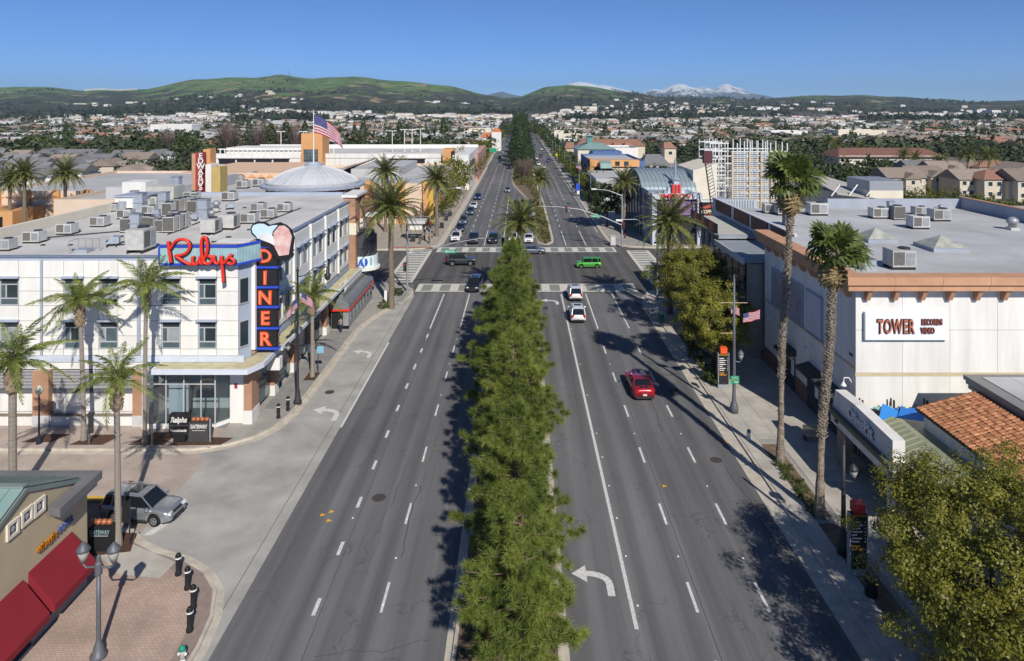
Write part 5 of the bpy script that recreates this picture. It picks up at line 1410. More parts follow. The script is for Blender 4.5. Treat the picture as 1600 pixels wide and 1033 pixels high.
for k in range(8):
    y0 = 69 + k * 2.35
    o = B('window', M_dark, lb, (24.42, 24.49, y0, y0 + 2.2, 1.0, 8.8))
    for z in (1.1, 3.7, 6.3): q = B('pane', M_glass2, lb, (24.39, 24.418, y0 + .08, y0 + 2.1, z, z + 2.4)); q.parent = o
B('base_wall', M_brickred, lb, (24.2, 24.48, 68.05, 90, 0, .95))
MB().lathe([(1.1, 0), (1.1, 2.2), (1.0, 2.25), (1.0, 9.6)], 24.2, 69.6, 0, 18).build('column', mat('shaded_stucco', (.30,.28,.25), .8, .1, 1), lb)
B('canopy', mat('canopy_grey', (.27,.30,.33), .6, .1, .6), lb, (22.5, 27.38, 68.4, 78.4, 9.75, 10.15), (22.9, 27.38, 78.5, 93, 10.3, 10.7))
B('canopy_deck', mat('canopy_pale_deck', (.48,.47,.42), .8, .08, 1), lb, (22.65, 27.2, 79, 92.8, 10.702, 10.72)); B('gutter', M_lgrey, lb, (22.35, 22.498, 68.3, 78.5, 9.6, 10.25))
for k in range(7):
    B('banner_letter', M_neon if k % 2 else M_dark, lb, (22.86, 22.898, 79.2 + k * 1.8, 80.6 + k * 1.8, 10.75, 11.75))
    B('letter_backing', M_dark, lb, (22.9, 22.96, 79.1 + k * 1.8, 80.75 + k * 1.8, 10.72, 11.85))
for k in range(5): B('bracket', M_white, lb, (24.0 + k * .01, 24.3, 80 + k * 2.6, 80.35 + k * 2.6, 8.0, 10.29))

# ================================================================ RESTAURANT BY THE SIDEWALK
ob = thing('restaurant', 'white fronted restaurant with olive ribbed roof and raised sign wall', 'restaurant', (25, 43, 0))
M_olive = mat('olive_metal_roof', (.26,.28,.19), .5, .06, 1, spec=.4, rnd=.05); M_olived = mat('dark_olive_trim', (.12,.13,.09), .6, .1, 1)
B('front_frame', M_white, ob, (22.4, 22.75, 41.3, 49.2, 2.75, 3.5), (22.4, 22.75, 41.3, 41.7, 0, 2.74), (22.4, 25.5, 41.0, 41.28, 2.2, 3.5))
B('stone_pier', brickmat('rubble_stone', (.24,.21,.18), (.33,.29,.24), (.12,.10,.09), .42, .3), ob, (22.35, 22.9, 46.9, 48.1, 0, 2.74))
B('ledge', M_olived, ob, (22.1, 23.6, 40.9, 49.3, 3.52, 3.86)); 
mb = MB(); mb.ext([(22.45, 41.1, 3.87), (22.45, 49.0, 3.87), (22.45, 48.6, 5.2), (22.45, 45.8, 5.35), (22.45, 41.1, 5.2)], (.75, 0, 0)); mb.build('sign_wall', M_white, ob)
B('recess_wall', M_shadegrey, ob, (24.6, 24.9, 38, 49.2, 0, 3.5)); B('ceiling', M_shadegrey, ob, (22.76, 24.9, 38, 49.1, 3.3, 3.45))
for k in range(14):
    y0 = 38.0 + k * .545
    mb = MB(); mb.add([(23.2, y0, 3.9), (25.0, y0, 4.55), (25.0, y0 + .52, 4.55), (23.2, y0 + .52, 3.9), (23.2, y0, 3.8), (25.0, y0, 4.4), (25.0, y0 + .52, 4.4), (23.2, y0 + .52, 3.8)], [(0,1,2,3),(4,7,6,5),(0,4,5,1),(3,2,6,7),(0,3,7,4),(1,5,6,2)])
    mb.add([(23.2, y0 + .51, 3.9), (25, y0 + .51, 4.55), (25, y0 + .55, 4.55), (23.2, y0 + .55, 3.9), (23.2, y0 + .51, 4.0), (25, y0 + .51, 4.66), (25, y0 + .55, 4.66), (23.2, y0 + .55, 4.0)], [(0,4,5,1),(4,7,6,5),(3,2,6,7),(0,3,7,4),(1,5,6,2)])
    mb.build('roof_panel', M_olive, ob)
    mb = MB(); mb.add([(25.02, y0, 4.55), (27.4, y0, 4.25), (27.4, y0 + .52, 4.25), (25.02, y0 + .52, 4.55), (25.02, y0, 4.4), (27.4, y0, 4.1), (27.4, y0 + .52, 4.1), (25.02, y0 + .52, 4.4)], [(0,1,2,3),(4,7,6,5),(0,4,5,1),(3,2,6,7),(0,3,7,4),(1,5,6,2)])
    mb.build('roof_panel', M_olive, ob)
B('support_wall', M_white, ob, (25, 27.3, 38, 45.4, 0, 4.0))
# white 3D lettering on the sign wall, facing the road
text('OlivePit', 1.02, (22.44, 44.86, 4.5), '-x', M_dark, ob, ext=.01, bold=.02); text('OlivePit', 1.02, (22.36, 44.9, 4.55), '-x', mat('lettering_white', (.8,.8,.8), .4, 0), ob, ext=.05, bold=.01); text('240', .38, (22.36, 48.3, 3.12), '-x', M_dark, ob, 'house_number', ext=.02)  # dark offset OlivePit copy is a painted letter shadow and outline
# terracotta roofed wing
tw = thing('tiled_building', 'white building with a terracotta barrel tile roof beside the patio', 'building', (28, 38, 0))
M_tile = mat('terracotta_tile', (.24,.085,.045), .85, .2, 3.0, col2=(.55,.27,.13), rnd=.30)
MB().ext([(26.35, 28, 0), (26.35, 28, 5.5), (30.3, 28, 6.6), (30.3, 28, 0)][::-1], (0, 16.5, 0)).build('wall', M_white, tw)
B('gutter', M_dark, tw, (26.0, 26.33, 28, 44.9, 5.38, 5.5))
tm = MB(); n_ = 6
for k in range(n_):
    a0, a1 = math.pi * k / n_, math.pi * (k + 1) / n_
    tm.add([(-.24, -.14 * math.cos(a0), .085 * math.sin(a0)), (-.24, -.14 * math.cos(a1), .085 * math.sin(a1)), (.24, -.125 * math.cos(a1), .075 * math.sin(a1)), (.24, -.125 * math.cos(a0), .075 * math.sin(a0))], [(0, 3, 2, 1)])
tm.add([(-.24, -.14, 0), (-.24, .14, 0), (-.24, .07, .08), (-.24, -.07, .08)], [(0, 1, 2, 3)])
to = tm.build('roof_tile', M_tile); tmesh = to.data; bpy.data.objects.remove(to)
sl = math.atan2(1.1, 4.0)
for j in range(34):
    for i in range(9):
        o = link('roof_tile', tmesh, tw)
        u = .12 + i * .44
        o.location = Vector((26.15 + u * math.cos(sl), 44.75 - j * .30 + random.uniform(-.015, .015), 5.56 + u * math.sin(sl) + random.uniform(0, .02))) - tw.location
        o.rotation_euler = (0, -sl + .06, random.uniform(-.03, .03))
B('roof_base', mat('tile_underlay', (.16,.07,.045), .9, .2, 2), tw, ); 
q = MB().ext([(26.1, 28, 5.42), (26.1, 28, 5.5), (30.2, 28, 6.62), (30.2, 28, 6.5)][::-1], (0, 16.9, 0)).build('roof_base', mat('tile_underlay', (.16,.07,.045)), tw)
for o_ in list(tw.children):
    if o_.type == 'MESH' and len(o_.data.polygons) == 0: bpy.data.objects.remove(o_)
gw = thing('grey_roofed_building', 'white building with grey slab roof and moulded cornice behind the tiled roof', 'building', (36, 38, 0))
B('wall', M_white, gw, (30.45, 46, 26, 46.0, 0, 6.6)); B('cornice', mat('cornice_grey', (.24,.24,.235), .7, .06, 1), gw, (30.1, 46, 26, 46.35, 6.85, 7.15)); B('cornice_moulding', mat('cornice_grey', (.24,.24,.235)), gw, (30.3, 46, 26, 46.15, 6.3, 6.5), (30.2, 46, 26, 46.25, 6.6, 6.845))
for i in range(8):
    for j in range(8): B('roof_slab', M_rooft2, gw, (31.0 + i * 1.8, 32.77 + i * 1.8, 44.0 - j * 1.8, 45.77 - j * 1.8, 7.15, 7.2))
# patio: posts, shade sails, hedge
for k, (pts, m_, lab) in enumerate((([(25.2, 46.2, 3.1), (28.0, 46.4, 3.3), (27.4, 49.0, 3.9)], (.02,.16,.55), 'deep blue triangular shade sail over the patio'), ([(25.0, 47.6, 3.5), (28.4, 47.2, 3.2), (26.2, 49.3, 3.9)], (.03,.22,.62), 'bright blue shade sail crossing the deep blue one'), ([(26.8, 48.9, 3.7), (29.0, 48.8, 3.8), (28.6, 46.6, 3.1)], (.02,.14,.5), 'blue shade sail against the white wall of the tiled building'), ([(25.4, 49.2, 3.7), (26.9, 49.2, 3.75), (26.0, 48.4, 3.5)], (.20,.42,.42), 'small teal shade sail at the edge of the patio'))):
    o = MB().ext(pts, (0, 0, .025)).build('shade_sail', mat('sail_%d' % k, m_, .8, .05, 1)); setp(o, lab, 'shade sail', 'shade sails over the patio')
for k, (px) in enumerate((1343, 1392, 1444)):
    x = (px - CX) * 49.3 / F
    o = MB().tube([(x, 49.3, .13), (x, 49.3, 4.3)], .06, 6).tube([(x + .22, 49.3, 3.6), (x + .22, 49.3, 4.15)], .07, 6).build('patio_post', M_dark); o['kind'] = 'stuff'; setp(o, 'dark patio post against the white shop front, %s from the sign wall' % ORD[k], 'post', 'patio posts', 'thing')
q = crown_leaves(np.random.default_rng(3), (2.1, .3, .35), 60, 30, .14, .25) + np.array([27.7, 49.1, 3.3]); o = link('hedge', np_mesh('hedge', q, 4, M_leafm)); setp(o, 'thin vine hedge along the foot of the white shop front', 'hedge')
q = crown_leaves(np.random.default_rng(4), (.9, 1.2, 1.0), 50, 40, .14, .3) + np.array([23.7, 43.6, 1.6]); o = link('shrub', np_mesh('shrub', q, 4, M_leafd)); setp(o, 'dark potted shrub under the restaurant portal', 'shrub')
pot = MB().lathe([(.35, .13), (.55, .6), (.5, .9), (.42, .92)], 23.4, 41.9, 0, 14).build('plant_pot', M_white, None, True); setp(pot, 'pale round plant pot in the shade of the restaurant portal', 'plant pot')
q = crown_leaves(np.random.default_rng(6), (.5, .5, .4), 12, 30, .1, .15) + np.array([0, 0, 1.2]); 
pl_ = link('plant', np_mesh('plant', q, 4, M_leafd), pot); pl_.location = (23.4, 41.9, 0)
B('door_frame', M_dark, ob, (24.4, 24.58, 41.5, 43.2, .13, 2.6))

# ================================================================ COMEDY CLUB AND NEIGHBOURS ACROSS THE SIDE ROAD
cl = thing('comedy_club', 'blue grey art deco theatre front with stepped top and the IMPROV marquee', 'theatre', (29, 128, 0))
M_deco = mat('deco_blue_grey', (.27,.32,.39), .6, .08, .8); M_decol = mat('deco_pale', (.50,.54,.58), .6, .05, .8)
cxm = (1055 - CX) * 127 / F
def dx(px, Y=127): return (px - CX) * Y / F
def dz(py, Y=127): return H - (py - HY) * Y / F
B('wall', M_deco, cl, (24.4, 33.6, 128.5, 150, 0, dz(305)), (33.6, 44, 129, 150, 0, 6.2)); B('jamb', M_decol, cl, (dx(1018), dx(1025), 126.2, 128.4, 0, dz(302))); B('jamb', M_decol, cl, (dx(1088), dx(1096), 126.2, 128.4, 0, dz(302)))
steps = [(1038, 1075, 298), (1044, 1070, 293), (1049, 1065, 288), (1053, 1061, 284)]
for k, (a, b, t) in enumerate([(1028, 1086, 303)] + steps): B('stepped_crown', M_deco if k % 2 else M_decol, cl, (dx(a), dx(b), 127.4 - k * .12, 128.4, dz(304.5), dz(t)))
for a in (1051, 1056, 1061): B('red_fin', M_red, cl, (dx(a) - .18, dx(a) + .18, 126.6, 126.85, dz(302), dz(288)))
B('marquee_band', M_decol, cl, (dx(1020), dx(1093), 126.4, 127.2, dz(311), dz(302))); text('IMPROV', 1.25, (dx(1055), 126.3, dz(306.5)), '-y', mat('marquee_red', (.55,.03,.05), .4, 0), cl, ext=.06, bold=.035, sx=1.25)
for s in (1024, 1028, 1085, 1089): B('band_fin', M_white, cl, (dx(s) - .13, dx(s) + .13, 126.3, 126.38, dz(310), dz(303)))
scr = mat('marquee_screen', (.03,.02,.04), .4, .3, .35, col2=(.34,.22,.40))
B('screen', scr, cl, (dx(1026), dx(1087), 126.9, 127.3, dz(336), dz(312))); B('screen_base', M_dark, cl, (dx(1026), dx(1087), 126.9, 127.4, 0, dz(337)))
B('side_screen', scr, cl, (24.25, 24.38, 129, 133, 3.5, 9)); B('facade_side', M_deco, cl, (24.3, 24.42, 128.6, 149, 0, 9.8))
MB().lathe([(1.6, 0), (1.5, .5), (.7, .9), (.5, 1.6), (.9, 2.0), (.9, 2.3), (.25, 2.6), (.22, 5.8), (.05, 6.4)], dx(1055, 136), 136, dz(285, 136) - 1.5, 14).build('finial', M_deco, cl)
# arched hall
ah = thing('arched_hall', 'building with a ribbed barrel vault metal roof and dark arched glass end', 'hall', (30, 145, 0))
arcp = [(145.5 - 10.5 * math.cos(R(t)), 7.6 + 4.9 * math.sin(R(t))) for t in range(0, 181, 12)]
MB().ext([(24.6, 135, 0)] + [(24.6, y, z) for y, z in arcp] + [(24.6, 156, 0)], (10.5, 0, 0)).build('wall', M_deco, ah)
for k in range(len(arcp) - 1):
    (ya, za), (yb, zb) = arcp[k], arcp[k+1]
    MB().add([(24.2, ya, za), (35.2, ya, za), (35.2, yb, zb), (24.2, yb, zb), (24.2, ya, za + .16), (35.2, ya, za + .16), (35.2, yb, zb + .16), (24.2, yb, zb + .16)], [(0,1,2,3),(4,7,6,5),(0,3,7,4),(1,5,6,2)]).build('roof_panel', mat('vault_metal', (.30,.37,.40), .45, .06, 1, metal=.3, rnd=.06), ah)
mb = MB()
for k in range(14): 
    x = 24.3 + k * .82
    mb.tube([(x, y, z + .2) for y, z in arcp], .05, 4)
o = mb.build('standing_seam', mat('vault_metal2', (.22,.28,.30), .5, .05), ah); o['kind'] = 'stuff'
MB().ext([(24.2, y * 1 + (145.5 - y) * .06, (z - 7.6) * .94 + 7.6) for y, z in arcp] + [(24.2, 155.4, .2), (24.2, 135.6, .2)], (.3, 0, 0)).build('window', M_glass2, ah)
for k in range(6):
    yy = 137 + k * 3.4; B('mullion', M_deco, ah, (24.0, 24.19, yy, yy + .25, .2, 7.6 + 4.6 * math.sin(math.acos(max(-1, min(1, (145.5 - yy) / 10.5))))))
B('buttress', mat('grey_pier', (.34,.34,.34), .8, .08, 1), ah, (24.7, 26.4, 133.6, 134.9, 0, 8.6)); B('annex', M_cream, ah, (26.5, 35, 132.5, 134.9, 0, 8.4))
# copper sign block
cbk = thing('bar_building', 'pale stucco block with a slanting roof beside the leaning pylon', 'building', (38, 140, 0))
MB().ext([(34.8, 137, 0), (34.8, 137, 13.0), (39.6, 137, 14.4), (39.6, 137, 0)], (0, 14, 0)).build('wall', M_cream, cbk)
B('low_front', M_decol, cbk, (33.7, 44, 126.9, 128.9, 0, 8.3))
for k in range(20): B('fluting', M_deco, cbk, (33.8 + k * .5, 34.0 + k * .5, 126.8, 126.895, 6.9, 8.25))
csn = thing('bar_sign', 'black framed sign with the word COPPER in cream letters under a red guitar shape', 'sign', (34.3, 126, 4))
B('frame', M_white, csn, (dx(1091, 126), dx(1122, 126), 126.1, 126.5, dz(347, 126), dz(314, 126)))
B('face', M_black, csn, (dx(1092.5, 126), dx(1120.5, 126), 125.98, 126.09, dz(344, 126), dz(316, 126)))
text('COPPER', .92, (dx(1106.5, 126), 125.9, dz(331, 126)), '-y', mat('lettering_cream', (.75,.62,.45), .5, 0), csn, ext=.04, bold=.03, sx=.78); text('BLUES', .5, (dx(1106.5, 126), 125.9, dz(337, 126)), '-y', mat('lettering_rust', (.45,.13,.08), .5, 0), csn, ext=.04, bold=.01, sx=1.2)
MB().ext([(x, 125.9, z) for x, z in ((dx(1093,126), dz(325,126)), (dx(1110,126), dz(319,126)), (dx(1118,126), dz(319,126)), (dx(1117,126), dz(323,126)), (dx(1103,126), dz(326,126)))], (0, .06, 0)).build('red_shape', mat('sign_rust', (.45,.10,.08), .5, .1), csn)
B('canopy', mat('bar_canopy', (.12,.05,.04), .7, .1), csn, (dx(1088, 126), dx(1124, 126), 124.6, 126.5, dz(350, 126), dz(347.5, 126)))
# leaning pylon
lp = thing('leaning_pylon', 'tall leaning steel ladder pylon with a maroon box at its head', 'pylon', (dx(1118, 122), 122, 4))
a = Vector((dx(1120, 122), 122, dz(348, 122))); b = Vector((dx(1104.5, 122), 122, dz(238, 122)))
for s in (-.55, .55):
    MB().tube([a + Vector((s, 0, 0)), b + Vector((s, 0, 0))], .13, 5).build('post', M_white if s > 0 else M_dark, lp)
mb = MB()
for k in range(22):
    u = k / 22; p = a.lerp(b, u); q = a.lerp(b, (k + 1) / 22)
    mb.tube([p + Vector((-.55, 0, 0)), q + Vector((.55, 0, 0))], .06, 4)
o = mb.build('lacing', M_dark, lp); o['kind'] = 'stuff'
B('box_head', mat('maroon_box', (.10,.035,.04), .6, .1, 1), lp, (dx(1099, 122), dx(1112, 122), 121.6, 122.6, dz(255, 122), dz(236, 122)))
MB().tube([a - Vector((0, 0, 5.2)), a], .4, 8).build('foot', M_dark, lp)
# lattice tower
lt = thing('lattice_tower', 'big white and tan steel lattice frame with rows of louvres like a giant grid', 'lattice tower', (50, 152, 0))
M_ltw = mat('lattice_white', (.66,.66,.64), .6, .06, 1); M_ltt = mat('lattice_tan', (.58,.44,.30), .7, .06, 1)
LXp = [1124, 1132, 1142, 1152, 1163, 1172, 1184, 1196, 1204, 1212, 1222, 1230]
def lpt(px, py, Y): return ((px - CX) * Y / F, Y, H - (py - HY) * Y / F)
for Yp in (150.0, 162.0):
    for px in LXp[:: (1 if Yp == 150 else 1)]:
        x = (px - CX) * 150 / F
        if Yp == 150 and px < 1143: continue
        top = 18.1 + random.uniform(-.3, .3)
        MB().tube([(x, Yp, 0), (x, Yp, top)], .17, 5).build('post', M_ltw, lt)
    for k in range(8):
        z = 3.7 + k * 1.75
        B('rail', M_ltt if Yp == 150 and k < 7 else M_ltw, lt, ((1142 - CX) * 150 / F if Yp == 150 else (1124 - CX) * 150 / F, (1232 - CX) * 150 / F, Yp - .12, Yp + .12, z - .13, z + .13))
for k in range(9):
    z = 3.7 + k * 1.75
    for Yq in (151.5, 156, 160): B('cross_rail', M_ltw, lt, ((1112 - CX) * 150 / F, (1142 - CX) * 150 / F, Yq - .1, Yq + .1, z - .12, z + .12))
for px in (1113, 1126, 1136):
    for Yq in (151.5, 156, 161):
        x = (px - CX) * 150 / F; MB().tube([(x, Yq, 0), (x, Yq, 18 + random.uniform(-.4, .4))], .13, 5).build('post', M_ltw, lt)
# tan frames of the near face
for a_, b_ in ((1143, 1170), (1170, 1188), (1188, 1204), (1204, 1217)):
    x0, x1 = (a_ - CX) * 149.6 / F, (b_ - CX) * 149.6 / F
    B('tan_upright', M_ltt, lt, (x0, x0 + .3, 149.4, 149.7, 3.6, 16.0))
    for k in range(7):
        z = 3.9 + k * 1.75
        mb = MB()
        for q_ in range(3): mb.cbox((x0 + x1) / 2, 149.9, z + .25 + q_ * .45, (x1 - x0) * .8, .42, .07, rx=.6)
        o = mb.build('louvre_bank', mat('louvre_pale', (.42,.46,.50), .5, .12, 2), lt); o['kind'] = 'stuff'
mb = MB()
for k in range(26):
    x0, x1 = (random.uniform(1112, 1230) - CX) * 150 / F, 0; x1 = x0 + random.choice((-2.4, 2.4)); z = 3.7 + random.randint(0, 7) * 1.75; y = random.choice((151, 156, 161))
    mb.tube([(x0, y, z), (x1, y, z + 1.75)], .06, 4)
o = mb.build('brace', M_grey, lt); o['kind'] = 'stuff'
# ================================================================ SHOPPING STREET, FAR LEFT
def X_(px, Y): return (px - CX) * Y / F
def Z_(py, Y): return H - (py - HY) * Y / F
M_peachl = mat('light_peach', (.66,.52,.40), .9, .06, .3)
M_roofl = mat('pale_flat_roof', (.46,.46,.46), .85, .12, .1)
def block(label, x0, x1, y0, y1, h, wm, rm=None, cat='building', name='flat_roofed_building', par=.7, t=.35, parent=None, seg=0):
    b = thing(name, label, cat, ((x0 + x1) / 2, (y0 + y1) / 2, 0))
    B('wall', wm, b, (x0, x1, y0, y1, 0, h)); B('flat_roof', rm or M_roofl, b, (x0 + t, x1 - t, y0 + t, y1 - t, h, h + .05))
    if par: B('parapet', wm, b, (x0, x1, y0, y0 + t - .01, h, h + par), (x0, x1, y1 - t + .01, y1, h, h + par), (x0, x0 + t - .01, y0 + t, y1 - t, h, h + par), (x1 - t + .01, x1, y0 + t, y1 - t, h, h + par))
    return b
m1 = block('peach courtyard building of the cinema mall with scalloped frieze', -118, -86, 150, 200, 6.6, M_peachl)
for k in range(16): 
    x = -117 + k * 1.95; MB().ext([(x, 149.9, 6.0), (x + .97, 149.9, 5.4), (x + 1.9, 149.9, 6.0)], (0, .09, 0)).build('frieze_tooth', M_orange, m1)
for x in (-114.5, -108, -101.5, -95, -88.5): B('pilaster', M_orange, m1, (x - .7, x + .7, 149.3, 149.98, 0, 7.6))
for x in (-111, -98): B('archway', M_dark, m1, (x - 1.6, x + 1.6, 149.85, 149.95, 0, 3.2))
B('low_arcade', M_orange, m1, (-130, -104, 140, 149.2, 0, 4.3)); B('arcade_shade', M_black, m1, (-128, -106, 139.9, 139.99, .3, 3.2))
m2 = block('long pale roofed hall of the cinema with peach parapet wall', -86, -50, 126, 204, 7.9, M_peachl)
B('upper_wall', M_peach, m2, (-84, -58, 168, 203, 7.95, 9.6)); B('white_parapet', M_white, m2, (-54, -50, 125.6, 125.99, 6, 8.9)); B('grey_hall', M_roofl, m2, (-80, -66, 132, 160, 7.95, 10.2))
for k in range(13):
    x = -80 + k * 2.2; MB().ext([(x, 167.85, 8.5), (x + 1.0, 167.85, 9.2), (x + 2.0, 167.85, 8.5)], (0, .1, 0)).build('zigzag', M_orange, m2)
for k, (px, py) in enumerate(((345,288),(372,285),(395,280),(330,294),(405,291),(380,294))):
    unit_at('pack', px, py, 'air unit on the pale cinema hall roof, %s counted from the pylon' % ORD[k], 8.0, 0, 1.5, 'air units on the cinema hall roof')
m3 = block('pale flat roofed shops beyond the palms with a peach and orange end wall', -49.5, -19.5, 150, 206, 8.3, M_peachl)
for x in (-47, -40, -33, -26, -20.4): B('pilaster', M_orange, m3, (x - .8, x + .8, 149.2, 149.98, 0, 9.6))
MB().ext([(-49, 165, 8.36), (-49, 200, 8.36), (-42, 200, 11.2), (-42, 165, 11.2)], (.05, 0, -.3)).build('slanted_roof', mat('taupe_roof', (.33,.29,.25), .9, .1, .4), m3); B('side_wall', M_roofl, m3, (-42, -30, 170, 200, 8.36, 10.4))
for k in range(6):
    y0 = 152 + k * 9; B('shopfront', M_glass2, m3, (-19.52, -19.44, y0, y0 + 6, .3, 3.6)); B('awning', [M_yel, M_terra, M_bluegrey][k % 3], m3, (-19.5, -18.3, y0, y0 + 6, 3.6, 3.9))
B('yellow_pier', M_yel, m3, (-19.9, -18.9, 149.0, 150, 0, 7.6))
# pylon EDWARDS
ed = thing('cinema_pylon', 'orange and yellow cinema pylon with white vertical letters on red', 'sign', (X_(320, 122), 122, 0))
B('orange_slab', M_terra, ed, (X_(303, 122), X_(309, 122), 121.2, 123.4, 0, Z_(240, 122))); B('letter_slab', mat('pylon_red', (.33,.05,.05), .6, .1, 2), ed, (X_(309.5, 122), X_(318, 122), 121, 123, 0, Z_(238, 122)))
B('white_slab', M_white, ed, (X_(321, 122), X_(330, 122), 122, 125, 0, Z_(257, 122))); B('yellow_slab', mat('ochre', (.50,.38,.14), .8, .1), ed, (X_(330.4, 122), X_(344, 122), 122, 125, 0, Z_(261, 122))); B('orange_cap', M_orange, ed, (X_(311, 122), X_(322, 122), 123.6, 126, 0, Z_(234, 122)))
for i, ch in enumerate('EDWARDS'): text(ch, 1.35, (X_(313.7, 121), 120.95, Z_(244 + i * 8.2, 121)), '-y', M_white, ed, 'letter', .03, .03)
# dome building
db = thing('dome_building', 'brick rotunda with a pale ribbed metal dome carrying the big flagpole', 'rotunda', (X_(490, 132), 132, 0))
dX, dY = X_(490, 132), 132
dcx = [(9.3, Z_(302, 132)), (9.35, Z_(299, 132))]
ez = Z_(301, 132) + 1.1
MB().lathe([(8.7, 0), (8.7, ez - 1.0), ], dX, dY, 0, 28).build('brick_drum', M_brickwall, db)
MB().lathe([(8.6, ez - 1.0), (8.6, ez + .2)], dX, dY, 0, 28).build('glass_band', M_glass2, db)
for k in range(28):
    a = 2 * math.pi * (k + .5) / 28
    MB().cbox(dX + 8.62 * math.cos(a), dY + 8.62 * math.sin(a), ez - .4, .25, .8, 1.15, rz=a).build('brick_pier', M_neon if k in (19, 21, 23) else M_brickwall, db)
MB().lathe([(9.7, ez + .2), (9.8, ez + .7), (9.3, ez + .8)], dX, dY, 0, 28).build('eave', M_bluegrey, db)
MB().lathe([(8.7, ez + .8), (8.8, ez + 1.15), (8.4, ez + 1.2)], dX, dY, 0, 28).build('eave_step', M_lgrey, db)
n_ = 36; M_dome = mat('dome_metal', (.55,.565,.59), .5, .05, 1, metal=.1, rnd=.05)
prd = [(8.3, ez + 1.2), (7.0, ez + 2.15), (5.5, ez + 2.95), (3.8, ez + 3.55), (2.2, ez + 3.95), (1.3, ez + 4.05)]
for k in range(n_):
    a0, a1 = 2 * math.pi * k / n_, 2 * math.pi * (k + 1) / n_; mb = MB()
    for (r0, z0), (r1, z1) in zip(prd[:-1], prd[1:]):
        mb.quad((dX + r0*math.cos(a0), dY + r0*math.sin(a0), z0), (dX + r0*math.cos(a1), dY + r0*math.sin(a1), z0), (dX + r1*math.cos(a1), dY + r1*math.sin(a1), z1), (dX + r1*math.cos(a0), dY + r1*math.sin(a0), z1))
        mb.quad((dX + r0*math.cos(a0), dY + r0*math.sin(a0), z0), (dX + r1*math.cos(a0), dY + r1*math.sin(a0), z1), (dX + r1*math.cos(a0), dY + r1*math.sin(a0), z1 + .12), (dX + r0*math.cos(a0), dY + r0*math.sin(a0), z0 + .12))
    mb.build('dome_panel', M_dome, db)
MB().lathe([(1.7, ez + 3.9), (1.7, ez + 4.4), (1.3, ez + 4.5), (1.2, ez + 4.8)], dX, dY, 0, 16).build('lantern', M_bluegrey, db)
B('wing', M_brickwall, db, (dX + 4, X_(567, 124), 124.2, 133, 0, Z_(322, 124))); B('cream_wing', M_cream, db, (X_(395, 124), dX + 4, 124.0, 128, 0, Z_(318, 124))); B('wing_cap', M_white, db, (dX + 3.9, X_(570, 124), 124.0, 124.19, Z_(324, 124), Z_(319, 124)))
B('wing_canopy', M_white, db, (X_(555, 120), X_(585, 120), 121, 124, Z_(340, 120) , Z_(337, 120)))
fpz = ez + 4.8
fl = thing('flagpole', 'tall white flagpole on top of the dome', 'flagpole', (dX, dY, fpz)); MB().tube([(dX, dY, fpz - .05), (dX, dY, 24.9)], [.13, .07], 8).build('pole', M_white, fl); MB().lathe([(.05, 0), (.16, .12), (.05, .25)], dX, dY, 24.9, 8).build('finial', M_yel, fl)
M_fr, M_fw, M_fb = mat('flag_red', (.55,.03,.06), .8, .05, 2, trans=.3), mat('flag_white', (.75,.72,.74), .8, .04, 2, trans=.3), mat('flag_blue', (.03,.04,.20), .8, .05, 2, trans=.3)
def us_flag(label, P, ln, ht, dirv, droop, wave=.12, group=None, n=26, seed=0, rot=0):
    """P: top hoist corner; dirv: horizontal fly direction; droop: how far the fly end sinks"""
    d = Vector(dirv).normalized(); nrm = Vector((-d.y, d.x, 0))
    def pt(u, v):
        x = u * ln * (1 - .28 * droop * u)
        z = -v * ht - droop * ln * .62 * u ** 1.25 * (1 - .15 * v)
        x += droop * .32 * v * ht * (u if u < .5 else .5)
        wv = wave * ln * math.sin(u * 9 + v * 1.6 + seed) * min(1, u * 2.5)
        return Vector(P) + d * x + nrm * wv + Vector((0, 0, z))
    mb = MB(); nr_ = 13
    for j in range(nr_):
        for i in range(n):
            u0, u1, v0, v1 = i / n, (i + 1) / n, j / nr_, (j + 1) / nr_
            mb.mi(2 if (j < 7 and u1 <= .405) else (0 if j % 2 == 0 else 1))
            mb.quad(pt(u0, v0), pt(u0, v1), pt(u1, v1), pt(u1, v0))
    o = mb.build('flag', [M_fr, M_fw, M_fb]); setp(o, label, 'flag', group)
    ms = MB()
    for r in range(9):
        for c in range(6 if r % 2 == 0 else 5):
            u = (.035 + .066 * c + (.033 if r % 2 else 0)); v = (r + .6) / 9.4 * (7 / 13)
            e = .013
            for side in (-.012, .012):
                q = [pt(u + e * math.cos(t) * .75, v + e * math.sin(t) * 1.5) + nrm * side * ln * .2 for t in [R(90 + 72 * k_) for k_ in (0, 2, 4, 1, 3)]]
                q2 = [q[0], q[3], q[1], q[4], q[2]]
                ms.quad(*q2)
    s_ = ms.build('star', M_fw, o); s_['kind'] = 'stuff'
    return o
us_flag('huge stars and stripes flag hanging from the pole above the dome', (dX + .15, dY, 24.2), 6.6, 3.5, (1, .25, 0), .95, .07)
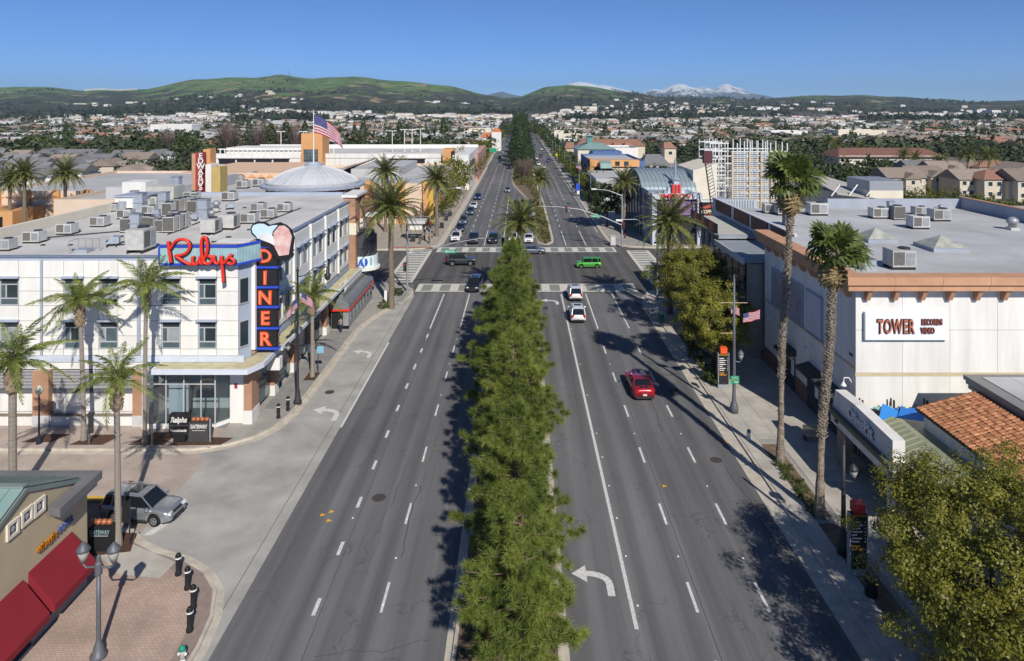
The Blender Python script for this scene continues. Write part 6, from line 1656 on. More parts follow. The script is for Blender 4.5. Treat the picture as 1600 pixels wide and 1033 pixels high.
# ---- parking garage
pg = thing('parking_garage', 'long white parking garage with dark openings, orange stair tower and lamp poles', 'parking garage', (-58, 235, 0))
gz = [(X_(318, 215), X_(735, 215))]
B('wall', M_white, pg, (X_(318, 215), X_(690, 215), 215, 262, 0, 10.4)); B('wall', M_white, pg, (X_(708, 215), X_(733, 215), 214, 262, 0, 11.0)); B('deck', M_rooft, pg, (X_(320, 215), X_(688, 215), 215.5, 261.5, 10.4, 10.45))
B('parapet', M_white, pg, (X_(318, 215), X_(690, 215), 214.8, 215.2, 10.0, 11.4), (X_(318, 215), X_(733, 215), 261.8, 262.2, 10.4, 11.9))
for k in range(26): B('parapet_post', M_white, pg, (X_(322, 215) + k * 1.5 - .12, X_(322, 215) + k * 1.5 + .12, 225, 225.4, 10.45, 12.4))
B('parapet_rail', M_white, pg, (X_(318, 215), X_(475, 215), 225.1, 225.3, 12.0, 12.35)); B('ramp_wall', M_white, pg, (X_(330, 215), X_(475, 215), 226, 240, 10.45, 12.6))
for a_, b_ in ((343,368),(371,397),(400,425),(428,452),(609,634),(638,664)):
    B('opening', M_black, pg, (X_(a_, 215), X_(b_, 215), 214.5, 214.79, Z_(255, 215), Z_(248, 215))); B('opening_frame', M_white, pg, (X_(a_ - 1.5, 215), X_(b_ + 1.5, 215), 214.3, 214.6, Z_(247.3, 215), Z_(245.5, 215)), )
for k in range(4): B('opening', M_black, pg, (X_(733, 215) - .3, X_(733, 215) + .05, 220 + k * 9, 226 + k * 9, 6.5, 8.6))
B('stair_tower', M_orange, pg, (X_(473, 213), X_(506, 213), 211.5, 219, 0, 17.8))
o = B('window', M_dark, pg, (X_(477, 213), X_(499, 213), 211.3, 211.49, 8.4, 12.9))
for i in range(4):
    for j in range(4):
        xa = X_(477, 213) + .1 + i * 1.08; za = 8.5 + j * 1.1; q = B('pane', M_glass, pg, (xa, xa + .95, 211.2, 211.29, za, za + .98)); q.parent = o
B('corner_pier', M_orange, pg, (X_(692, 214), X_(708, 214), 213, 222, 0, Z_(233, 214)))
B('sign_strip', M_signblk, pg, (X_(705.5, 213), X_(710.5, 213), 212.5, 212.98, Z_(270, 213), Z_(236, 213)))
for k in range(6): B('sign_block', M_white, pg, (X_(707, 212), X_(709.2, 212), 212.3, 212.48, Z_(268 - k * 4.6, 212), Z_(268 - k * 4.6 - 2.6, 212)))
B('pink_end', mat('rose_wall', (.50,.30,.25), .9, .1, .5), pg, (X_(725, 225), X_(742, 225), 240, 300, 0, 9.5))
for k, (px, pt) in enumerate(((439,206),(474,206),(498,204),(613,205),(632,203),(644,203),(657,202))):
    Yl = 238; x = X_(px, Yl); zt = Z_(pt, Yl)
    t = thing('deck_lamp', ['twin headed lamp pole at the ramp end of the garage deck','twin headed lamp pole beside the orange stair tower','twin headed lamp pole just past the big flag','twin headed lamp pole standing alone on the garage deck','first of the three lamp poles bunched on the garage deck','middle one of the three lamp poles bunched on the garage deck','last of the three lamp poles bunched on the garage deck'][k], 'lamp post', (x, Yl, 10.45), 0, 'lamp poles on the garage deck')
    MB().tube([(x, Yl, 10.45), (x, Yl, zt)], .12, 6).build('pole', M_white, t); B('lamp_head', M_white, t, (x - 1.5, x - .35, Yl - .25, Yl + .25, zt, zt + .22)); B('lamp_head', M_white, t, (x + .35, x + 1.5, Yl - .25, Yl + .25, zt, zt + .22)); B('crossarm', M_white, t, (x - .35, x + .35, Yl - .07, Yl + .07, zt, zt + .14))

# ---- right side of the far street
b1 = block('blue curved front shop with orange portal and teal awning', X_(923, 215), X_(1008, 215), 215, 250, 8.4, mat('cobalt_blue_wall', (.10,.17,.33), .7, .1, .6))
B('orange_portal', M_orange, b1, (X_(921, 210), X_(927, 210), 208, 215.2, 0, 10.0)); B('orange_band', M_orange, b1, (X_(921, 210), X_(1000, 210), 211, 214.9, 7.6, 9.6)); B('cream_band', M_cream, b1, (X_(960, 205), X_(1012, 205), 204, 210.9, 5.2, 7.2)); 
MB().ext([(X_(935, 212), 210, 9.6), (X_(935, 212), 207, 8.9), (X_(935, 212), 206, 7.5), (X_(935, 212), 210, 7.5)], (3.4, 0, 0)).build('teal_awning', M_teal, b1); B('grey_wall', M_roofl, b1, (X_(925, 190), X_(1030, 190), 180, 203.8, 0, 7.0)); B('dark_glass', M_glass2, b1, (X_(925, 190) - .1, X_(925, 190) - .01, 181, 203, .4, 6))
for k in range(3): B('window', M_glass2, b1, (X_(948 + k * 14, 210), X_(955 + k * 14, 210), 210.85, 210.99, 7.9, 9.2))
for k, (px, py) in enumerate(((1000,272),(1022,268),(985,276),(1045,274))): unit_at('pack', px, py, 'air unit on the grey roofs behind the arched hall, %s from the road' % ORD[k], 7.1, 0, 1.4, 'air units behind the arched hall')
b2 = thing('cupola_building', 'cream shop with a teal hip roof and a square teal lantern', 'shop', (X_(940, 265), 268, 0))
xa, xb = X_(903, 262), X_(962, 262); B('wall', M_cream, b2, (xa, xb, 262, 282, 0, 10.0))
def hip(mb, x0, x1, y0, y1, z0, z1, rx=.5, ry=.5, ov=.5):
    x0 -= ov; x1 += ov; y0 -= ov; y1 += ov
    dx_ = (x1 - x0) * .5 * rx; dy_ = (y1 - y0) * .5 * ry
    a = [(x0, y0, z0), (x1, y0, z0), (x1, y1, z0), (x0, y1, z0), (x0 + dx_, y0 + dy_, z1), (x1 - dx_, y0 + dy_, z1), (x1 - dx_, y1 - dy_, z1), (x0 + dx_, y1 - dy_, z1)]
    mb.add(a, [(3,2,1,0),(4,5,6,7),(0,1,5,4),(1,2,6,5),(2,3,7,6),(3,0,4,7)]); return mb
hip(MB(), xa, xb, 262, 282, 10.0, 12.2, .7, .7).build('roof', M_teal, b2); B('lantern', mat('teal_lantern', (.10,.25,.23), .4, .2, 1), b2, (X_(917, 270), X_(926, 270), 270, 272.4, 12.2, 14.8)); hip(MB(), X_(916, 270), X_(927, 270), 269.8, 272.6, 14.8, 15.3).build('lantern_cap', M_teal, b2)
B('blue_drum', mat('cobalt_blue_wall', (.1,.17,.33)), b2, (X_(925, 255), X_(970, 255), 252, 261.8, 0, 9.8))

# ---- houses
M_hw = [mat('house_wall_cream', (.60,.53,.42), .85, .05, 1), mat('house_wall_white', (.68,.67,.63), .85, .05, 1), mat('house_wall_grey', (.42,.44,.46), .85, .05, 1)]
M_hr = [mat('grey_shingle', (.20,.20,.205), .9, .14, 1.2, rnd=.15), mat('taupe_shingle', (.27,.22,.18), .9, .14, 1.2, rnd=.15), mat('terracotta_roof', (.32,.17,.115), .9, .16, 1.2, rnd=.15)]
def make_house(wm, rm, w_, d_, h, rh, name='house', hipf=False):
    t = thing(name, '', 'house')
    B('wall', wm, t, (-w_/2, w_/2, -d_/2, d_/2, 0, h))
    mb = MB()
    if hipf: hip(mb, -w_/2, w_/2, -d_/2, d_/2, h, h + rh, .6, .98)
    else: mb.ext([(-w_/2 - .5, -d_/2 - .5, h - .15), (-w_/2 - .5, 0, h + rh), (-w_/2 - .5, d_/2 + .5, h - .15)], (w_ + 1, 0, 0))
    mb.build('roof', rm, t)
    if not hipf: MB().ext([(-w_/2 + .02, -d_/2, h), (-w_/2 + .02, 0, h + rh - .3), (-w_/2 + .02, d_/2, h)], (-.3, 0, 0)).build('gable', wm, t)
    B('dormer', wm, t, (-w_*.1, w_*.28, -d_/2 - 1.6, -d_/2, 0, h - .3)); MB().ext([(-w_*.1 - .4, -d_/2 - 2.0, h - .4), (w_*.09, -d_/2 - 2.0, h + rh * .55), (w_*.28 + .4, -d_/2 - 2.0, h - .4)], (0, d_ * .45, 0)).build('dormer_roof', rm, t)
    k = 0
    for z in ((1.0, 2.2), (3.6, 4.9)):
        if z[1] > h: continue
        for fx in (-.38, -.2, .34):
            o = B('window', M_white, t, (w_*fx - .65, w_*fx + .65, -d_/2 - .06, -d_/2 - .01, *z)); q = B('pane', M_glass2, t, (w_*fx - .55, w_*fx + .55, -d_/2 - .09, -d_/2 - .061, z[0] + .1, z[1] - .1)); q.parent = o
    o = B('window', M_white, t, (w_*.09 - .6, w_*.09 + .6, -d_/2 - 1.66, -d_/2 - 1.61, 3.4, 4.7)); q = B('pane', M_glass2, t, (w_*.09 - .5, w_*.09 + .5, -d_/2 - 1.69, -d_/2 - 1.661, 3.5, 4.6)); q.parent = o
    return t
HP = [make_house(M_hw[1], M_hr[0], 12, 10, 5.4, 2.6), make_house(M_hw[2], M_hr[0], 14, 9.5, 5.2, 2.4), make_house(M_hw[0], M_hr[1], 11, 10, 5.4, 2.5), make_house(M_hw[1], M_hr[2], 12, 10, 5.4, 2.2, hipf=True), make_house(M_hw[0], M_hr[2], 13, 10, 5.4, 2.2, hipf=True)]
hn = [('grey roofed white', 0), ('grey roofed grey', 1), ('taupe roofed cream', 2), ('terracotta roofed white', 3), ('terracotta roofed cream', 4)]
used = set()
def house(v, x, y, rz, label, group, s=1.0):
    t = HP[v]
    if v not in used:
        used.add(v); t.location = (x, y, 0); t.rotation_euler = (0, 0, rz); setp(t, label, None, group); t.scale = (s,) * 3; return t
    return dup(t, (x, y, 0), rz, label, group, s)
rh = random.Random(4)
rows = [(208, 'closest row'), (229, 'second row'), (252, 'third row'), (280, 'fourth row'), (312, 'far row')]
for ri, (y, rn) in enumerate(rows):
    xs0 = X_(-20, y); xe = X_([205, 290, 305, 312, 322][ri], y)
    n = int((xe - xs0) / 15.5)
    for k in range(n):
        v = rh.choice([0, 0, 1, 1, 2, 2, 3 if ri > 2 else 0])
        x = xs0 + k * 15.5 + rh.uniform(-2, 2)
        house(v, x, y + rh.uniform(-3, 3), rh.choice([0, 0, math.pi / 2, -math.pi / 2, math.pi]), '%s house, %s of homes behind the mall, %s from the outer palms' % (hn[v][0], rn, ORD[min(k, 19)]), 'homes behind the cinema mall', rh.uniform(.85, 1.0))
for k, (px, y, v, rz, s) in enumerate(((1402,205,2,0,1),(1437,212,2,.1,1),(1470,232,2,0,1),(1512,200,2,0,1),(1556,196,4,0,1.05),(1602,192,2,0,1.1),(1590,225,2,1.57,1),(1545,240,4,0,1),(1500,245,2,1.57,1),(1440,240,1,0,1))):
    house(v, X_(px, y), y, rz, ['beige house peeking over the green hedge, touching the cream flats','beige house with its garage side to the hedge','beige house behind the lone palm of the hedge','tall beige gabled house between two palms','beige house with terracotta trim beside the palm pair','beige house cut by the frame edge','beige house turned sideways behind the edge house','terracotta roofed house in the second row above the gables','sideways beige house in the second row by the palm pair','grey house in the second row beside the brown flats'][k], 'beige homes beyond the hedge', s)
fl1 = block('long two storey brown roofed flats with cream walls behind the palms', X_(1312, 275), X_(1475, 275), 275, 292, 6.0, M_cream, M_hr[1]); hip(MB(), X_(1312, 275), X_(1475, 275), 275, 292, 6.1, 9.4, .2, .95, 1.0).build('roof', mat('brown_tile_roof', (.20,.10,.075), .9, .15, .8), fl1)
for k in range(9): 
    x = X_(1320, 275) + k * 4.5; B('window', M_glass2, fl1, (x, x + 1.6, 274.9, 274.99, 3.3, 4.8))
tc = thing('terracotta_flats', 'row of cream apartments under long terracotta roofs by the teal lantern', 'apartments', (X_(950, 330), 335, 0))
for k, (a_, b_) in enumerate(((940, 958), (960, 976), (978, 992), (884, 900), (1040, 1058))):
    x0, x1 = X_(a_, 320), X_(b_, 320); B('wall', M_hw[0], tc, (x0, x1, 322, 336, 0, 7.0)); hip(MB(), x0, x1, 322, 336, 7.0, 9.6, .5, .95).build('roof', M_hr[2], tc)
    o = B('window', M_white, tc, ((x0 + x1)/2 - 1, (x0 + x1)/2 + 1, 321.85, 321.99, 4, 5.8)); q = B('pane', M_glass2, tc, ((x0 + x1)/2 - .8, (x0 + x1)/2 + .8, 321.75, 321.849, 4.2, 5.6)); q.parent = o
q = hip(MB(), X_(900, 345), X_(1005, 345), 340, 352, 7.2, 10.4, .2, .95).build('roof', M_hr[2], tc); B('wall', M_hw[0], tc, (X_(900, 345), X_(1005, 345), 340, 352, 0, 7.2))
gh = thing('dark_gabled_house', 'dark grey roofed house with deep shade under its eaves among the trees', 'house', (X_(1015, 230), 232, 0)); B('wall', M_hw[2], gh, (X_(1008, 230), X_(1040, 230), 228, 240, 0, 6.5)); hip(MB(), X_(1006, 230), X_(1042, 230), 228, 240, 6.5, 10.0, .5, .95, 1).build('roof', M_hr[0], gh); B('doorway', M_black, gh, (X_(1012, 230), X_(1024, 230), 227.8, 227.99, 1, 4.5))
# grey building and walls behind the record shop
gb = thing('rear_hall', 'grey sloped roof hall with a cream end block behind the record shop roof', 'hall', (55, 110, 0))
MB().ext([(50, 102, 0), (50, 102, 12.0), (58, 102, 10.5), (58, 102, 0)], (0, 26, 0)).build('wall', M_cream, gb); MB().ext([(47, 101, 12.6), (50, 128, 14.4), (59, 128, 12.0), (59, 101, 11.0)], (0, 0, .2)).build('roof', mat('putty_roof', (.42,.40,.37), .85, .08, .3), gb)
B('cream_block', M_cream, gb, (X_(1343, 104), X_(1394, 104), 101, 108, 0, 13.2)); B('louvre_top', M_galv, gb, (X_(1343, 104), X_(1394, 104), 101, 108, 13.21, 14.6))
for k in range(3): MB().tube([(46 + k * 2.6, 100.8, 12.4), (47.6 + k * 2.6, 101.5, 14.0)], .1, 5).build('strut', M_white, gb)
B('long_wall', mat('taupe_wall', (.33,.30,.26), .85, .1, .5), gb, (58.2, 84, 104, 105, 0, 10.4))
MB().lathe([(2.5, 0), (2.5, 2.2), (2.3, 3.0), (1.2, 3.4)], X_(1092, 205), 205, 9.4, 16).build('tank', M_teal, gb) if False else None
# big pale sheds and offices in the valley
for k, (px0, px1, pt, pb, lab, wm) in enumerate(((1310,1386,205,224,'large beige windowless warehouse beyond the palms', M_cream), (1205,1262,206,221,'white flat warehouse behind the lattice tower', M_white), (1400,1490,210,220,'long white warehouse with a blue band across the valley', M_white), (980,1052,209,219,'pale grey works with a square stair block', M_roofl), (866,900,206,218,'cream shop block by the end of the boulevard', M_cream), (1550,1588,172.5,180,'white and blue hospital block on the far hillside', M_white), (160,192,194,202,'white office block with a red stair in the valley', M_white), (235,300,196,214,'white terraced apartments stepping across the valley', M_white), (0,62,216,226,'long pale blue roofed sheds at the valley edge', M_roofl), (100,150,214,225,'white flat sheds behind the conifer pair', M_white), (905,942,203,212,'white flat block over the terracotta flats', M_white), (1500,1552,209,218,'grey blue roofed shed by the dark trees', M_roofl), (62,100,205,213,'white low sheds near the dark conifers', M_white), (690,745,222,232,'brown flat roofed market beyond the garage', mat('market_brown', (.16,.09,.07), .8, .1, .4)))):
    Y = F * H / (pb + 3 - HY) * .98; x0, x1 = X_(px0, Y), X_(px1, Y); h = max(4.0, Z_(pt, Y))
    zb_ = float(hz((x0 + x1) / 2, Y)); 
    b = block(lab, x0, x1, Y, Y + min(60, (x1 - x0) * .6), h, wm, par=.8, t=1.0)
    nwin = int((x1 - x0) / 9)
    for i in range(min(nwin, 9)): B('window', M_glass2, b, (x0 + 3 + i * 9, x0 + 7 + i * 9, Y - .2, Y - .02, h * .45, h * .72))
mh = thing('mission_building', 'white mission style building with orange tiled roofs at the end of the ficus row', 'building', (X_(770, 420), 420, 0)); B('wall', M_white, mh, (X_(768, 420), X_(783, 420), 420, 432, 0, 11.5), (X_(752, 420), X_(768, 420), 424, 432, 0, 8)); hip(MB(), X_(752, 420), X_(767.8, 420), 424, 432, 8.01, 11, .3, .95).build('roof', mat('orange_tile_roof', (.48,.17,.07), .9, .15, .8), mh); hip(MB(), X_(769, 420), X_(782, 420), 421, 431, 11.5, 13.6).build('roof', mat('orange_tile_roof', (.48,.17,.07)), mh)

# ================================================================ TREES BEYOND
def far_crown(seed, shape, m, n=260, size=.95, r=4.0, h=8.0):
    rng = np.random.default_rng(seed)
    if shape == 'round':
        q = crown_leaves(rng, (r, r, h * .42), n // 9, 9, size, 1.1, shell=.6) + np.array([0, 0, h * .58])
    elif shape == 'cone':
        z = rng.uniform(0, 1, n) ** 1.2; rr = r * (1 - z) ** .75 * rng.uniform(.6, 1.05, n) + .1; a = rng.uniform(0, 6.28, n)
        C = np.stack([rr * np.cos(a), rr * np.sin(a), .6 + z * (h - .6)], 1); q = leaf_quads(rng, C, np.stack([np.cos(a), np.sin(a), np.full(n, .5)], 1) + rng.normal(size=(n, 3)) * .4, size)
    elif shape == 'column':
        z = rng.uniform(0, 1, n); rr = r * np.sin(math.pi * (z * .86 + .08)) ** .6 * rng.uniform(.6, 1.05, n); a = rng.uniform(0, 6.28, n)
        C = np.stack([rr * np.cos(a), rr * np.sin(a), .4 + z * (h - .4)], 1); q = leaf_quads(rng, C, np.stack([np.cos(a), np.sin(a), np.full(n, .4)], 1) + rng.normal(size=(n, 3)) * .4, size)
    else:   # bare twigs
        q = []
        for k in range(n):
            a = rng.uniform(0, 6.28); e = rng.uniform(.7, 1.45); L = h * rng.uniform(.45, .75)
            p0 = np.array([0, 0, h * rng.uniform(.15, .45)]) + rng.normal(size=3) * .3; d = np.array([math.cos(a) * math.cos(e) * r / h * 2.6, math.sin(a) * math.cos(e) * r / h * 2.6, math.sin(e)]) * L
            s = np.array([-math.sin(a), math.cos(a), 0]) * .07
            q.append([p0 - s, p0 + s, p0 + d + s * .2, p0 + d - s * .2])
        q = np.array(q)
    return np_mesh('crown', q, 4, m)
tk = MB().tube([(0, 0, -.2), (0, 0, 3.2)], [.28, .18], 6).build('trunk', M_bark); tkm = tk.data; bpy.data.objects.remove(tk)
M_ficus = mat('ficus_leaf', (.04,.075,.008), .6, .3, .35, trans=.25, col2=(.22,.20,.025), rnd=.12)
FC = {'ficus': [far_crown(1 + k, 'round', M_ficus, 1300, .55, 4.6, 8.2) for k in range(3)], 'dark': [far_crown(11 + k, 'round', M_leafd, 420, .9, 4.2, 8.5) for k in range(4)], 'mid': [far_crown(21 + k, 'round', M_leafm, 420, .9, 4.0, 7.5) for k in range(4)],
 'cone': [far_crown(31 + k, 'cone', mat('conifer_green', (.018,.036,.012), .7, .3, .5, col2=(.045,.075,.02), rnd=.15), 520, .95, 3.6, 15) for k in range(3)], 'column': [far_crown(41 + k, 'column', M_leafd, 360, .85, 1.9, 12) for k in range(2)], 'bare': [far_crown(51 + k, 'bare', M_bare, 300, .1, 3.4, 9) for k in range(3)]}
MEDC = [far_crown(61 + k, 'cone', mat('conifer_green', (.03,.05,.02)), 1500, .75, 4.2, 19) for k in range(3)]
def far_tree(kind, x, y, label, group=None, s=1.0, parts=True, mesh=None, name='tree', rz=None, wide=1):
    z = float(hz(x, y))
    me_ = mesh or random.choice(FC[kind])
    if parts:
        t = thing(name, label, 'tree', (x, y, z), rz if rz is not None else random.uniform(0, 6), group); t.scale = (s * wide, s * wide, s * random.uniform(.9, 1.1))
        link('crown', me_, t); link('trunk', tkm, t)
    else:
        t = link(name, me_); t.location = (x, y, z); t.rotation_euler = (0, 0, random.uniform(0, 6)); t.scale = (s, s, s * random.uniform(.85, 1.15)); setp(t, label, 'tree', group)
    return t
for k in range(17):
    y = 158 + k * 13.5 + random.uniform(-2, 2)
    far_tree('ficus', -18.8 + random.uniform(-.8, .5) - (k % 3) * .8, y, 'round yellow green ficus by the shops, %s from the corner plaza' % ORD[k], 'ficus row along the shopping street', 1.22 if k > 1 else 1.0)
for k in range(12):
    y = 198 + k * 15
    far_tree('mid' if k % 3 else 'ficus', 20.5 + random.uniform(-.5, .8), y, 'street tree before the blue fronted shops, %s counted towards the hills' % ORD[k], 'street trees on the blue shop side', .95)
for k, (y, x, s) in enumerate(((300, .2, .95), (312, 3.0, .9), (326, -1.2, 1.05), (340, 2.4, 1.0), (356, -.6, 1.1), (374, 3.0, 1.05), (395, .4, 1.15), (420, 2.2, 1.15), (450, 0, 1.2), (285, 2.6, .62), (480, 2.4, 1.2), (515, 0, 1.2))):
    far_tree('cone', x, y, 'tall dark conifer in the far median, %s counted away from the junction' % ORD[[1,2,3,4,5,6,7,8,9,0,10,11][k]], 'tall conifers in the far median', s, mesh=MEDC[k % 3], name='conifer', wide=1.35)
for k, (y, x) in enumerate(((240, 1.2), (252, 3.0), (262, -.3), (272, 3.4))): far_tree('bare', x, y, ['leafless twiggy tree at the tip of the planted median','leafless tree leaning to the blue shop side of the median','leafless tree on the ficus side of the median','leafless tree right under the tall conifers'][k], 'leafless trees in the far median', .75)
# conifers and bare trees behind garage
for k, (px, pt, pb, kd) in enumerate(((575,187,228,'cone'),(560,196,228,'cone'),(605,190,228,'cone'),(622,189,228,'cone'),(697,188,228,'cone'),(650,200,228,'cone'),(470,186,230,'cone'),(432,196,230,'column'),(445,196,230,'column'),(375,188,232,'cone'),(345,192,235,'bare'),(357,190,235,'bare'),(400,192,232,'bare'),(425,190,232,'bare'),(458,188,230,'bare'),(88,200,240,'cone'),(102,200,240,'cone'),(60,205,240,'mid'),(200,203,240,'cone'),(265,200,238,'bare'),(310,205,236,'mid'),(150,222,250,'mid'),(110,238,262,'mid'),(170,226,250,'dark'),(262,217,246,'dark'),(250,225,250,'mid'),(30,220,250,'dark'),(8,208,240,'bare'))):
    Y = 330 if px > 320 else 360; h = Z_(pt, Y); x = X_(px, Y); base = {'cone': 15, 'column': 12, 'bare': 9, 'mid': 7.5, 'dark': 8.5}[kd]
    far_tree(kd, x, Y + random.uniform(-12, 12), {'cone': 'tall dark conifer', 'column': 'narrow cypress', 'bare': 'leafless pinkish tree', 'mid': 'round mid green tree', 'dark': 'round dark tree'}[kd] + (' behind the parking garage, ' if px > 320 else ' above the rooftops behind the cinema, ') + ORD[k if k < 15 else k - 15] + ' of its line', 'trees behind the garage and homes', h / base)
# hedge trees by beige houses
for k in range(22):
    px = 1395 + k * 11; Y = 168 - k * 1.2 + (k % 3) * 5; far_tree('ficus' if k % 4 == 0 else 'mid', X_(px, Y), Y, 'bushy green hedge tree behind the blue parapet, %s from the cream block' % (ORD[k] if k < 20 else 'almost last' if k == 20 else 'very last'), 'bushy hedge line trees', random.uniform(.55, .8))
for k, (px, Y, kd, s) in enumerate(((1010,190,'ficus',.9),(1030,185,'dark',1.1),(1045,195,'mid',1.1),(1060,182,'dark',1.2),(1070,200,'ficus',1.0),(1085,190,'dark',1.15),(1030,215,'mid',1.2),(1095,240,'mid',1.1),(1240,190,'ficus',1.0),(1262,200,'mid',1.1),(1290,190,'dark',1.3),(1308,200,'mid',1.2),(1322,185,'dark',1.2),(1275,225,'dark',1.3),(1365,230,'dark',1.2),(1385,215,'mid',1.1),(980,235,'mid',.9),(965,240,'dark',.9),(1300,170,'mid',.9),(1335,172,'ficus',.9))):
    far_tree(kd, X_(px, Y), Y, {'ficus': 'yellowish', 'dark': 'dark', 'mid': 'mid green'}[kd] + ' bushy tree ' + ('behind the arched hall and stucco block, ' if px < 1120 else 'around the rear hall and lattice tower, ') + ORD[k] + ' of the clump', 'bushy trees behind the theatre side', s)

# countable far houses and trees
rr = random.Random(9)
def far_pos(pymin, pymax):
    while True:
        px = rr.uniform(-40, 1640); py = rr.uniform(pymin, pymax); y = F * H / (py - HY); x = X_(px, y)
        if abs(x) < 34 + (y > 500) * -14: continue
        if y < 340 and (px < 760 or (px > 900 and px < 1110)): continue
        if y < 300: continue
        return x, y, px, py
wl_ = ['small pale house with a %s roof lost among the valley trees', 'grey', 'brown', 'terracotta']
singles = []; M_hw.append(M_hw[0])
for v in range(5):
    mb = MB(); w_, d_, h = [(14, 10, 4.5), (18, 12, 5), (11, 9, 5.5), (26, 14, 5), (13, 11, 6)][v]
    mb.mi(0).box(-w_/2, w_/2, -d_/2, d_/2, 0, h); mb.mi(1); hip(mb, -w_/2, w_/2, -d_/2, d_/2, h + .01, h + (2.4 if v != 3 else .5), .5, .95, .5)
    mb.mi(2)
    for i in range(3): mb.box(-w_*.35 + i * w_*.3, -w_*.35 + i * w_*.3 + w_*.14, -d_/2 - .05, -d_/2 - .01, 1.2, 2.6)
    for ri in range(3):
        o = mb.build('house', [M_hw[[1, 0, 1, 1, 0][v]], [M_hr[ri], M_hr[ri], M_hr[ri], M_roofl, M_hr[ri]][v], M_glass2]); singles.append((o.data, ri, v == 3)); bpy.data.objects.remove(o)
for v_, t_ in enumerate(HP):
    if v_ not in used:
        for c_ in list(t_.children_recursive) + [t_]: bpy.data.objects.remove(c_)
for k in range(170):
    x, y, px, py = far_pos(203, 240)
    me_, ri, flat = rr.choice(singles)
    o = link('house', me_); o.location = (x, y, 0); o.rotation_euler = (0, 0, rr.choice([0, .1, -.15, 1.57, .3])); 
    setp(o, 'low pale flat roofed shed lost among the valley trees' if flat else wl_[0] % wl_[1 + ri], 'house', 'flat sheds in the valley' if flat else '%s roofed houses in the valley' % wl_[1 + ri])
for k in range(230):
    x, y, px, py = far_pos(200, 240)
    kd = rr.choice(['dark', 'mid', 'dark', 'cone', 'bare', 'column', 'mid'])
    far_tree(kd, x, y, {'dark': 'dark round tree among the far valley rooftops', 'mid': 'mid green round tree among the far valley rooftops', 'cone': 'dark pointed conifer among the far valley rooftops', 'bare': 'leafless greyish tree among the far valley rooftops', 'column': 'narrow dark cypress among the far valley rooftops'}[kd], kd + ' trees across the valley', rr.uniform(.75, 1.25) * (.85 if kd == 'cone' else 1), parts=False)
for k in range(16):
    y = 300 + k * 29; sd = -1 if k % 2 else 1
    block('low shop block lining the far boulevard, %s along' % ORD[k], *( (-46, -23) if sd < 0 else (27, 52)), y, y + 22, rr.uniform(5, 8), rr.choice([M_cream, M_white, M_hw[2], M_roofl]), cat='shop', name='shop_block')
for k in range(34):
    y = 395 + k * 11; sd = -1 if k % 2 else 1
    far_tree(rr.choice(['dark', 'mid', 'ficus', 'dark']), sd * (17.5 if sd < 0 else 20) + rr.uniform(-1, 1.5), y, 'street tree merging into the far end of the boulevard', 'street trees at the far end', rr.uniform(.9, 1.3), parts=False)
for k in range(26):
    y = 640 + k * 12; far_tree(rr.choice(['dark', 'mid', 'cone']), rr.uniform(-16, 18), y, 'dark tree closing the view at the end of the boulevard', 'trees closing the boulevard', rr.uniform(1.0, 1.5), parts=False)
# uncountable woods and suburbs
def mass_positions(rng, n, ymin, ymax, power=1.0, pxr=(-60, 1660)):
    u = rng.uniform(0, 1, n) ** power
    Y = 1 / (1 / ymax + (1 / ymin - 1 / ymax) * (1 - u))
    px = rng.uniform(*pxr, n); X = (px - CX) * Y / F
    return X, Y, px
rgm = np.random.default_rng(99)
def wood(name, n, ymin, ymax, m, rlo, rhi, k=12, flt=None, zoff=0):
    X, Y, px = mass_positions(rgm, n, ymin, ymax)
    keep = np.abs(X) > np.where(Y < 560, 30, np.where(Y < 750, 20, 0))
    if flt is not None: keep &= flt(X, Y, px)
    X, Y = X[keep], Y[keep]; n = len(X)
    Z = hz(X, Y)
    r = rgm.uniform(rlo, rhi, n); qs = 3.4 / math.sqrt(k)
    C = np.repeat(np.stack([X, Y, Z + r * .85], 1), k, 0); rr_ = np.repeat(r, k)[:, None]
    off = unit(rgm.normal(size=(n * k, 3))) * rgm.uniform(.3, 1, (n * k, 1)) * rr_ * np.array([1, 1, 1.0])
    q = leaf_quads(rgm, C + off, off + rgm.normal(size=off.shape) * .5 * rr_ + np.array([0, 0, .4]) * rr_, 1.0) 
    ctr = (C + off)[:, None, :]; q = ctr + (q - ctr) * (rr_[:, None] * qs)
    o = link(name, np_mesh(name, q, 4, m)); setp(o, kind='stuff'); return o
nz = lambda X, Y, px: fbm(X, Y, 160.0) > -.15
wood('woods', 6500, 350, 1700, mat('woods_green', (.03,.045,.02), .8, .3, .02, col2=(.085,.10,.045)), 3.0, 6.0, 26)
wood('woods', 700, 245, 370, mat('woods_green', (.02,.03,.01)), 2.5, 4.5, 60, lambda X, Y, px: (np.abs(X) > 120) | ((X > 60) & (Y > 300)) | ((X < -60) & (Y > 345)))
wood('woods', 2500, 380, 1500, mat('woods_brown', (.07,.055,.04), .9, .2, .02, col2=(.12,.10,.07)), 2.5, 5.0, 12)
wood('woods', 8500, 1400, 3300, mat('woods_dark', (.018,.028,.014), .9, .3, .01, col2=(.05,.06,.028)), 5, 11, 10, lambda X, Y, px: (fbm(X, Y, 190.0) > -.05 + (Y - 1400) / 1900 * .55))
wood('woods', 1500, 3300, 3990, mat('woods_dark', (.018,.028,.014)), 5, 10, 10, lambda X, Y, px: (px > 960) & (px < 1200) | (fbm(X, Y, 190.0) > .85))
wood('brush', 6500, 1900, 3960, mat('brush_dark', (.022,.034,.016), .9, .3, .01, col2=(.05,.06,.03)), 1.6, 4.2, 7, lambda X, Y, px: fbm(X, Y, 120.0) > .12)
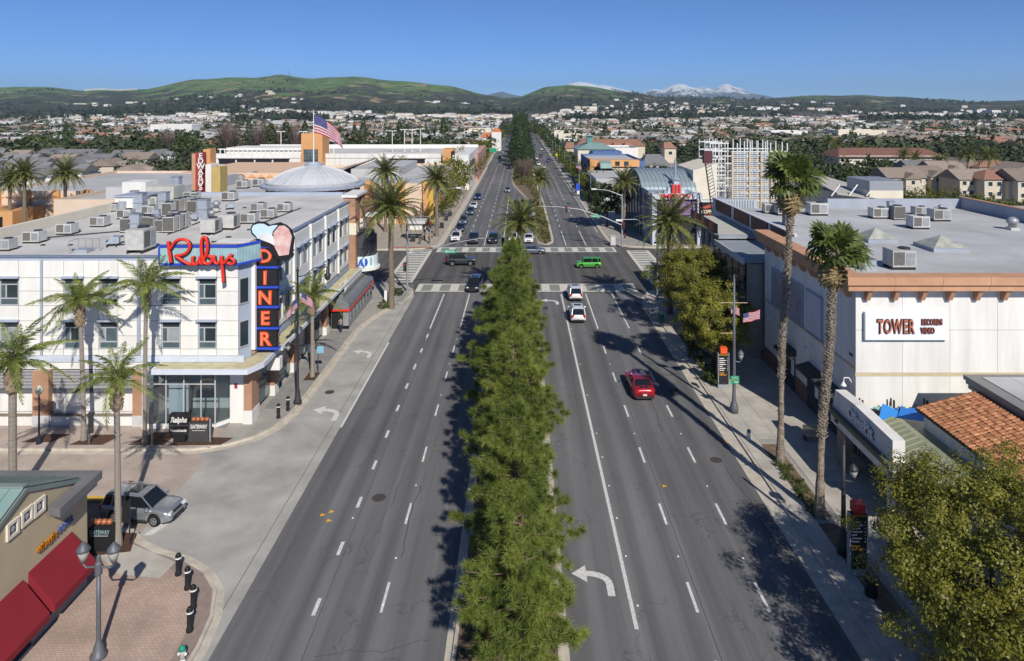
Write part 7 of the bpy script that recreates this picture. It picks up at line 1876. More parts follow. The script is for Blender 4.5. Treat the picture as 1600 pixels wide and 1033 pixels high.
def suburb(name, n, ymin, ymax, flt=None, sc=1.0):
    X, Y, px = mass_positions(rgm, n, ymin, ymax)
    keep = np.abs(X) > 34
    if flt is not None: keep &= flt(X, Y, px)
    X, Y = X[keep], Y[keep]; n = len(X); Z = hz(X, Y) - 1
    w_ = rgm.uniform(5, 13, n) * sc; d_ = rgm.uniform(4, 7, n) * sc; h = rgm.uniform(4.5, 8, n) * sc ** .5; rh_ = np.where(rgm.uniform(0, 1, n) < .35, .3, 2.2)
    def P(a, b, c): return np.stack([X + a * w_, Y + b * d_, Z + c], -1)
    b = [P(-1,-1,0), P(1,-1,0), P(1,1,0), P(-1,1,0), P(-1,-1,h), P(1,-1,h), P(1,1,h), P(-1,1,h), P(-.6,0,h+rh_), P(.6,0,h+rh_)]
    fs = [(0,1,5,4),(1,2,6,5),(2,3,7,6),(3,0,4,7),(4,5,9,8),(6,7,8,9),(5,6,9,9),(7,4,8,8)]
    q = np.stack([np.stack([b[i] for i in f], 1) for f in fs], 1)  # n,8,4,3
    ty = rgm.integers(0, 3, n); rt = rgm.choice([0, 0, 1, 1, 1, 2, 3, 3], n)
    mi = np.stack([ty] * 4 + [3 + rt] * 4, 1).ravel()
    o = link(name, np_mesh(name, q.reshape(-1, 3), 4, [M_hw[0], M_hw[1], M_white, M_hr[0], M_hr[1], M_hr[2], M_roofl], mi)); setp(o, kind='stuff'); return o
suburb('distant_rooftops', 1900, 400, 1700)
suburb('distant_rooftops', 1500, 1500, 2700, lambda X, Y, px: ((px > 880) | (Y < 1900)) & (fbm(X, Y, 260.0) > -.2), 1.25)
suburb('distant_rooftops', 500, 1900, 3000, lambda X, Y, px: (px < 760) & (fbm(X, Y, 300.0) > .1), 1.1)
suburb('distant_rooftops', 260, 2900, 3300, lambda X, Y, px: (px > 960) & (px < 1300), 1.3)
# ridge houses on the left plateau, radio mast
Xp = np.array([X_(p, 3990) for p in np.linspace(140, 218, 46)])
mb = MB()
for x in Xp:
    z = float(hz(x, 3960)); mb.box(x - 5, x + 4, 3955, 3965, z - 4, z + random.uniform(5, 9))
o = mb.build('ridge_houses', M_white); setp(o, kind='stuff')
x = X_(452, 4000); z = float(hz(x, 3990)); t = thing('radio_mast', 'thin radio mast on the highest green hill', 'mast', (x, 3990, z)); MB().tube([(x, 3990, z - 2), (x, 3990, z + 38)], [1.6, .7], 5).build('mast', M_grey, t); MB().tube([(x + 7, 3990, z - 2), (x + 7, 3990, z + 16)], .8, 5).build('aerial', M_grey, t)
# ================================================================ CARS
CARP = {}
M_tyre = mat('tyre_rubber', (.012,.012,.012), .85, .1, 5); M_rim = mat('alloy_rim', (.42,.43,.45), .3, .1, 5, metal=.8, spec=.5)
M_cglass = mat('car_glass', (.010,.014,.017), .04, 0, 1, spec=.8); M_tail = mat('tail_lamp_red', (.45,.01,.012), .25, .1, 5, spec=.6); M_head = mat('headlamp_clear', (.62,.64,.66), .15, .1, 5, spec=.8)
M_trim = mat('car_trim', (.03,.03,.032), .6, .1, 5); M_plate = mat('number_plate', (.62,.63,.66), .5, .1, 8)
def paint(name, c, metal=.25): return mat('car_paint_' + name, c, .28, .03, .5, metal=metal, spec=.5, coat=.8)
TYPES = {  # length, half width, roof, belt, hood, trunk z, windscreen base/top, rear top/base, wheel r, wheelbase/2, ground clearance
 'suv': dict(L=4.65, W=.92, roof=1.70, belt=1.02, hood=1.02, tail=1.04, xs=(1.15, .40, -1.90, -2.22), wr=.36, wb=1.33, gc=.26, rails=True),
 'sedan': dict(L=4.75, W=.90, roof=1.44, belt=.93, hood=.90, tail=1.00, xs=(1.05, .30, -.95, -1.60), wr=.33, wb=1.38, gc=.20),
 'coupe': dict(L=5.0, W=.96, roof=1.45, belt=.98, hood=.98, tail=1.05, xs=(.85, .05, -1.15, -1.78), wr=.36, wb=1.47, gc=.18),
 'boxy': dict(L=3.95, W=.85, roof=1.63, belt=.98, hood=.98, tail=1.0, xs=(1.15, .78, -1.80, -1.92), wr=.31, wb=1.25, gc=.20),
 'jeep': dict(L=4.6, W=.93, roof=1.86, belt=1.22, hood=1.20, tail=1.22, xs=(.72, .50, -1.95, -2.02), wr=.42, wb=1.45, gc=.48, rails=False, spare=True),
 'pickup': dict(L=5.6, W=.98, roof=1.85, belt=1.15, hood=1.15, tail=1.12, xs=(1.0, .45, -.95, -1.10), wr=.40, wb=1.75, gc=.34),
 'van': dict(L=5.0, W=.98, roof=1.9, belt=1.1, hood=1.05, tail=1.1, xs=(1.5, .85, -2.2, -2.4), wr=.35, wb=1.5, gc=.22)}
def car_meshes(kind):
    if kind in CARP: return CARP[kind]
    p = TYPES[kind]; L, W = p['L'], p['W']; h2 = L / 2; N = 56
    bluff = kind in ('jeep', 'boxy', 'pickup', 'van')
    def ztop(x):
        a, b, c, d = p['xs']
        nose = .30 if not bluff else .14
        if x > a:
            u = (x - a) / (h2 - a); z = p['belt'] + (p['hood'] - p['belt']) * u - (.16 if not bluff else .05) * u ** 2
            e = max(0, (x - (h2 - nose)) / nose); return z - .26 * e ** 2
        if x < d:
            u = (d - x) / max(h2 + d, .05); e = max(0, (-x - (h2 - .16)) / .16); return p['tail'] - .05 * u - .18 * e ** 2
        return p['belt'] + (p['tail'] - p['belt']) * min(1, max(0, (a - x) / (a - d)))
    def hw(x):
        e = max(0, (abs(x) - (h2 - .55)) / .55)
        return W * (1 - (.15 if not bluff else .07) * e ** 2.2)
    def zb(x):
        z = p['gc'] + .10 * max(0, (abs(x) - (h2 - .5)) / .5)
        ra = p['wr'] + .07
        for wx in (p['wb'], -p['wb']):
            if abs(x - wx) < ra: z = max(z, p['wr'] + math.sqrt(ra * ra - (x - wx) ** 2))
        return z
    mb = MB(); ring = 9
    xs_ = sorted(set([-h2 + L * i / N for i in range(N + 1)] + [s * p['wb'] + q * (p['wr'] + .07) for s in (1, -1) for q in (-1, 1, -.995, .995)]))
    for x in xs_:
        w_, zt, z0 = hw(x), ztop(x), zb(x); zm = max(z0 + .02, min(z0 + (zt - z0) * .5, zt - .2)); 
        sec = [(0, z0), (w_ * .93, z0), (w_ * .985, min(z0 + .05, zt - .1)), (w_, max(zm, z0 + .03)), (w_ * .985, zt - .14), (w_ * .93, zt - .045), (w_ * .80, zt), (w_ * .4, zt + .025), (0, zt + .03)]
        for y, z in sec: mb.v.append((x, y, z))
        for y, z in sec[1:-1][::-1]: mb.v.append((x, -y, z))
    R_ = ring + ring - 2
    for i in range(len(xs_) - 1):
        for j in range(R_): mb.f.append((i*R_ + j, i*R_ + (j+1) % R_, (i+1)*R_ + (j+1) % R_, (i+1)*R_ + j)); mb.m.append(0)
    mb.f.append(tuple(range(R_))[::-1]); mb.m.append(0); mb.f.append(tuple((len(xs_)-1)*R_ + j for j in range(R_))); mb.m.append(0)
    parts = {}
    def done(nm, m_, b_, sm=False):
        o = b_.build(nm, m_, None, sm); me_ = o.data; bpy.data.objects.remove(o); parts.setdefault(nm, []).append((me_, m_)); return me_
    done('body', 'paint', mb, True)
    a, b, c, d = p['xs']; zr_ = p['roof']; zb0 = p['belt'] - .02; zd = p['tail'] - .02; wb_ = W * .90; wt = W * (.74 if not bluff else .82)
    # greenhouse glass
    mb = MB(); V = [(a, wb_*.93, zb0), (a, -wb_*.93, zb0), (b, -wt, zr_ - .06), (b, wt, zr_ - .06), (c, wt, zr_ - .07), (c, -wt, zr_ - .07), (d, -wb_*.93, zd), (d, wb_*.93, zd)]
    mb.add(V, [(0, 1, 2, 3), (7, 4, 5, 6), (0, 3, 4, 7), (1, 6, 5, 2)]); done('window', M_cglass, mb)
    mb = MB()
    def sl(P, Q, r=.035): mb.tube([P, Q], r, 5)
    for s in (1, -1):
        mb = MB(); mb.tube([(a, s*wb_*.93, zb0), (b, s*wt, zr_ - .05)], .038, 5); done('pillar', 'paint', mb); mb = MB(); mb.tube([(c, s*wt, zr_ - .05), (d, s*wb_*.93, zd)], .05 if bluff else .06, 5)
        done('pillar', 'paint', mb); mb = MB(); xm = (b + c) / 2 + .05; mb.tube([(xm, s*wb_*.985, zb0), (xm, s*(wt + .01), zr_ - .05)], .035, 5)
        if kind in ('suv', 'van', 'boxy', 'jeep'): xq = c + .45; done('pillar', 'paint', mb); mb = MB(); mb.tube([(xq - .1, s*wb_*.975, zb0), (xq, s*(wt+.01), zr_ - .05)], .055, 5)
        done('pillar', 'paint', mb)
    mb = MB()
    nx = 8
    for i in range(nx + 1):
        u = i / nx; x = b + .06 + (c - .06 - b - .06) * u; z = zr_ - .045 * (2 * u - 1) ** 2
        for y, dz_ in ((wt + .015, -.055), (wt * .9, -.012), (wt * .45, .005), (0, .01), (-wt * .45, .005), (-wt * .9, -.012), (-wt - .015, -.055)): mb.v.append((x, y, z + dz_))
    for i in range(nx):
        for j in range(6): mb.f.append((i*7 + j, (i+1)*7 + j, (i+1)*7 + j + 1, i*7 + j + 1)); mb.m.append(0)
    done('roof', 'paint' if kind != 'jeep' else M_trim, mb, True)
    mb = MB(); mb.box(b - 1.15, b - .45, -.42, .42, zr_ + .0, zr_ + .022)
    if kind == 'suv': done('sunroof', M_cglass, mb)
    if p.get('rails'):
        for s in (1, -1): mb = MB(); mb.tube([(b - .1, s*wt*.93, zr_ - .03), (b - .3, s*wt*.93, zr_ + .05), (c + .3, s*wt*.93, zr_ + .05), (c + .1, s*wt*.93, zr_ - .03)], .025, 5); done('roof_rail', M_galv, mb)
    for wx in (p['wb'], -p['wb']):
        for s in (1, -1):
            mb = MB(); r = p['wr']; y1 = s * (W - .01); y0 = s * (W - .23)
            mb.tube([(wx, y0, r), (wx, y0 + (y1-y0)*.1, r), (wx, y1 - (y1-y0)*.15, r), (wx, y1, r)], [r*.9, r, r, r*.88], 20); t_ = done('wheel', M_tyre, mb)
            mb = MB(); mb.tube([(wx, y1 - s*.03, r), (wx, y1 + s*.012, r)], [r*.64, r*.62], 16); done('rim', M_rim, mb)
            mb = MB()
            for k in range(5):
                t = 2 * math.pi * k / 5; mb.cbox(wx + math.cos(t+.6)*r*.36, y1 + s*.016, r + math.sin(t+.6)*r*.36, r*.2, .01, r*.16, ry=-(t+.6))
            done('rim_slot', M_trim, mb)
    wf, wr_ = hw(h2 - .12), hw(-h2 + .12)
    for s in (1, -1):
        mb = MB(); zz = p['hood'] - .27 if not bluff else p['hood'] - .30; mb.cbox(h2 - .13, s*wf*.76, zz, .26, wf*.34, .15, rz=-s*.28 if not bluff else 0); done('headlight', M_head, mb)
        mb = MB(); tz = p['tail'] - .20; mb.cbox(-h2 + .07, s*wr_*.80, tz - (.0 if kind != 'suv' else -.02), .16, wr_*.34, .17 if kind in ('sedan', 'coupe') else .32, rz=s*.22 if not bluff else 0); done('taillight', M_tail, mb)
        mb = MB(); mb.cbox(a - .22, s*(W + .09), zb0 + .09, .11, .2, .14); mb.cbox(a - .2, s*(W - .02), zb0 + .05, .06, .14, .05); done('mirror', 'paint' if kind != 'jeep' else M_trim, mb)
        mb = MB(); mb.box(-p['wb'] + .5, p['wb'] - .5, s*(W - .03), s*(W + .012), p['gc'] - .02, p['gc'] + .11); done('side_skirt', M_trim, mb)
        mb = MB()
        for hx in (.28, -.72):
            if -1.0 < hx < a: mb.box(hx - .09, hx + .09, s*(W - .01), s*(W + .03), zb0 - .16, zb0 - .125)
        done('door_handle', M_galv if kind != 'coupe' else 'paint', mb)
    mb = MB(); mb.box(h2 - .10, h2 + .02, -wf*.62, wf*.62, p['gc'] + .05, p['gc'] + .25); done('bumper', M_trim, mb); mb = MB(); mb.box(h2 - .10, h2 - .0, -wf*.45, wf*.45, p['hood'] - .36, p['hood'] - .22); done('grille', M_trim, mb)
    mb = MB(); mb.box(-h2 - .03, -h2 + .12, -wr_*.86, wr_*.86, p['gc'] + .04, p['gc'] + .24); done('bumper', M_trim, mb)
    mb = MB(); mb.box(-h2 - .045, -h2 + .01, -.17, .17, p['gc'] + .30, p['gc'] + .44); done('number_plate', M_plate, mb)
    if p.get('spare'):
        mb = MB(); mb.tube([(-h2 - .26, 0, 1.05), (-h2 - .02, 0, 1.05)], [.38, .42], 18); done('spare_wheel', M_tyre, mb)
        for s in (1, -1):
            for wx in (p['wb'], -p['wb']): mb = MB(); mb.cbox(wx, s*(W + .03), p['wr']*2 + .12, 1.05, .26, .06); done('fender', M_trim, mb)
    if kind == 'pickup': mb = MB(); mb.box(-h2 + .1, d - .1, -W*.8, W*.8, p['tail'] - .3, p['tail'] + .045); done('bed', M_black, mb)
    if kind == 'coupe':
        for s in (.22, -.22): mb = MB(); mb.box(-h2 + .2, d - .05, s - .11, s + .11, p['tail'] - .02, p['tail'] + .035); mb.box(a + .05, h2 - .35, s - .11, s + .11, p['belt'] + .0, p['belt'] + .031); done('stripe', mat('stripe_black', (.02,.02,.03), .3, 0), mb)
    CARP[kind] = parts; return parts
def car(kind, x, y, deg, pm, label, group='cars on the boulevard', name='car', z=.01):
    parts = car_meshes(kind); t = thing(name, label, 'car', (x, y, z), R(deg), group)
    wh = []
    for nm, lst in parts.items():
        for me_, m_ in lst:
            o = link(nm, me_, t)
            if m_ == 'paint':
                if not me_.materials: me_.materials.append(pm)
                if me_.materials[0] is None or me_.materials[0] != pm:
                    o.material_slots[0].link = 'OBJECT'; o.material_slots[0].material = pm
            if nm == 'wheel': wh.append(o)
            if nm in ('rim',) and wh: pass
    ws = [c for c in t.children if c.name.split('.')[0] == 'wheel']
    for c in list(t.children):
        b_ = c.name.split('.')[0]
        if b_ in ('rim', 'rim_slot'):
            cen = sum((Vector(v) for v in c.bound_box), Vector()) / 8
            wmin = min(ws, key=lambda q: (sum((Vector(v) for v in q.bound_box), Vector()) / 8 - cen).length); c.parent = wmin
    return t
# fix: build() needs a real material for 'paint'
_ob = MB.build
def _build(s, name, mats, parent=None, smooth=False):
    if isinstance(mats, str): mats = []
    return _ob(s, name, mats, parent, smooth)
MB.build = _build
P_ = dict(silver=paint('silver', (.36,.38,.41), .6), white=paint('white', (.74,.74,.73), 0), red=paint('red', (.36,.012,.02), .3), green=paint('green', (.07,.36,.05), .2), graph=paint('graphite', (.055,.06,.065), .4), black=paint('black', (.012,.012,.014), .2), grey=paint('grey', (.16,.18,.21), .5), blue=paint('blue', (.02,.07,.22), .4), navy=paint('navy', (.02,.03,.07), .4), tan=paint('tan', (.30,.27,.22), .4), teal=paint('steel_blue', (.10,.16,.22), .5))
x, y = g(222, 810); car('suv', x, y + .15, -8, P_['silver'], 'silver SUV pulling out of the side street past the cafe', None)
car('coupe', 10.75, 61.3, 91, P_['red'], 'red muscle coupe with dark stripes driving away in the middle lane', None)
car('suv', 7.35, 91.6, 91, P_['white'], 'white SUV stopped first in line at the crosswalk'); car('suv', 6.95, 82.4, 89, P_['white'], 'white SUV waiting behind the other white SUV')
car('suv', -6.3, 95.8, -96, P_['black'], 'black crossover entering the near crosswalk beside the pine tip')
car('jeep', -9.4, 110.6, 2, P_['graph'], 'graphite off roader with a spare wheel crossing the junction'); car('sedan', 2.2, 119.4, 2, P_['grey'], 'grey sedan half behind the median pine tip')
car('boxy', 11.0, 108.9, 180, P_['green'], 'bright green boxy car crossing the junction')
for k, (px, py, kd, c, lab) in enumerate(((711,379,'suv','white','white crossover first in the kerb lane at the far crosswalk'),(739,382,'pickup','graph','dark pickup stopped at the far crosswalk beside the white crossover'),(770,382,'suv','black','black SUV stopped at the far crosswalk near the median date palm'),(801,381,'suv','white','white SUV hidden behind the median date palm fronds'),(826,381,'sedan','white','white sedan closest to the median at the far crosswalk'),
  (718,363,'sedan','navy','dark blue sedan second in the kerb lane queue'),(723,352,'suv','grey','grey SUV third in the kerb lane queue'),(734,337,'suv','teal','steel blue SUV fourth in the kerb lane queue'),(739,327,'sedan','white','white sedan fifth in the kerb lane queue'),(746,313,'suv','blue','bright blue SUV on its own behind the queue'),(793,301,'sedan','silver','silver sedan alone in the middle lane before the queue'),(781,255,'sedan','navy','small navy car far down beside the tall conifers'),(796,264,'pickup','black','tall dark truck beside the conifers in the median'))):
    x, y = g(px, py); car(kd, x, y + 2.3, -90, P_[c], lab)
for k, (px, py, kd, c, lab) in enumerate(((829,252,'sedan','white','white car leading the far group going away'),(838,250,'van','white','white van in the far group going away'),(838,255,'sedan','graph','dark car behind the white van going away'),(842,259,'sedan','white','white sedan following the dark car going away'),(850,264,'suv','white','white SUV closest of the far group going away'),(845,246,'suv','navy','navy SUV farthest beside the shops'))):
    x, y = g(px, py); car(kd, x, y + 2.3, 90, P_[c], lab)
for k in range(14):
    y = 330 + k * 24 + rr.uniform(-6, 6); s = -1 if k % 2 else 1
    x = (-7.0 - rr.choice([0, 3.4])) if s < 0 else (10.5 + rr.choice([0, 3.2, -3.2])); 
    car(rr.choice(['sedan', 'suv']), x, y, 90 * s, P_[rr.choice(['white', 'grey', 'black', 'silver', 'blue'])], 'distant car at the far end of the boulevard', 'distant cars on the boulevard')

# ================================================================ STREET FURNITURE
def bollard(x, y, label):
    t = thing('bollard', label, 'bollard', (x, y, .13), 0, 'black bollards with reflective bands')
    MB().lathe([(.17, 0), (.17, .12), (.13, .2), (.13, .85), (.17, .95), (.15, 1.03), (.13, 1.04)], x, y, .13, 14).build('post', M_black, t, True); MB().lathe([(.176, 0), (.176, .07)], x, y, .13 + .90, 14).build('band', M_white, t); MB().lathe([(.15, 0), (.10, .10), (.02, .14)], x, y, 1.17, 12).build('cap', M_black, t, True)
for (px, py, lab) in ((278.5,898,'bollard on the brick corner farthest from the hydrant'),(293,920,'second black bollard on the brick corner'),(302,950,'third black bollard, standing just past the tallest one'),(296.5,986,'black bollard on the brick corner closest to the green hydrant'),(435,653,'black bollard on the grey pavement closest to the building'),(450,641,'black bollard beside the black street lamp base')):
    x, y = g(px, py, .13); bollard(x, y, lab)
def hydrant(x, y, label, s=1.0):
    t = thing('fire_hydrant', label, 'fire hydrant', (x, y, .15)); MB().lathe([(.17,0),(.17,.05),(.11,.08),(.11,.2)], x, y, .15, 12).build('base', M_white, t, True); MB().lathe([(.12,.2),(.12,.5),(.15,.53),(.15,.57)], x, y, .15, 12).build('barrel', mat('hydrant_white', (.66,.68,.64), .5, .05, 4), t, True)
    MB().lathe([(.15,.57),(.14,.68),(.08,.76),(.03,.8)], x, y, .15, 12).build('bonnet', mat('hydrant_green', (.01,.26,.17), .5, .05, 3), t, True); MB().tube([(x-.2, y, .55), (x+.2, y, .55)], .06, 8).build('outlet', M_white, t)
x, y = g(285, 1034, .2); hydrant(x, y, 'green capped fire hydrant on the brick corner'); x, y = g(1170, 686, .2); hydrant(x, y, 'green capped fire hydrant at the planting strip beside the tall fan palm')
def lantern(mb_parts, x, y, z, t, s=1.0, m=M_grey):
    MB().lathe([(.05*s,0),(.10*s,.08*s),(.13*s,.12*s)], x, y, z, 10).build('lantern_base', m, t); MB().lathe([(.12*s,.12*s),(.23*s,.5*s),(.22*s,.52*s)], x, y, z, 10).build('lantern_glass', mat('lantern_glass', (.42,.42,.38), .2, .1, 4, spec=.6), t, True)
    MB().lathe([(.27*s,.52*s),(.25*s,.6*s),(.13*s,.75*s),(.03*s,.86*s)], x, y, z, 10).build('lantern_cap', m, t, True)
# double lantern post by the cafe
x, y = g(154, 1026, .13); t = thing('street_lamp', 'grey double lantern street lamp on the brick corner by the red awnings', 'street lamp', (x, y, .13)); 
MB().lathe([(.36,0),(.36,.12),(.26,.2),(.2,.5),(.12,.7),(.105,.8),(.10,2.0),(.09,3.9)], x, y, .13, 14).build('post', M_grey, t, True); MB().lathe([(.16,0),(.16,.5),(.1,.6)], x, y, 3.9, 12).build('collar', M_grey, t); MB().tube([(x-.7,y,4.35),(x-.55,y,4.2),(x,y,4.25),(x+.55,y,4.2),(x+.7,y,4.35)], .045, 6).build('crossarm', M_grey, t)
MB().lathe([(.09,0),(.12,.35),(.09,.7),(.04,.8)], x, y, 4.0, 10).build('finial', M_grey, t)
for s in (-.7, .7): lantern(None, x + s, y, 4.38, t, 1.15)
# black curved lamp with flags on the left
x, y = g(465, 630, .13); t = thing('street_lamp', 'tall black street lamp with a curved arm beside the queen palm', 'street lamp', (x, y, .13))
MB().lathe([(.36,0),(.34,.25),(.24,.4),(.2,1.0),(.13,1.2),(.11,3),(.08,11.2),(.14,11.25),(.05,11.6)], x, y, .13, 14).build('post', M_dark, t, True); MB().tube([(x,y,10.9),(x+.6,y,11.0),(x+1.4,y,11.65),(x+2.2,y,11.75),(x+2.55,y,11.7)], .05, 6).build('arm', M_dark, t)
MB().lathe([(.03,1.1),(.12,.95),(.16,.6),(.3,.5),(.2,.1),(.06,0)][::-1], x + 2.55, y, 10.6, 12).build('lantern', M_dark, t, True); MB().tube([(x,y,5.1),(x-.5,y,5.2),(x-.8,y,5.0)], .04, 6).build('bracket', M_dark, t); lantern(None, x - .8, y, 4.55, t, .95, M_dark)
MB().tube([(x-.1,y,8.9),(x+1.2,y,8.9)], .02, 5).build('banner_arm', M_dark, t)
us_flag('small stars and stripes drooping on the black street lamp, lower one', (x + .02, y - .1, 9.2), 1.6, .95, (-.3, -.6, 0), 1.1, .05, 'small flags on the black street lamp', 16, 2)
us_flag('small stars and stripes blowing out from the black street lamp, upper one', (x + .35, y, 9.6), 1.5, .9, (1, -.2, 0), .95, .05, 'small flags on the black street lamp', 16, 1)
# globe lamp near the brick pier
x, y = g(61, 693, .13); t = thing('street_lamp', 'short black lamp post with a cream globe before the louvred wall', 'street lamp', (x, y, .13)); MB().lathe([(.22,0),(.2,.15),(.1,.5),(.07,.7),(.05,3.7)], x, y, .13, 12).build('post', mat('navy_post', (.02,.025,.05), .4, .1), t, True); MB().lathe([(.12,0),(.26,.18),(.28,.35),(.16,.58),(.04,.66)], x, y, 3.8, 12).build('globe', mat('lamp_globe', (.60,.60,.50), .3, .03), t, True)
# right lamps
def tall_lamp(px, py, label, top, lantern_z, flags=True, m=None):
    M_grey = m or globals()['M_grey']
    x, y = g(px, py, .13); t = thing('street_lamp', label, 'street lamp', (x, y, .13), 0)
    MB().lathe([(.34,0),(.34,.5),(.27,.75),(.19,.9),(.16,1.4),(.14,1.45),(.12,top*.5),(.09,top)], x, y, .13, 14).build('post', M_grey, t, True)
    MB().lathe([(.05,0),(.1,.1),(.04,.35)], x, y, top + .1, 8).build('finial', M_grey, t)
    MB().tube([(x,y,lantern_z),(x+.45,y,lantern_z-.1),(x+.55,y,lantern_z)], .04, 6).build('arm', M_grey, t); lantern(None, x + .55, y, lantern_z + .02, t, 1.05, M_grey)
    if flags:
        for z, a_, b_ in ((top - 1.9, -1.2, 1.1), (top - 4.4, -1.15, 0)): MB().tube([(x + a_, y, z), (x + b_, y, z)], .028, 5).build('banner_arm', M_ltt, t)
        MB().tube([(x - .35, y, top - .4), (x, y, top - .4)], .03, 5).build('stub_arm', M_grey, t)
    return t, x, y
t, x, y = tall_lamp(1147, 645, 'grey street lamp with banner arms and two small flags beside the directory sign', 11.1, 4.4)
us_flag('small stars and stripes trailing towards the road on the grey street lamp', (x - .25, y, 9.0), .9, .7, (1, .2, 0), .55, .08, 'small flags on the grey street lamp', 14, 4); us_flag('small stars and stripes blown towards the white wall from the grey street lamp', (x + .75, y, 8.3), 1.35, .75, (1, .1, 0), -.35, .06, 'small flags on the grey street lamp', 14, 5)
sg2 = thing('green_parking_sign', 'small green sign on the grey street lamp with its flags', 'sign', (x, y - .2, 2.9)); B('plate', M_green, sg2, (x - .35, x + .35, y - .22, y - .19, 2.62, 3.25)); text('PUBLIC', .15, (x, y - .235, 3.12), '-y', M_white, sg2, ext=.004); text('PARKING', .15, (x, y - .235, 2.95), '-y', M_yel, sg2, ext=.004); B('white_line', M_white, sg2, (x - .05, x + .28, y - .235, y - .221, 2.72, 2.78))
t, x, y = tall_lamp(1318, 866, 'dark street lamp in the tree shade beside the black directory sign', 6.2, 4.3, False, M_dark)
# directory signs
def directory(px, py, label, w_=1.0, h=3.1, capc=None, ex=0):
    x, y = g(px, py, .15); t = thing('directory_sign', label, 'sign', (x, y, .15)); B('frame', M_galv, t, (x - w_/2, x - w_/2 + .07, y - .16, y + .16, .15, h), (x + w_/2 - .07, x + w_/2, y - .16, y + .16, .15, h), (x - w_/2 + .07, x + w_/2 - .07, y - .15, y + .15, .15, .5))
    B('face', M_signblk, t, (x - w_/2 + .075, x + w_/2 - .075, y - .12, y + .12, .5, h)); yo = y - .125; sy = mat('sign_yellow', (.75,.38,.02), .5, .05)
    B('cap_box', capc or M_neon, t, (x - .30 + ex, x + .30 + ex, y - .25, y + .25, h + .01, h + .52)); 
    text('DOWNTOWN', .125, (x, yo, h - .16), '-y', sy, t, ext=.004, bold=.004)
    for k, l_ in enumerate((.42, .62, .48, .6, .3, .56, .44)):
        z = h - .48 - k * .175; B('text_line', M_white, t, (x - w_/2 + .13, x - w_/2 + .13 + l_ * w_ * .95, yo - .006, yo, z - .035, z + .035)); B('arrow_mark', M_white, t, (x + w_/2 - .18, x + w_/2 - .13, yo - .006, yo, z - .03, z + .03))
    text('PUBLIC', .135, (x - w_/2 + .13, yo, h - 1.78), '-y', sy, t, ext=.004, bold=.004, align='LEFT'); text('PARKING >', .135, (x - w_/2 + .13, yo, h - 1.95), '-y', sy, t, ext=.004, bold=.004, align='LEFT')
    return t
directory(1130, 606, 'black directory sign with orange cube beside the clipped hedge', 1.02, 3.3); directory(1340, 897, 'black directory sign with red cube next to the trash can', 1.0, 3.5, mat('cap_red', (.45,.03,.04), .5, .1))
# trash cans, bench, cabinets
x, y = g(1361, 930, .15); t = thing('trash_can', 'dark round trash can behind the directory sign in the shade', 'trash can', (x, y, .15)); MB().lathe([(.3,0),(.34,.85),(.34,.9)], x, y, .15, 16).build('body', M_black, t, True); MB().lathe([(.36,.9),(.34,1.0),(.18,1.1),(.1,1.1)], x, y, .15, 16).build('lid', M_dark, t, True)
x, y = g(1272, 688, .15); t = thing('bench', 'tan slatted bench in the shade between the two fan palms', 'bench', (x, y, .15))
for k in range(4): B('seat_slat', M_ltt, t, (x - .75, x + .75, y - .25 + k * .13, y - .14 + k * .13, .58, .62))
for k in range(5): B('back_slat', M_ltt, t, (x - .75, x + .75, y + .26, y + .29, .68 + k * .11, .76 + k * .11))
for s in (-.7, .7): B('leg', M_dark, t, (x + s - .03, x + s + .03, y - .25, y + .3, .15, .575))
x, y = g(1287, 655, .15); t = thing('sandwich_board', 'round green and orange sign on the restaurant corner', 'sign', (23.95, 49.2, .15)); MB().tube([(23.7, 49.4, 2.3), (23.7, 49.46, 2.3)], .62, 20).build('disc', M_orange, t); MB().tube([(23.7, 49.36, 2.3), (23.7, 49.399, 2.3)], .42, 20).build('green_disc', M_green, t); MB().tube([(23.7, 49.43, .15), (23.7, 49.43, 1.68)], .04, 6).build('post', M_dark, t)
t = thing('planter_box', 'low white planter wall at the restaurant corner', 'planter', (23, 48.6, .15)) if False else None
x, y = g(958, 384, .15); t = thing('signal_cabinet', 'pale grey signal cabinet on the far corner', 'cabinet', (x, y, .15)); B('body', M_galv, t, (x - .5, x + .5, y, y + .7, .15, 1.9)); B('door', M_lgrey, t, (x - .44, x + .44, y - .03, y - .002, .3, 1.8)); B('top', M_lgrey, t, (x - .54, x + .54, y - .04, y + .74, 1.9, 1.96))
x, y = g(603, 476, .15); t = thing('utility_box', 'white pedestal box between the corner date palm and the diner entrance', 'cabinet', (x, y, .15)); B('post', M_white, t, (x - .22, x + .12, y, y + .35, .15, 1.9)); B('box', M_white, t, (x + .13, x + .5, y - .02, y + .38, .9, 1.6))
# bicycle rails at the two corners
def rack(px, py, label, dx_=0, dy_=0):
    x, y = g(px, py, .15); t = thing('bicycle_rail', label, 'railing', (x, y, .15), 0, 'curved rails along the corner kerbs')
    MB().tube([(x, y, .15), (x, y, 1.0), (x + dx_, y + dy_, 1.0), (x + dx_, y + dy_, .15)], .035, 6).build('hoop', M_galv, t); mx_, my_ = x + dx_/2, y + dy_/2
    MB().tube([(x + dx_/2 + math.cos(R(a_))*.33*dx_/max(.1, math.hypot(dx_, dy_)), y + dy_/2 + math.cos(R(a_))*.33*dy_/max(.1, math.hypot(dx_, dy_)), .6 + .3*math.sin(R(a_))) for a_ in range(0, 361, 30)], .025, 5).build('ring', M_galv, t)
for k, (px, py) in enumerate(((617,480),(623,475),(629,470),(634,464),(638,457))): rack(px, py, 'curved metal corner rail, %s away from the date palm trunk' % ORD[k], .45, 1.1)
for k, (px, py) in enumerate(((1019,492),(1026,500))): rack(px, py, ['bicycle hoop by the kerb before the round olive tree','bicycle hoop closer to the green bin'][k], .9, .3)
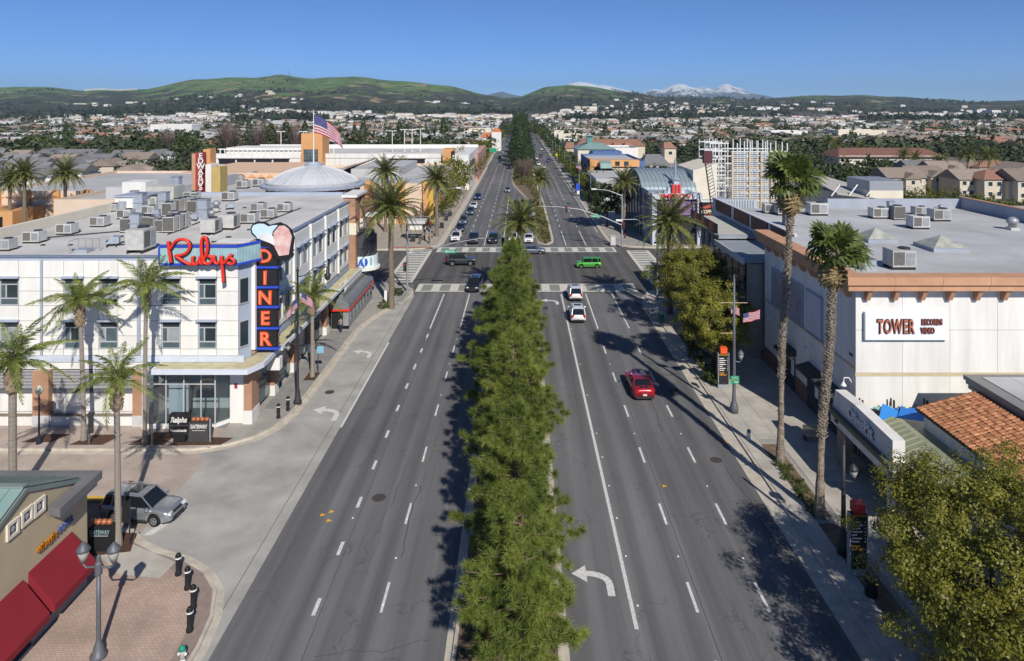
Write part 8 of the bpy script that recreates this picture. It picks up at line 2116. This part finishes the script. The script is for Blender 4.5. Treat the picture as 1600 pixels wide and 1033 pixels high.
def bike(x, y, label, c, rz=0):
    t = thing('bicycle', label, 'bicycle', (x, y, .15), rz)
    for s in (-.52, .52):
        mb = MB(); mb.tube([(x + s + .33*math.cos(R(a_)), y, .48 + .33*math.sin(R(a_))) for a_ in range(0, 361, 24)], .025, 5); mb.build('wheel', M_black, t)
    mb = MB()
    for a_, b_ in (((-.52,.48),(-.1,.45)), ((-.1,.45),(-.2,.95)), ((-.2,.9),(.38,.92)), ((-.1,.45),(.38,.85)), ((.38,1.0),(.52,.48)), ((-.52,.48),(-.2,.85))): mb.tube([(x+a_[0], y, a_[1]), (x+b_[0], y, b_[1])], .022, 5)
    mb.build('frame', c, t); MB().cbox(x - .22, y, 1.0, .25, .12, .06).build('saddle', M_black, t); MB().tube([(x+.36, y-.25, 1.08), (x+.38, y, 1.02), (x+.36, y+.25, 1.08)], .02, 5).build('handlebar', M_black, t); return t
x, y = g(1022, 497, .15); bike(x, y, 'silver bicycle leaning at the kerb hoop before the round olive tree', M_galv)
x, y = g(1033, 503, .15); t = thing('green_bin', 'green bin under the round olive tree', 'bin', (x, y, .15)); MB().lathe([(.28,0),(.3,.8),(.32,.85)], x, y, .15, 12).build('body', mat('bin_green', (.01,.20,.14), .5, .1), t, True); MB().lathe([(.32,.85),(.2,.97)], x, y, .15, 12).build('lid', M_green, t, True)
# small orange newspaper-style sign box by the olive tree
x, y = g(1086, 545, .15); t = thing('orange_sign', 'orange box sign on a pale post between the two olive trees', 'sign', (x, y, .15)); MB().tube([(x, y, .15), (x, y, 2.4)], .06, 6).build('post', M_galv, t); B('box', M_neon, t, (x - .5, x + .1, y - .1, y + .1, 1.9, 2.55))
# utility post left, blue notice
x, y = g(139, 695, .13); t = thing('sign_post', 'tall dark notice post in the mulch bed beside a queen palm', 'sign', (x, y, .13)); B('post', M_grey, t, (x - .05, x + .05, y, y + .1, .13, 2.6)); B('board', M_dark, t, (x - .03, x + .35, y - .05, y - .004, 1.0, 2.5))
x, y = g(237, 700, .13); t = thing('sign_post', 'grey backed sign post beside the tallest queen palm trunk', 'sign', (x, y, .13)); B('post', M_galv, t, (x - .04, x + .04, y, y + .08, .13, 3.6)); B('board', M_grey, t, (x - .18, x + .14, y - .05, y - .004, 1.9, 3.5))
x, y = g(202, 851, .13); t = thing('sign_post', 'black plated sign post in front of the silver SUV', 'sign', (x, y, .13)); B('post', M_dark, t, (x - .03, x + .03, y, y + .06, .13, 2.7)); B('plate', M_black, t, (x - .4, x + .02, y - .05, y - .004, 1.4, 2.65))
x, y = g(328, 692, .13); t = thing('post_pair', 'short grey post beside the charcoal shop sign', 'post', (x, y, .13)); B('post', M_galv, t, (x - .05, x + .05, y, y + .1, .13, 1.9))
x, y = g(497, 582, .15); t = thing('parking_notice', 'small pale blue notice board on a stand beside the queen palm', 'sign', (x, y, .15)); MB().tube([(x, y, .15), (x, y, 2.2)], .04, 6).build('post', M_dark, t); B('board', mat('pale_blue_notice', (.22,.45,.60), .5, .05), t, (x - .1, x + .55, y - .06, y - .02, 2.0, 2.65))
# charcoal shop signs
x, y = g(279, 692, .15); t = thing('shop_sign', 'black shop sign reading Ralphs on a low plinth by the corner shop', 'sign', (x, y, .15)); B('cabinet', M_signblk, t, (x - .72, x + .72, y, y + .5, .75, 2.25)); B('foot', M_black, t, (x - .45, x + .45, y + .08, y + .42, .15, .749)); B('divider', M_grey, t, (x - .7, x + .7, y - .012, y - .001, 1.42, 1.45))
text('Ralphs', .54, (x, y - .02, 1.86), '-y', M_white, t, ext=.012, bold=.016, shear=.25, sx=.86); text('HomeGoods', .29, (x, y - .02, 1.08), '-y', M_white, t, ext=.012, bold=.006, sx=.80)
x2, y2 = x + 1.5, y; t = thing('gateway_sign', 'charcoal GATEWAY block sign with four copper balls on top', 'sign', (x2, y2, .15)); B('block', mat('charcoal_block', (.055,.055,.055), .7, .1, 3), t, (x2 - .75, x2 + .75, y2, y2 + .6, .15, 1.65)); B('plinth', M_mulch, t, (x2 - .85, x2 + .85, y2 - .1, y2 + .7, .15, .2)); text('GATEWAY', .40, (x2, y2 - .01, 1.35), '-y', M_white, t, ext=.01, bold=.01, sx=.66)
B('dotted_line', M_lgrey, t, (x2 - .5, x2 + .5, y2 - .012, y2 - .002, 1.05, 1.09))
for k in range(4): MB().lathe([(.05,0),(.15,.06),(.18,.16),(.15,.26),(.05,.32)], x2 - .48 + k * .33, y2 + .25, 1.65, 12).build('copper_ball', mat('copper_ball', (.42,.16,.08), .4, .1, 3, metal=.3), t, True)
x, y = g(155, 862, .15); t = thing('gateway_sign', 'dark GATEWAY block sign half hidden behind the cafe corner', 'sign', (x, y, .15)); B('block', M_signblk, t, (x - .65, x + .65, y, y + .5, .15, 1.55)); text('GATEWAY', .34, (x + .02, y - .01, 1.22), '-y', mat('pale_teal_letter', (.22,.34,.34), .5, 0), t, ext=.01, bold=.006, sx=.68); B('dotted_line', M_lgrey, t, (x - .5, x + .5, y - .012, y - .002, 1.02, 1.05))
for k in range(4): MB().lathe([(.05,0),(.15,.06),(.18,.16),(.15,.26),(.05,.32)], x - .45 + k * .30, y + .22, 1.55, 12).build('copper_ball', mat('copper_ball', (.42,.16,.08)), t, True)
# ---------------------------------------------------------------- traffic signals
def head(t, x, y, z, m=M_black, facing=-1, red=True, s=1.0):
    B('signal_head', m, t, (x - .19*s, x + .19*s, y - .12, y + .12, z - .6*s, z + .6*s))
    for k, c in enumerate((((.45,.02,.02) if red else (.06,.02,.02)), (.08,.05,.01), (.01,.06,.03))):
        MB().tube([(x, y + facing*.13, z + (.36 - k*.36)*s), (x, y + facing*.17, z + (.36 - k*.36)*s)], .13*s, 12).build('lens', mat('lens_%d%s' % (k, red), c, .3, 0), t)
def street_plate(t, x, y, z):
    B('street_sign', M_green, t, (x - .85, x + .85, y - .03, y + .03, z - .24, z + .24)); text('Birch St', .38, (x, y - .036, z), '-y', M_white, t, ext=.005, bold=.006)
# near left corner mast
x0 = -15.4; y0 = 93.6; t = thing('traffic_signal', 'galvanised signal mast reaching over the near crosswalk with a Birch St plate', 'traffic signal', (x0, y0, .13))
MB().tube([(x0, y0, .1), (x0, y0, 9.0)], [.16, .11], 10).build('pole', M_galv, t); arm = [(x0, y0, 5.3), (-12.4, y0, 5.9), (-9, y0, 6.9), (-5.5, y0, 7.5), (-2.2, y0, 7.6)]
MB().tube(arm, [.09, .08, .07, .055, .04], 8).build('mast_arm', M_galv, t); street_plate(t, X_(703, y0), y0 - .15, Z_(392.5, y0)); head(t, x0 - .35, y0, 3.6)
head(t, -2.3, y0 + .1, 7.0, red=False); MB().lathe([(.3,0),(.3,.06),(.17,.1)], x0, y0, .13, 12).build('foot', M_galv, t)
# far right corner mast
x1, y1 = g(972, 386, .13); t = thing('traffic_signal', 'galvanised far corner signal mast with lamp arm and a Birch St plate', 'traffic signal', (x1, y1, .13))
MB().tube([(x1, y1, .1), (x1, y1, Z_(303, y1))], [.18, .12], 10).build('pole', M_galv, t); MB().tube([(x1, y1, Z_(352, y1)), (X_(940, y1), y1, Z_(338, y1)), (X_(905, y1), y1, Z_(327, y1)), (X_(870, y1), y1, Z_(323, y1)), (X_(836, y1), y1, Z_(322.5, y1))], [.09, .08, .07, .055, .04], 8).build('mast_arm', M_galv, t)
M_hm = mat('signal_maroon', (.09,.03,.03), .5, .1)
head(t, X_(885, y1), y1 - .1, Z_(327, y1), M_hm); head(t, X_(837, y1), y1 - .1, Z_(322, y1), M_hm); head(t, X_(974, y1), y1 - .3, Z_(352, y1), M_hm); head(t, X_(976, y1), y1 - .3, Z_(368, y1), M_hm, s=.7)
street_plate(t, X_(931, y1), y1 - .2, Z_(337.5, y1)); MB().tube([(x1, y1, Z_(306, y1)), (X_(962, y1), y1, Z_(302, y1)), (X_(950, y1), y1, Z_(297.5, y1)), (X_(928, y1), y1, Z_(295.5, y1))], [.09, .08, .06, .05], 8).build('lamp_arm', M_galv, t); B('lamp_head', M_white, t, (X_(924, y1), X_(932, y1), y1 - .2, y1 + .2, Z_(296.5, y1), Z_(294.5, y1)))
MB().tube([(x1, y1, Z_(343, y1)), (X_(995, y1), y1, Z_(343, y1)), (X_(1006, y1), y1 - 2, Z_(349, y1))], .06, 6).build('side_arm', M_galv, t); B('white_sign', M_white, t, (X_(962, y1), X_(972, y1), y1 - .25, y1 - .2, Z_(345.5, y1), Z_(342.5, y1)))
# near right pole, far left poles
x2, y2 = g(1027, 468, .13); t = thing('traffic_signal', 'slim signal pole before the shaded side road with two cross plates', 'traffic signal', (x2, y2, .13)); MB().tube([(x2, y2, .1), (x2, y2, 8.8)], [.15, .1], 8).build('pole', M_galv, t); B('plate', M_dark, t, (x2 - .45, x2 + .9, y2 - .05, y2 - .02, 7.5, 7.72)); B('plate', M_lgrey, t, (x2 - .3, x2 + .3, y2 - .2, y2 - .16, 8.5, 8.9)); head(t, x2 + .35, y2, 3.4); MB().tube([(x2, y2, 7.1), (x2 + .9, y2 + .2, 7.0)], .04, 5).build('arm', M_galv, t)
x3, y3 = X_(674, 150), 150; t = thing('street_lamp', 'cobra head street lamp beside the plaza date palm', 'street lamp', (x3, y3, .13)); MB().tube([(x3, y3, .1), (x3, y3, Z_(303, y3))], [.14, .1], 8).build('post', M_galv, t); MB().tube([(x3, y3, Z_(304, y3)), (X_(690, y3), y3, Z_(296, y3)), (X_(714, y3), y3, Z_(293.5, y3))], .07, 6).build('arm', M_galv, t); B('lamp_head', M_white, t, (X_(713, y3), X_(721, y3), y3 - .25, y3 + .25, Z_(294.5, y3), Z_(292.5, y3)))
x3, y3 = X_(672, 126), 126.5; t = thing('traffic_signal', 'short signal post with a dark head on the plaza corner', 'traffic signal', (x3, y3, .13)); MB().tube([(x3, y3, .1), (x3, y3, 3.6)], .08, 8).build('pole', M_galv, t); head(t, x3, y3 - .15, 3.9, M_hm); MB().tube([(x3, y3, 5.4), (x3 - 5, y3, 5.2)], .05, 5).build('arm', M_galv, t); MB().tube([(x3, y3, 3.6), (x3, y3, 6)], .07, 6).build('pole_top', M_galv, t)
# blue banner sign and yellow sign on the right far pavement
x3, y3 = g(905, 322, .13); t = thing('banner_pole', 'pole with a small cobalt blue banner by the dark shop front', 'banner', (x3, y3, .13)); MB().tube([(x3, y3, .1), (x3, y3, 8.5)], .1, 8).build('pole', M_galv, t); B('banner', M_bluel, t, (x3 - .8, x3 + .1, y3 - .1, y3 - .05, 4.2, 6)); B('notice', M_white, t, (x3 - .6, x3 + .1, y3 - .1, y3 - .05, 3.2, 4.1))
x3, y3 = g(871, 258, .13); t = thing('warning_sign', 'yellow diamond warning sign by the far crossing', 'sign', (x3, y3, .13)); MB().tube([(x3, y3, .1), (x3, y3, 4.4)], .1, 6).build('post', M_galv, t); MB().ext([(x3 - 1, y3 - .1, 4.8), (x3, y3 - .1, 3.8), (x3 + 1, y3 - .1, 4.8), (x3, y3 - .1, 5.8)], (0, .06, 0)).build('plate', mat('sign_lime_yellow', (.62,.66,.03), .5, 0), t)
x3, y3 = X_(763, 300), 300; t = thing('overhead_sign', 'green street name sign over the distant lanes', 'sign', (x3, y3, .13)); MB().tube([(-17, 300, 0), (-17, 300, 8), (X_(785, 300), 300, 8.6)], .12, 6).build('mast', M_galv, t); B('plate', M_green, t, (X_(765, 300), X_(776, 300), 299.7, 299.8, 6.6, 8.2))
for k in range(9):
    y3 = 175 + k * 34; s = 17.9 + .3; t = thing('street_lamp', 'slim street lamp by the blue shop side, %s beyond the junction' % ORD[k], 'street lamp', (s, y3, .13), 0, 'slim street lamps up the boulevard'); MB().tube([(s, y3, 0), (s, y3, 8.6)], [.1, .07], 6).build('post', M_galv, t); MB().tube([(s, y3, 8.5), (s - 1.2, y3, 9), (s - 2.2, y3, 9)], .05, 5).build('arm', M_galv, t)
# plaza objects far left corner
t = thing('plaza_shelter', 'white box shelter with bent dark legs on the plaza corner', 'shelter', (X_(652, 128), 131, .13)); xx = X_(652, 131); B('roof', M_lgrey, t, (xx - 2.2, xx + 1.6, 130, 133, 3.4, 4.0)); B('screen', M_white, t, (xx - 1.6, xx + 1.0, 130.5, 130.6, 2.2, 3.39))
for s in (-2.0, 1.4): MB().tube([(xx + s, 131.5, .13), (xx + s - .2, 131.5, 2), (xx + s, 131.5, 3.4)], .12, 6).build('leg', M_dark, t)
for k, (px, py) in enumerate(((690,357),(697,345),(703,338),(645,378))):
    x3, y3 = g(px, py, .13); t = thing('news_box', ['dark newspaper box by the queue of cars','dark planter box by the plaza lamp','dark bin under the first ficus','low dark box on the plaza corner'][k], 'street box', (x3, y3, .13)); B('body', M_dark, t, (x3 - .4, x3 + .4, y3, y3 + .6, .13, 1.2)); B('top', M_grey, t, (x3 - .44, x3 + .44, y3 - .04, y3 + .64, 1.2, 1.3))
us_flag('small stars and stripes on a lamp among the ficus trees', (-16.6, 178, 7.0), 2.4, 1.5, (.3, -1, 0), 1.0, .05, 'flags along the shops', 12, 6)
us_flag('small stars and stripes on a lamp by the blue shop', (19.0, 228, 7.2), 2.4, 1.5, (1, .1, 0), .9, .05, 'flags along the shops', 12, 7)
# ---------------------------------------------------------------- people
def person(x, y, rz, label, shirt, trous, pose=0, hair=(.03,.02,.015)):
    t = thing('person', label, 'person', (x, y, .14), rz)
    def skin(name, verts, edges, rad, m):
        me_ = bpy.data.meshes.new(name); me_.from_pydata(verts, edges, []); o = link(name, me_, t)
        sk_ = o.modifiers.new('skin', 'SKIN'); 
        for i, r_ in enumerate(rad): me_.skin_vertices[0].data[i].radius = (r_, r_ * .85)
        me_.skin_vertices[0].data[0].use_root = True
        sb = o.modifiers.new('sub', 'SUBSURF'); sb.levels = 1; sb.render_levels = 1
        me_.materials.append(m); return o
    st = .22 if pose else .06
    V = [(0,0,.95), (0,0,1.15), (0,0,1.38), (0,0,1.5), (.02,0,1.62), (.02,0,1.72), (-.01,.19,1.40), (.05-st*.6,.25,1.15), (.12-st,.25,.9), (-.01,-.19,1.40), (.0+st*.6,-.25,1.15), (.12+st*.6,-.25,.9), (0,.1,.88), (st*.6+.02,.1,.48), (st,.1,.06), (st+.16,.1,.04), (0,-.1,.88), (-st*.4+.03,-.1,.48), (-st,-.1,.07), (-st+.16,-.1,.04)]
    E = [(0,1),(1,2),(2,3),(3,4),(4,5),(2,6),(6,7),(7,8),(2,9),(9,10),(10,11),(0,12),(12,13),(13,14),(14,15),(0,16),(16,17),(17,18),(18,19)]
    rad = [.14,.13,.15,.055,.09,.085,.06,.045,.035,.06,.045,.035,.09,.065,.045,.035,.09,.065,.045,.035]
    skin('body', V, E, rad, mat('skin_tone', (.42,.24,.17), .6, .05))
    skin('trousers', [V[i] for i in (0, 12, 13, 14, 16, 17, 18)], [(0,1),(1,2),(2,3),(0,4),(4,5),(5,6)], [.155,.105,.08,.06,.105,.08,.06], mat('cloth_%s' % trous[0], trous[1], .9, .1, 5))
    skin('shirt', [V[i] for i in (0, 1, 2, 6, 7, 9, 10)], [(0,1),(1,2),(2,3),(3,4),(2,5),(5,6)], [.15,.15,.165,.075,.06,.075,.06], mat('cloth_%s' % shirt[0], shirt[1], .9, .1, 5))
    MB().lathe([(.07,-.1),(.10,0),(.095,.08),(.05,.12)], x - .015, y, 1.70 + .14 - .0, 10).build('hair', mat('hair_%.2f' % hair[0], hair, .7, .1), t, True)
    return t
bk, dkb, wh_, rd_, gy_ = ('black', (.02,.02,.022)), ('navy', (.03,.04,.08)), ('white', (.6,.6,.6)), ('red', (.4,.04,.05)), ('grey', (.2,.2,.21))
for k, (px, py, s, tr_, po, lab) in enumerate(((656,382,bk,dkb,0,'person in black standing on the plaza by the brick band'),(662,376,gy_,bk,1,'person in a grey top walking on the plaza'),(671,380,rd_,bk,0,'person in a red top waiting at the plaza corner'),(676,372,bk,gy_,1,'person in black with grey trousers walking past the plaza palm'),(664,366,wh_,dkb,0,'person in a white top near the plaza shelter'),(683,362,dkb,bk,1,'person in navy walking along the queue of cars'))):
    x3, y3 = g(px, py, .13); person(x3, y3, R(90 + 60 * k), lab, s, tr_, po)
for k, (px, py, s, tr_, po, lab) in enumerate(((464,575,bk,bk,1,'person in dark clothes walking beside the shop windows on the grey pavement'),(538,520,gy_,dkb,0,'person in a grey top standing beside the diner entrance'))):
    x3, y3 = g(px, py, .16); person(x3 - (.4 if k == 1 else 0), y3, R(80), lab, s, tr_, po)

# ================================================================ turn lettering into meshes
bpy.context.view_layer.update()
dg = bpy.context.evaluated_depsgraph_get()
for o in [o for o in bpy.data.objects if o.type == 'FONT']:
    me_ = bpy.data.meshes.new_from_object(o.evaluated_get(dg)); nm = o.name
    n2 = bpy.data.objects.new(nm + '_', me_); COL.objects.link(n2)
    n2.parent = o.parent; n2.location = o.location; n2.rotation_euler = o.rotation_euler; n2.scale = o.scale
    bpy.data.objects.remove(o); n2.name = nm
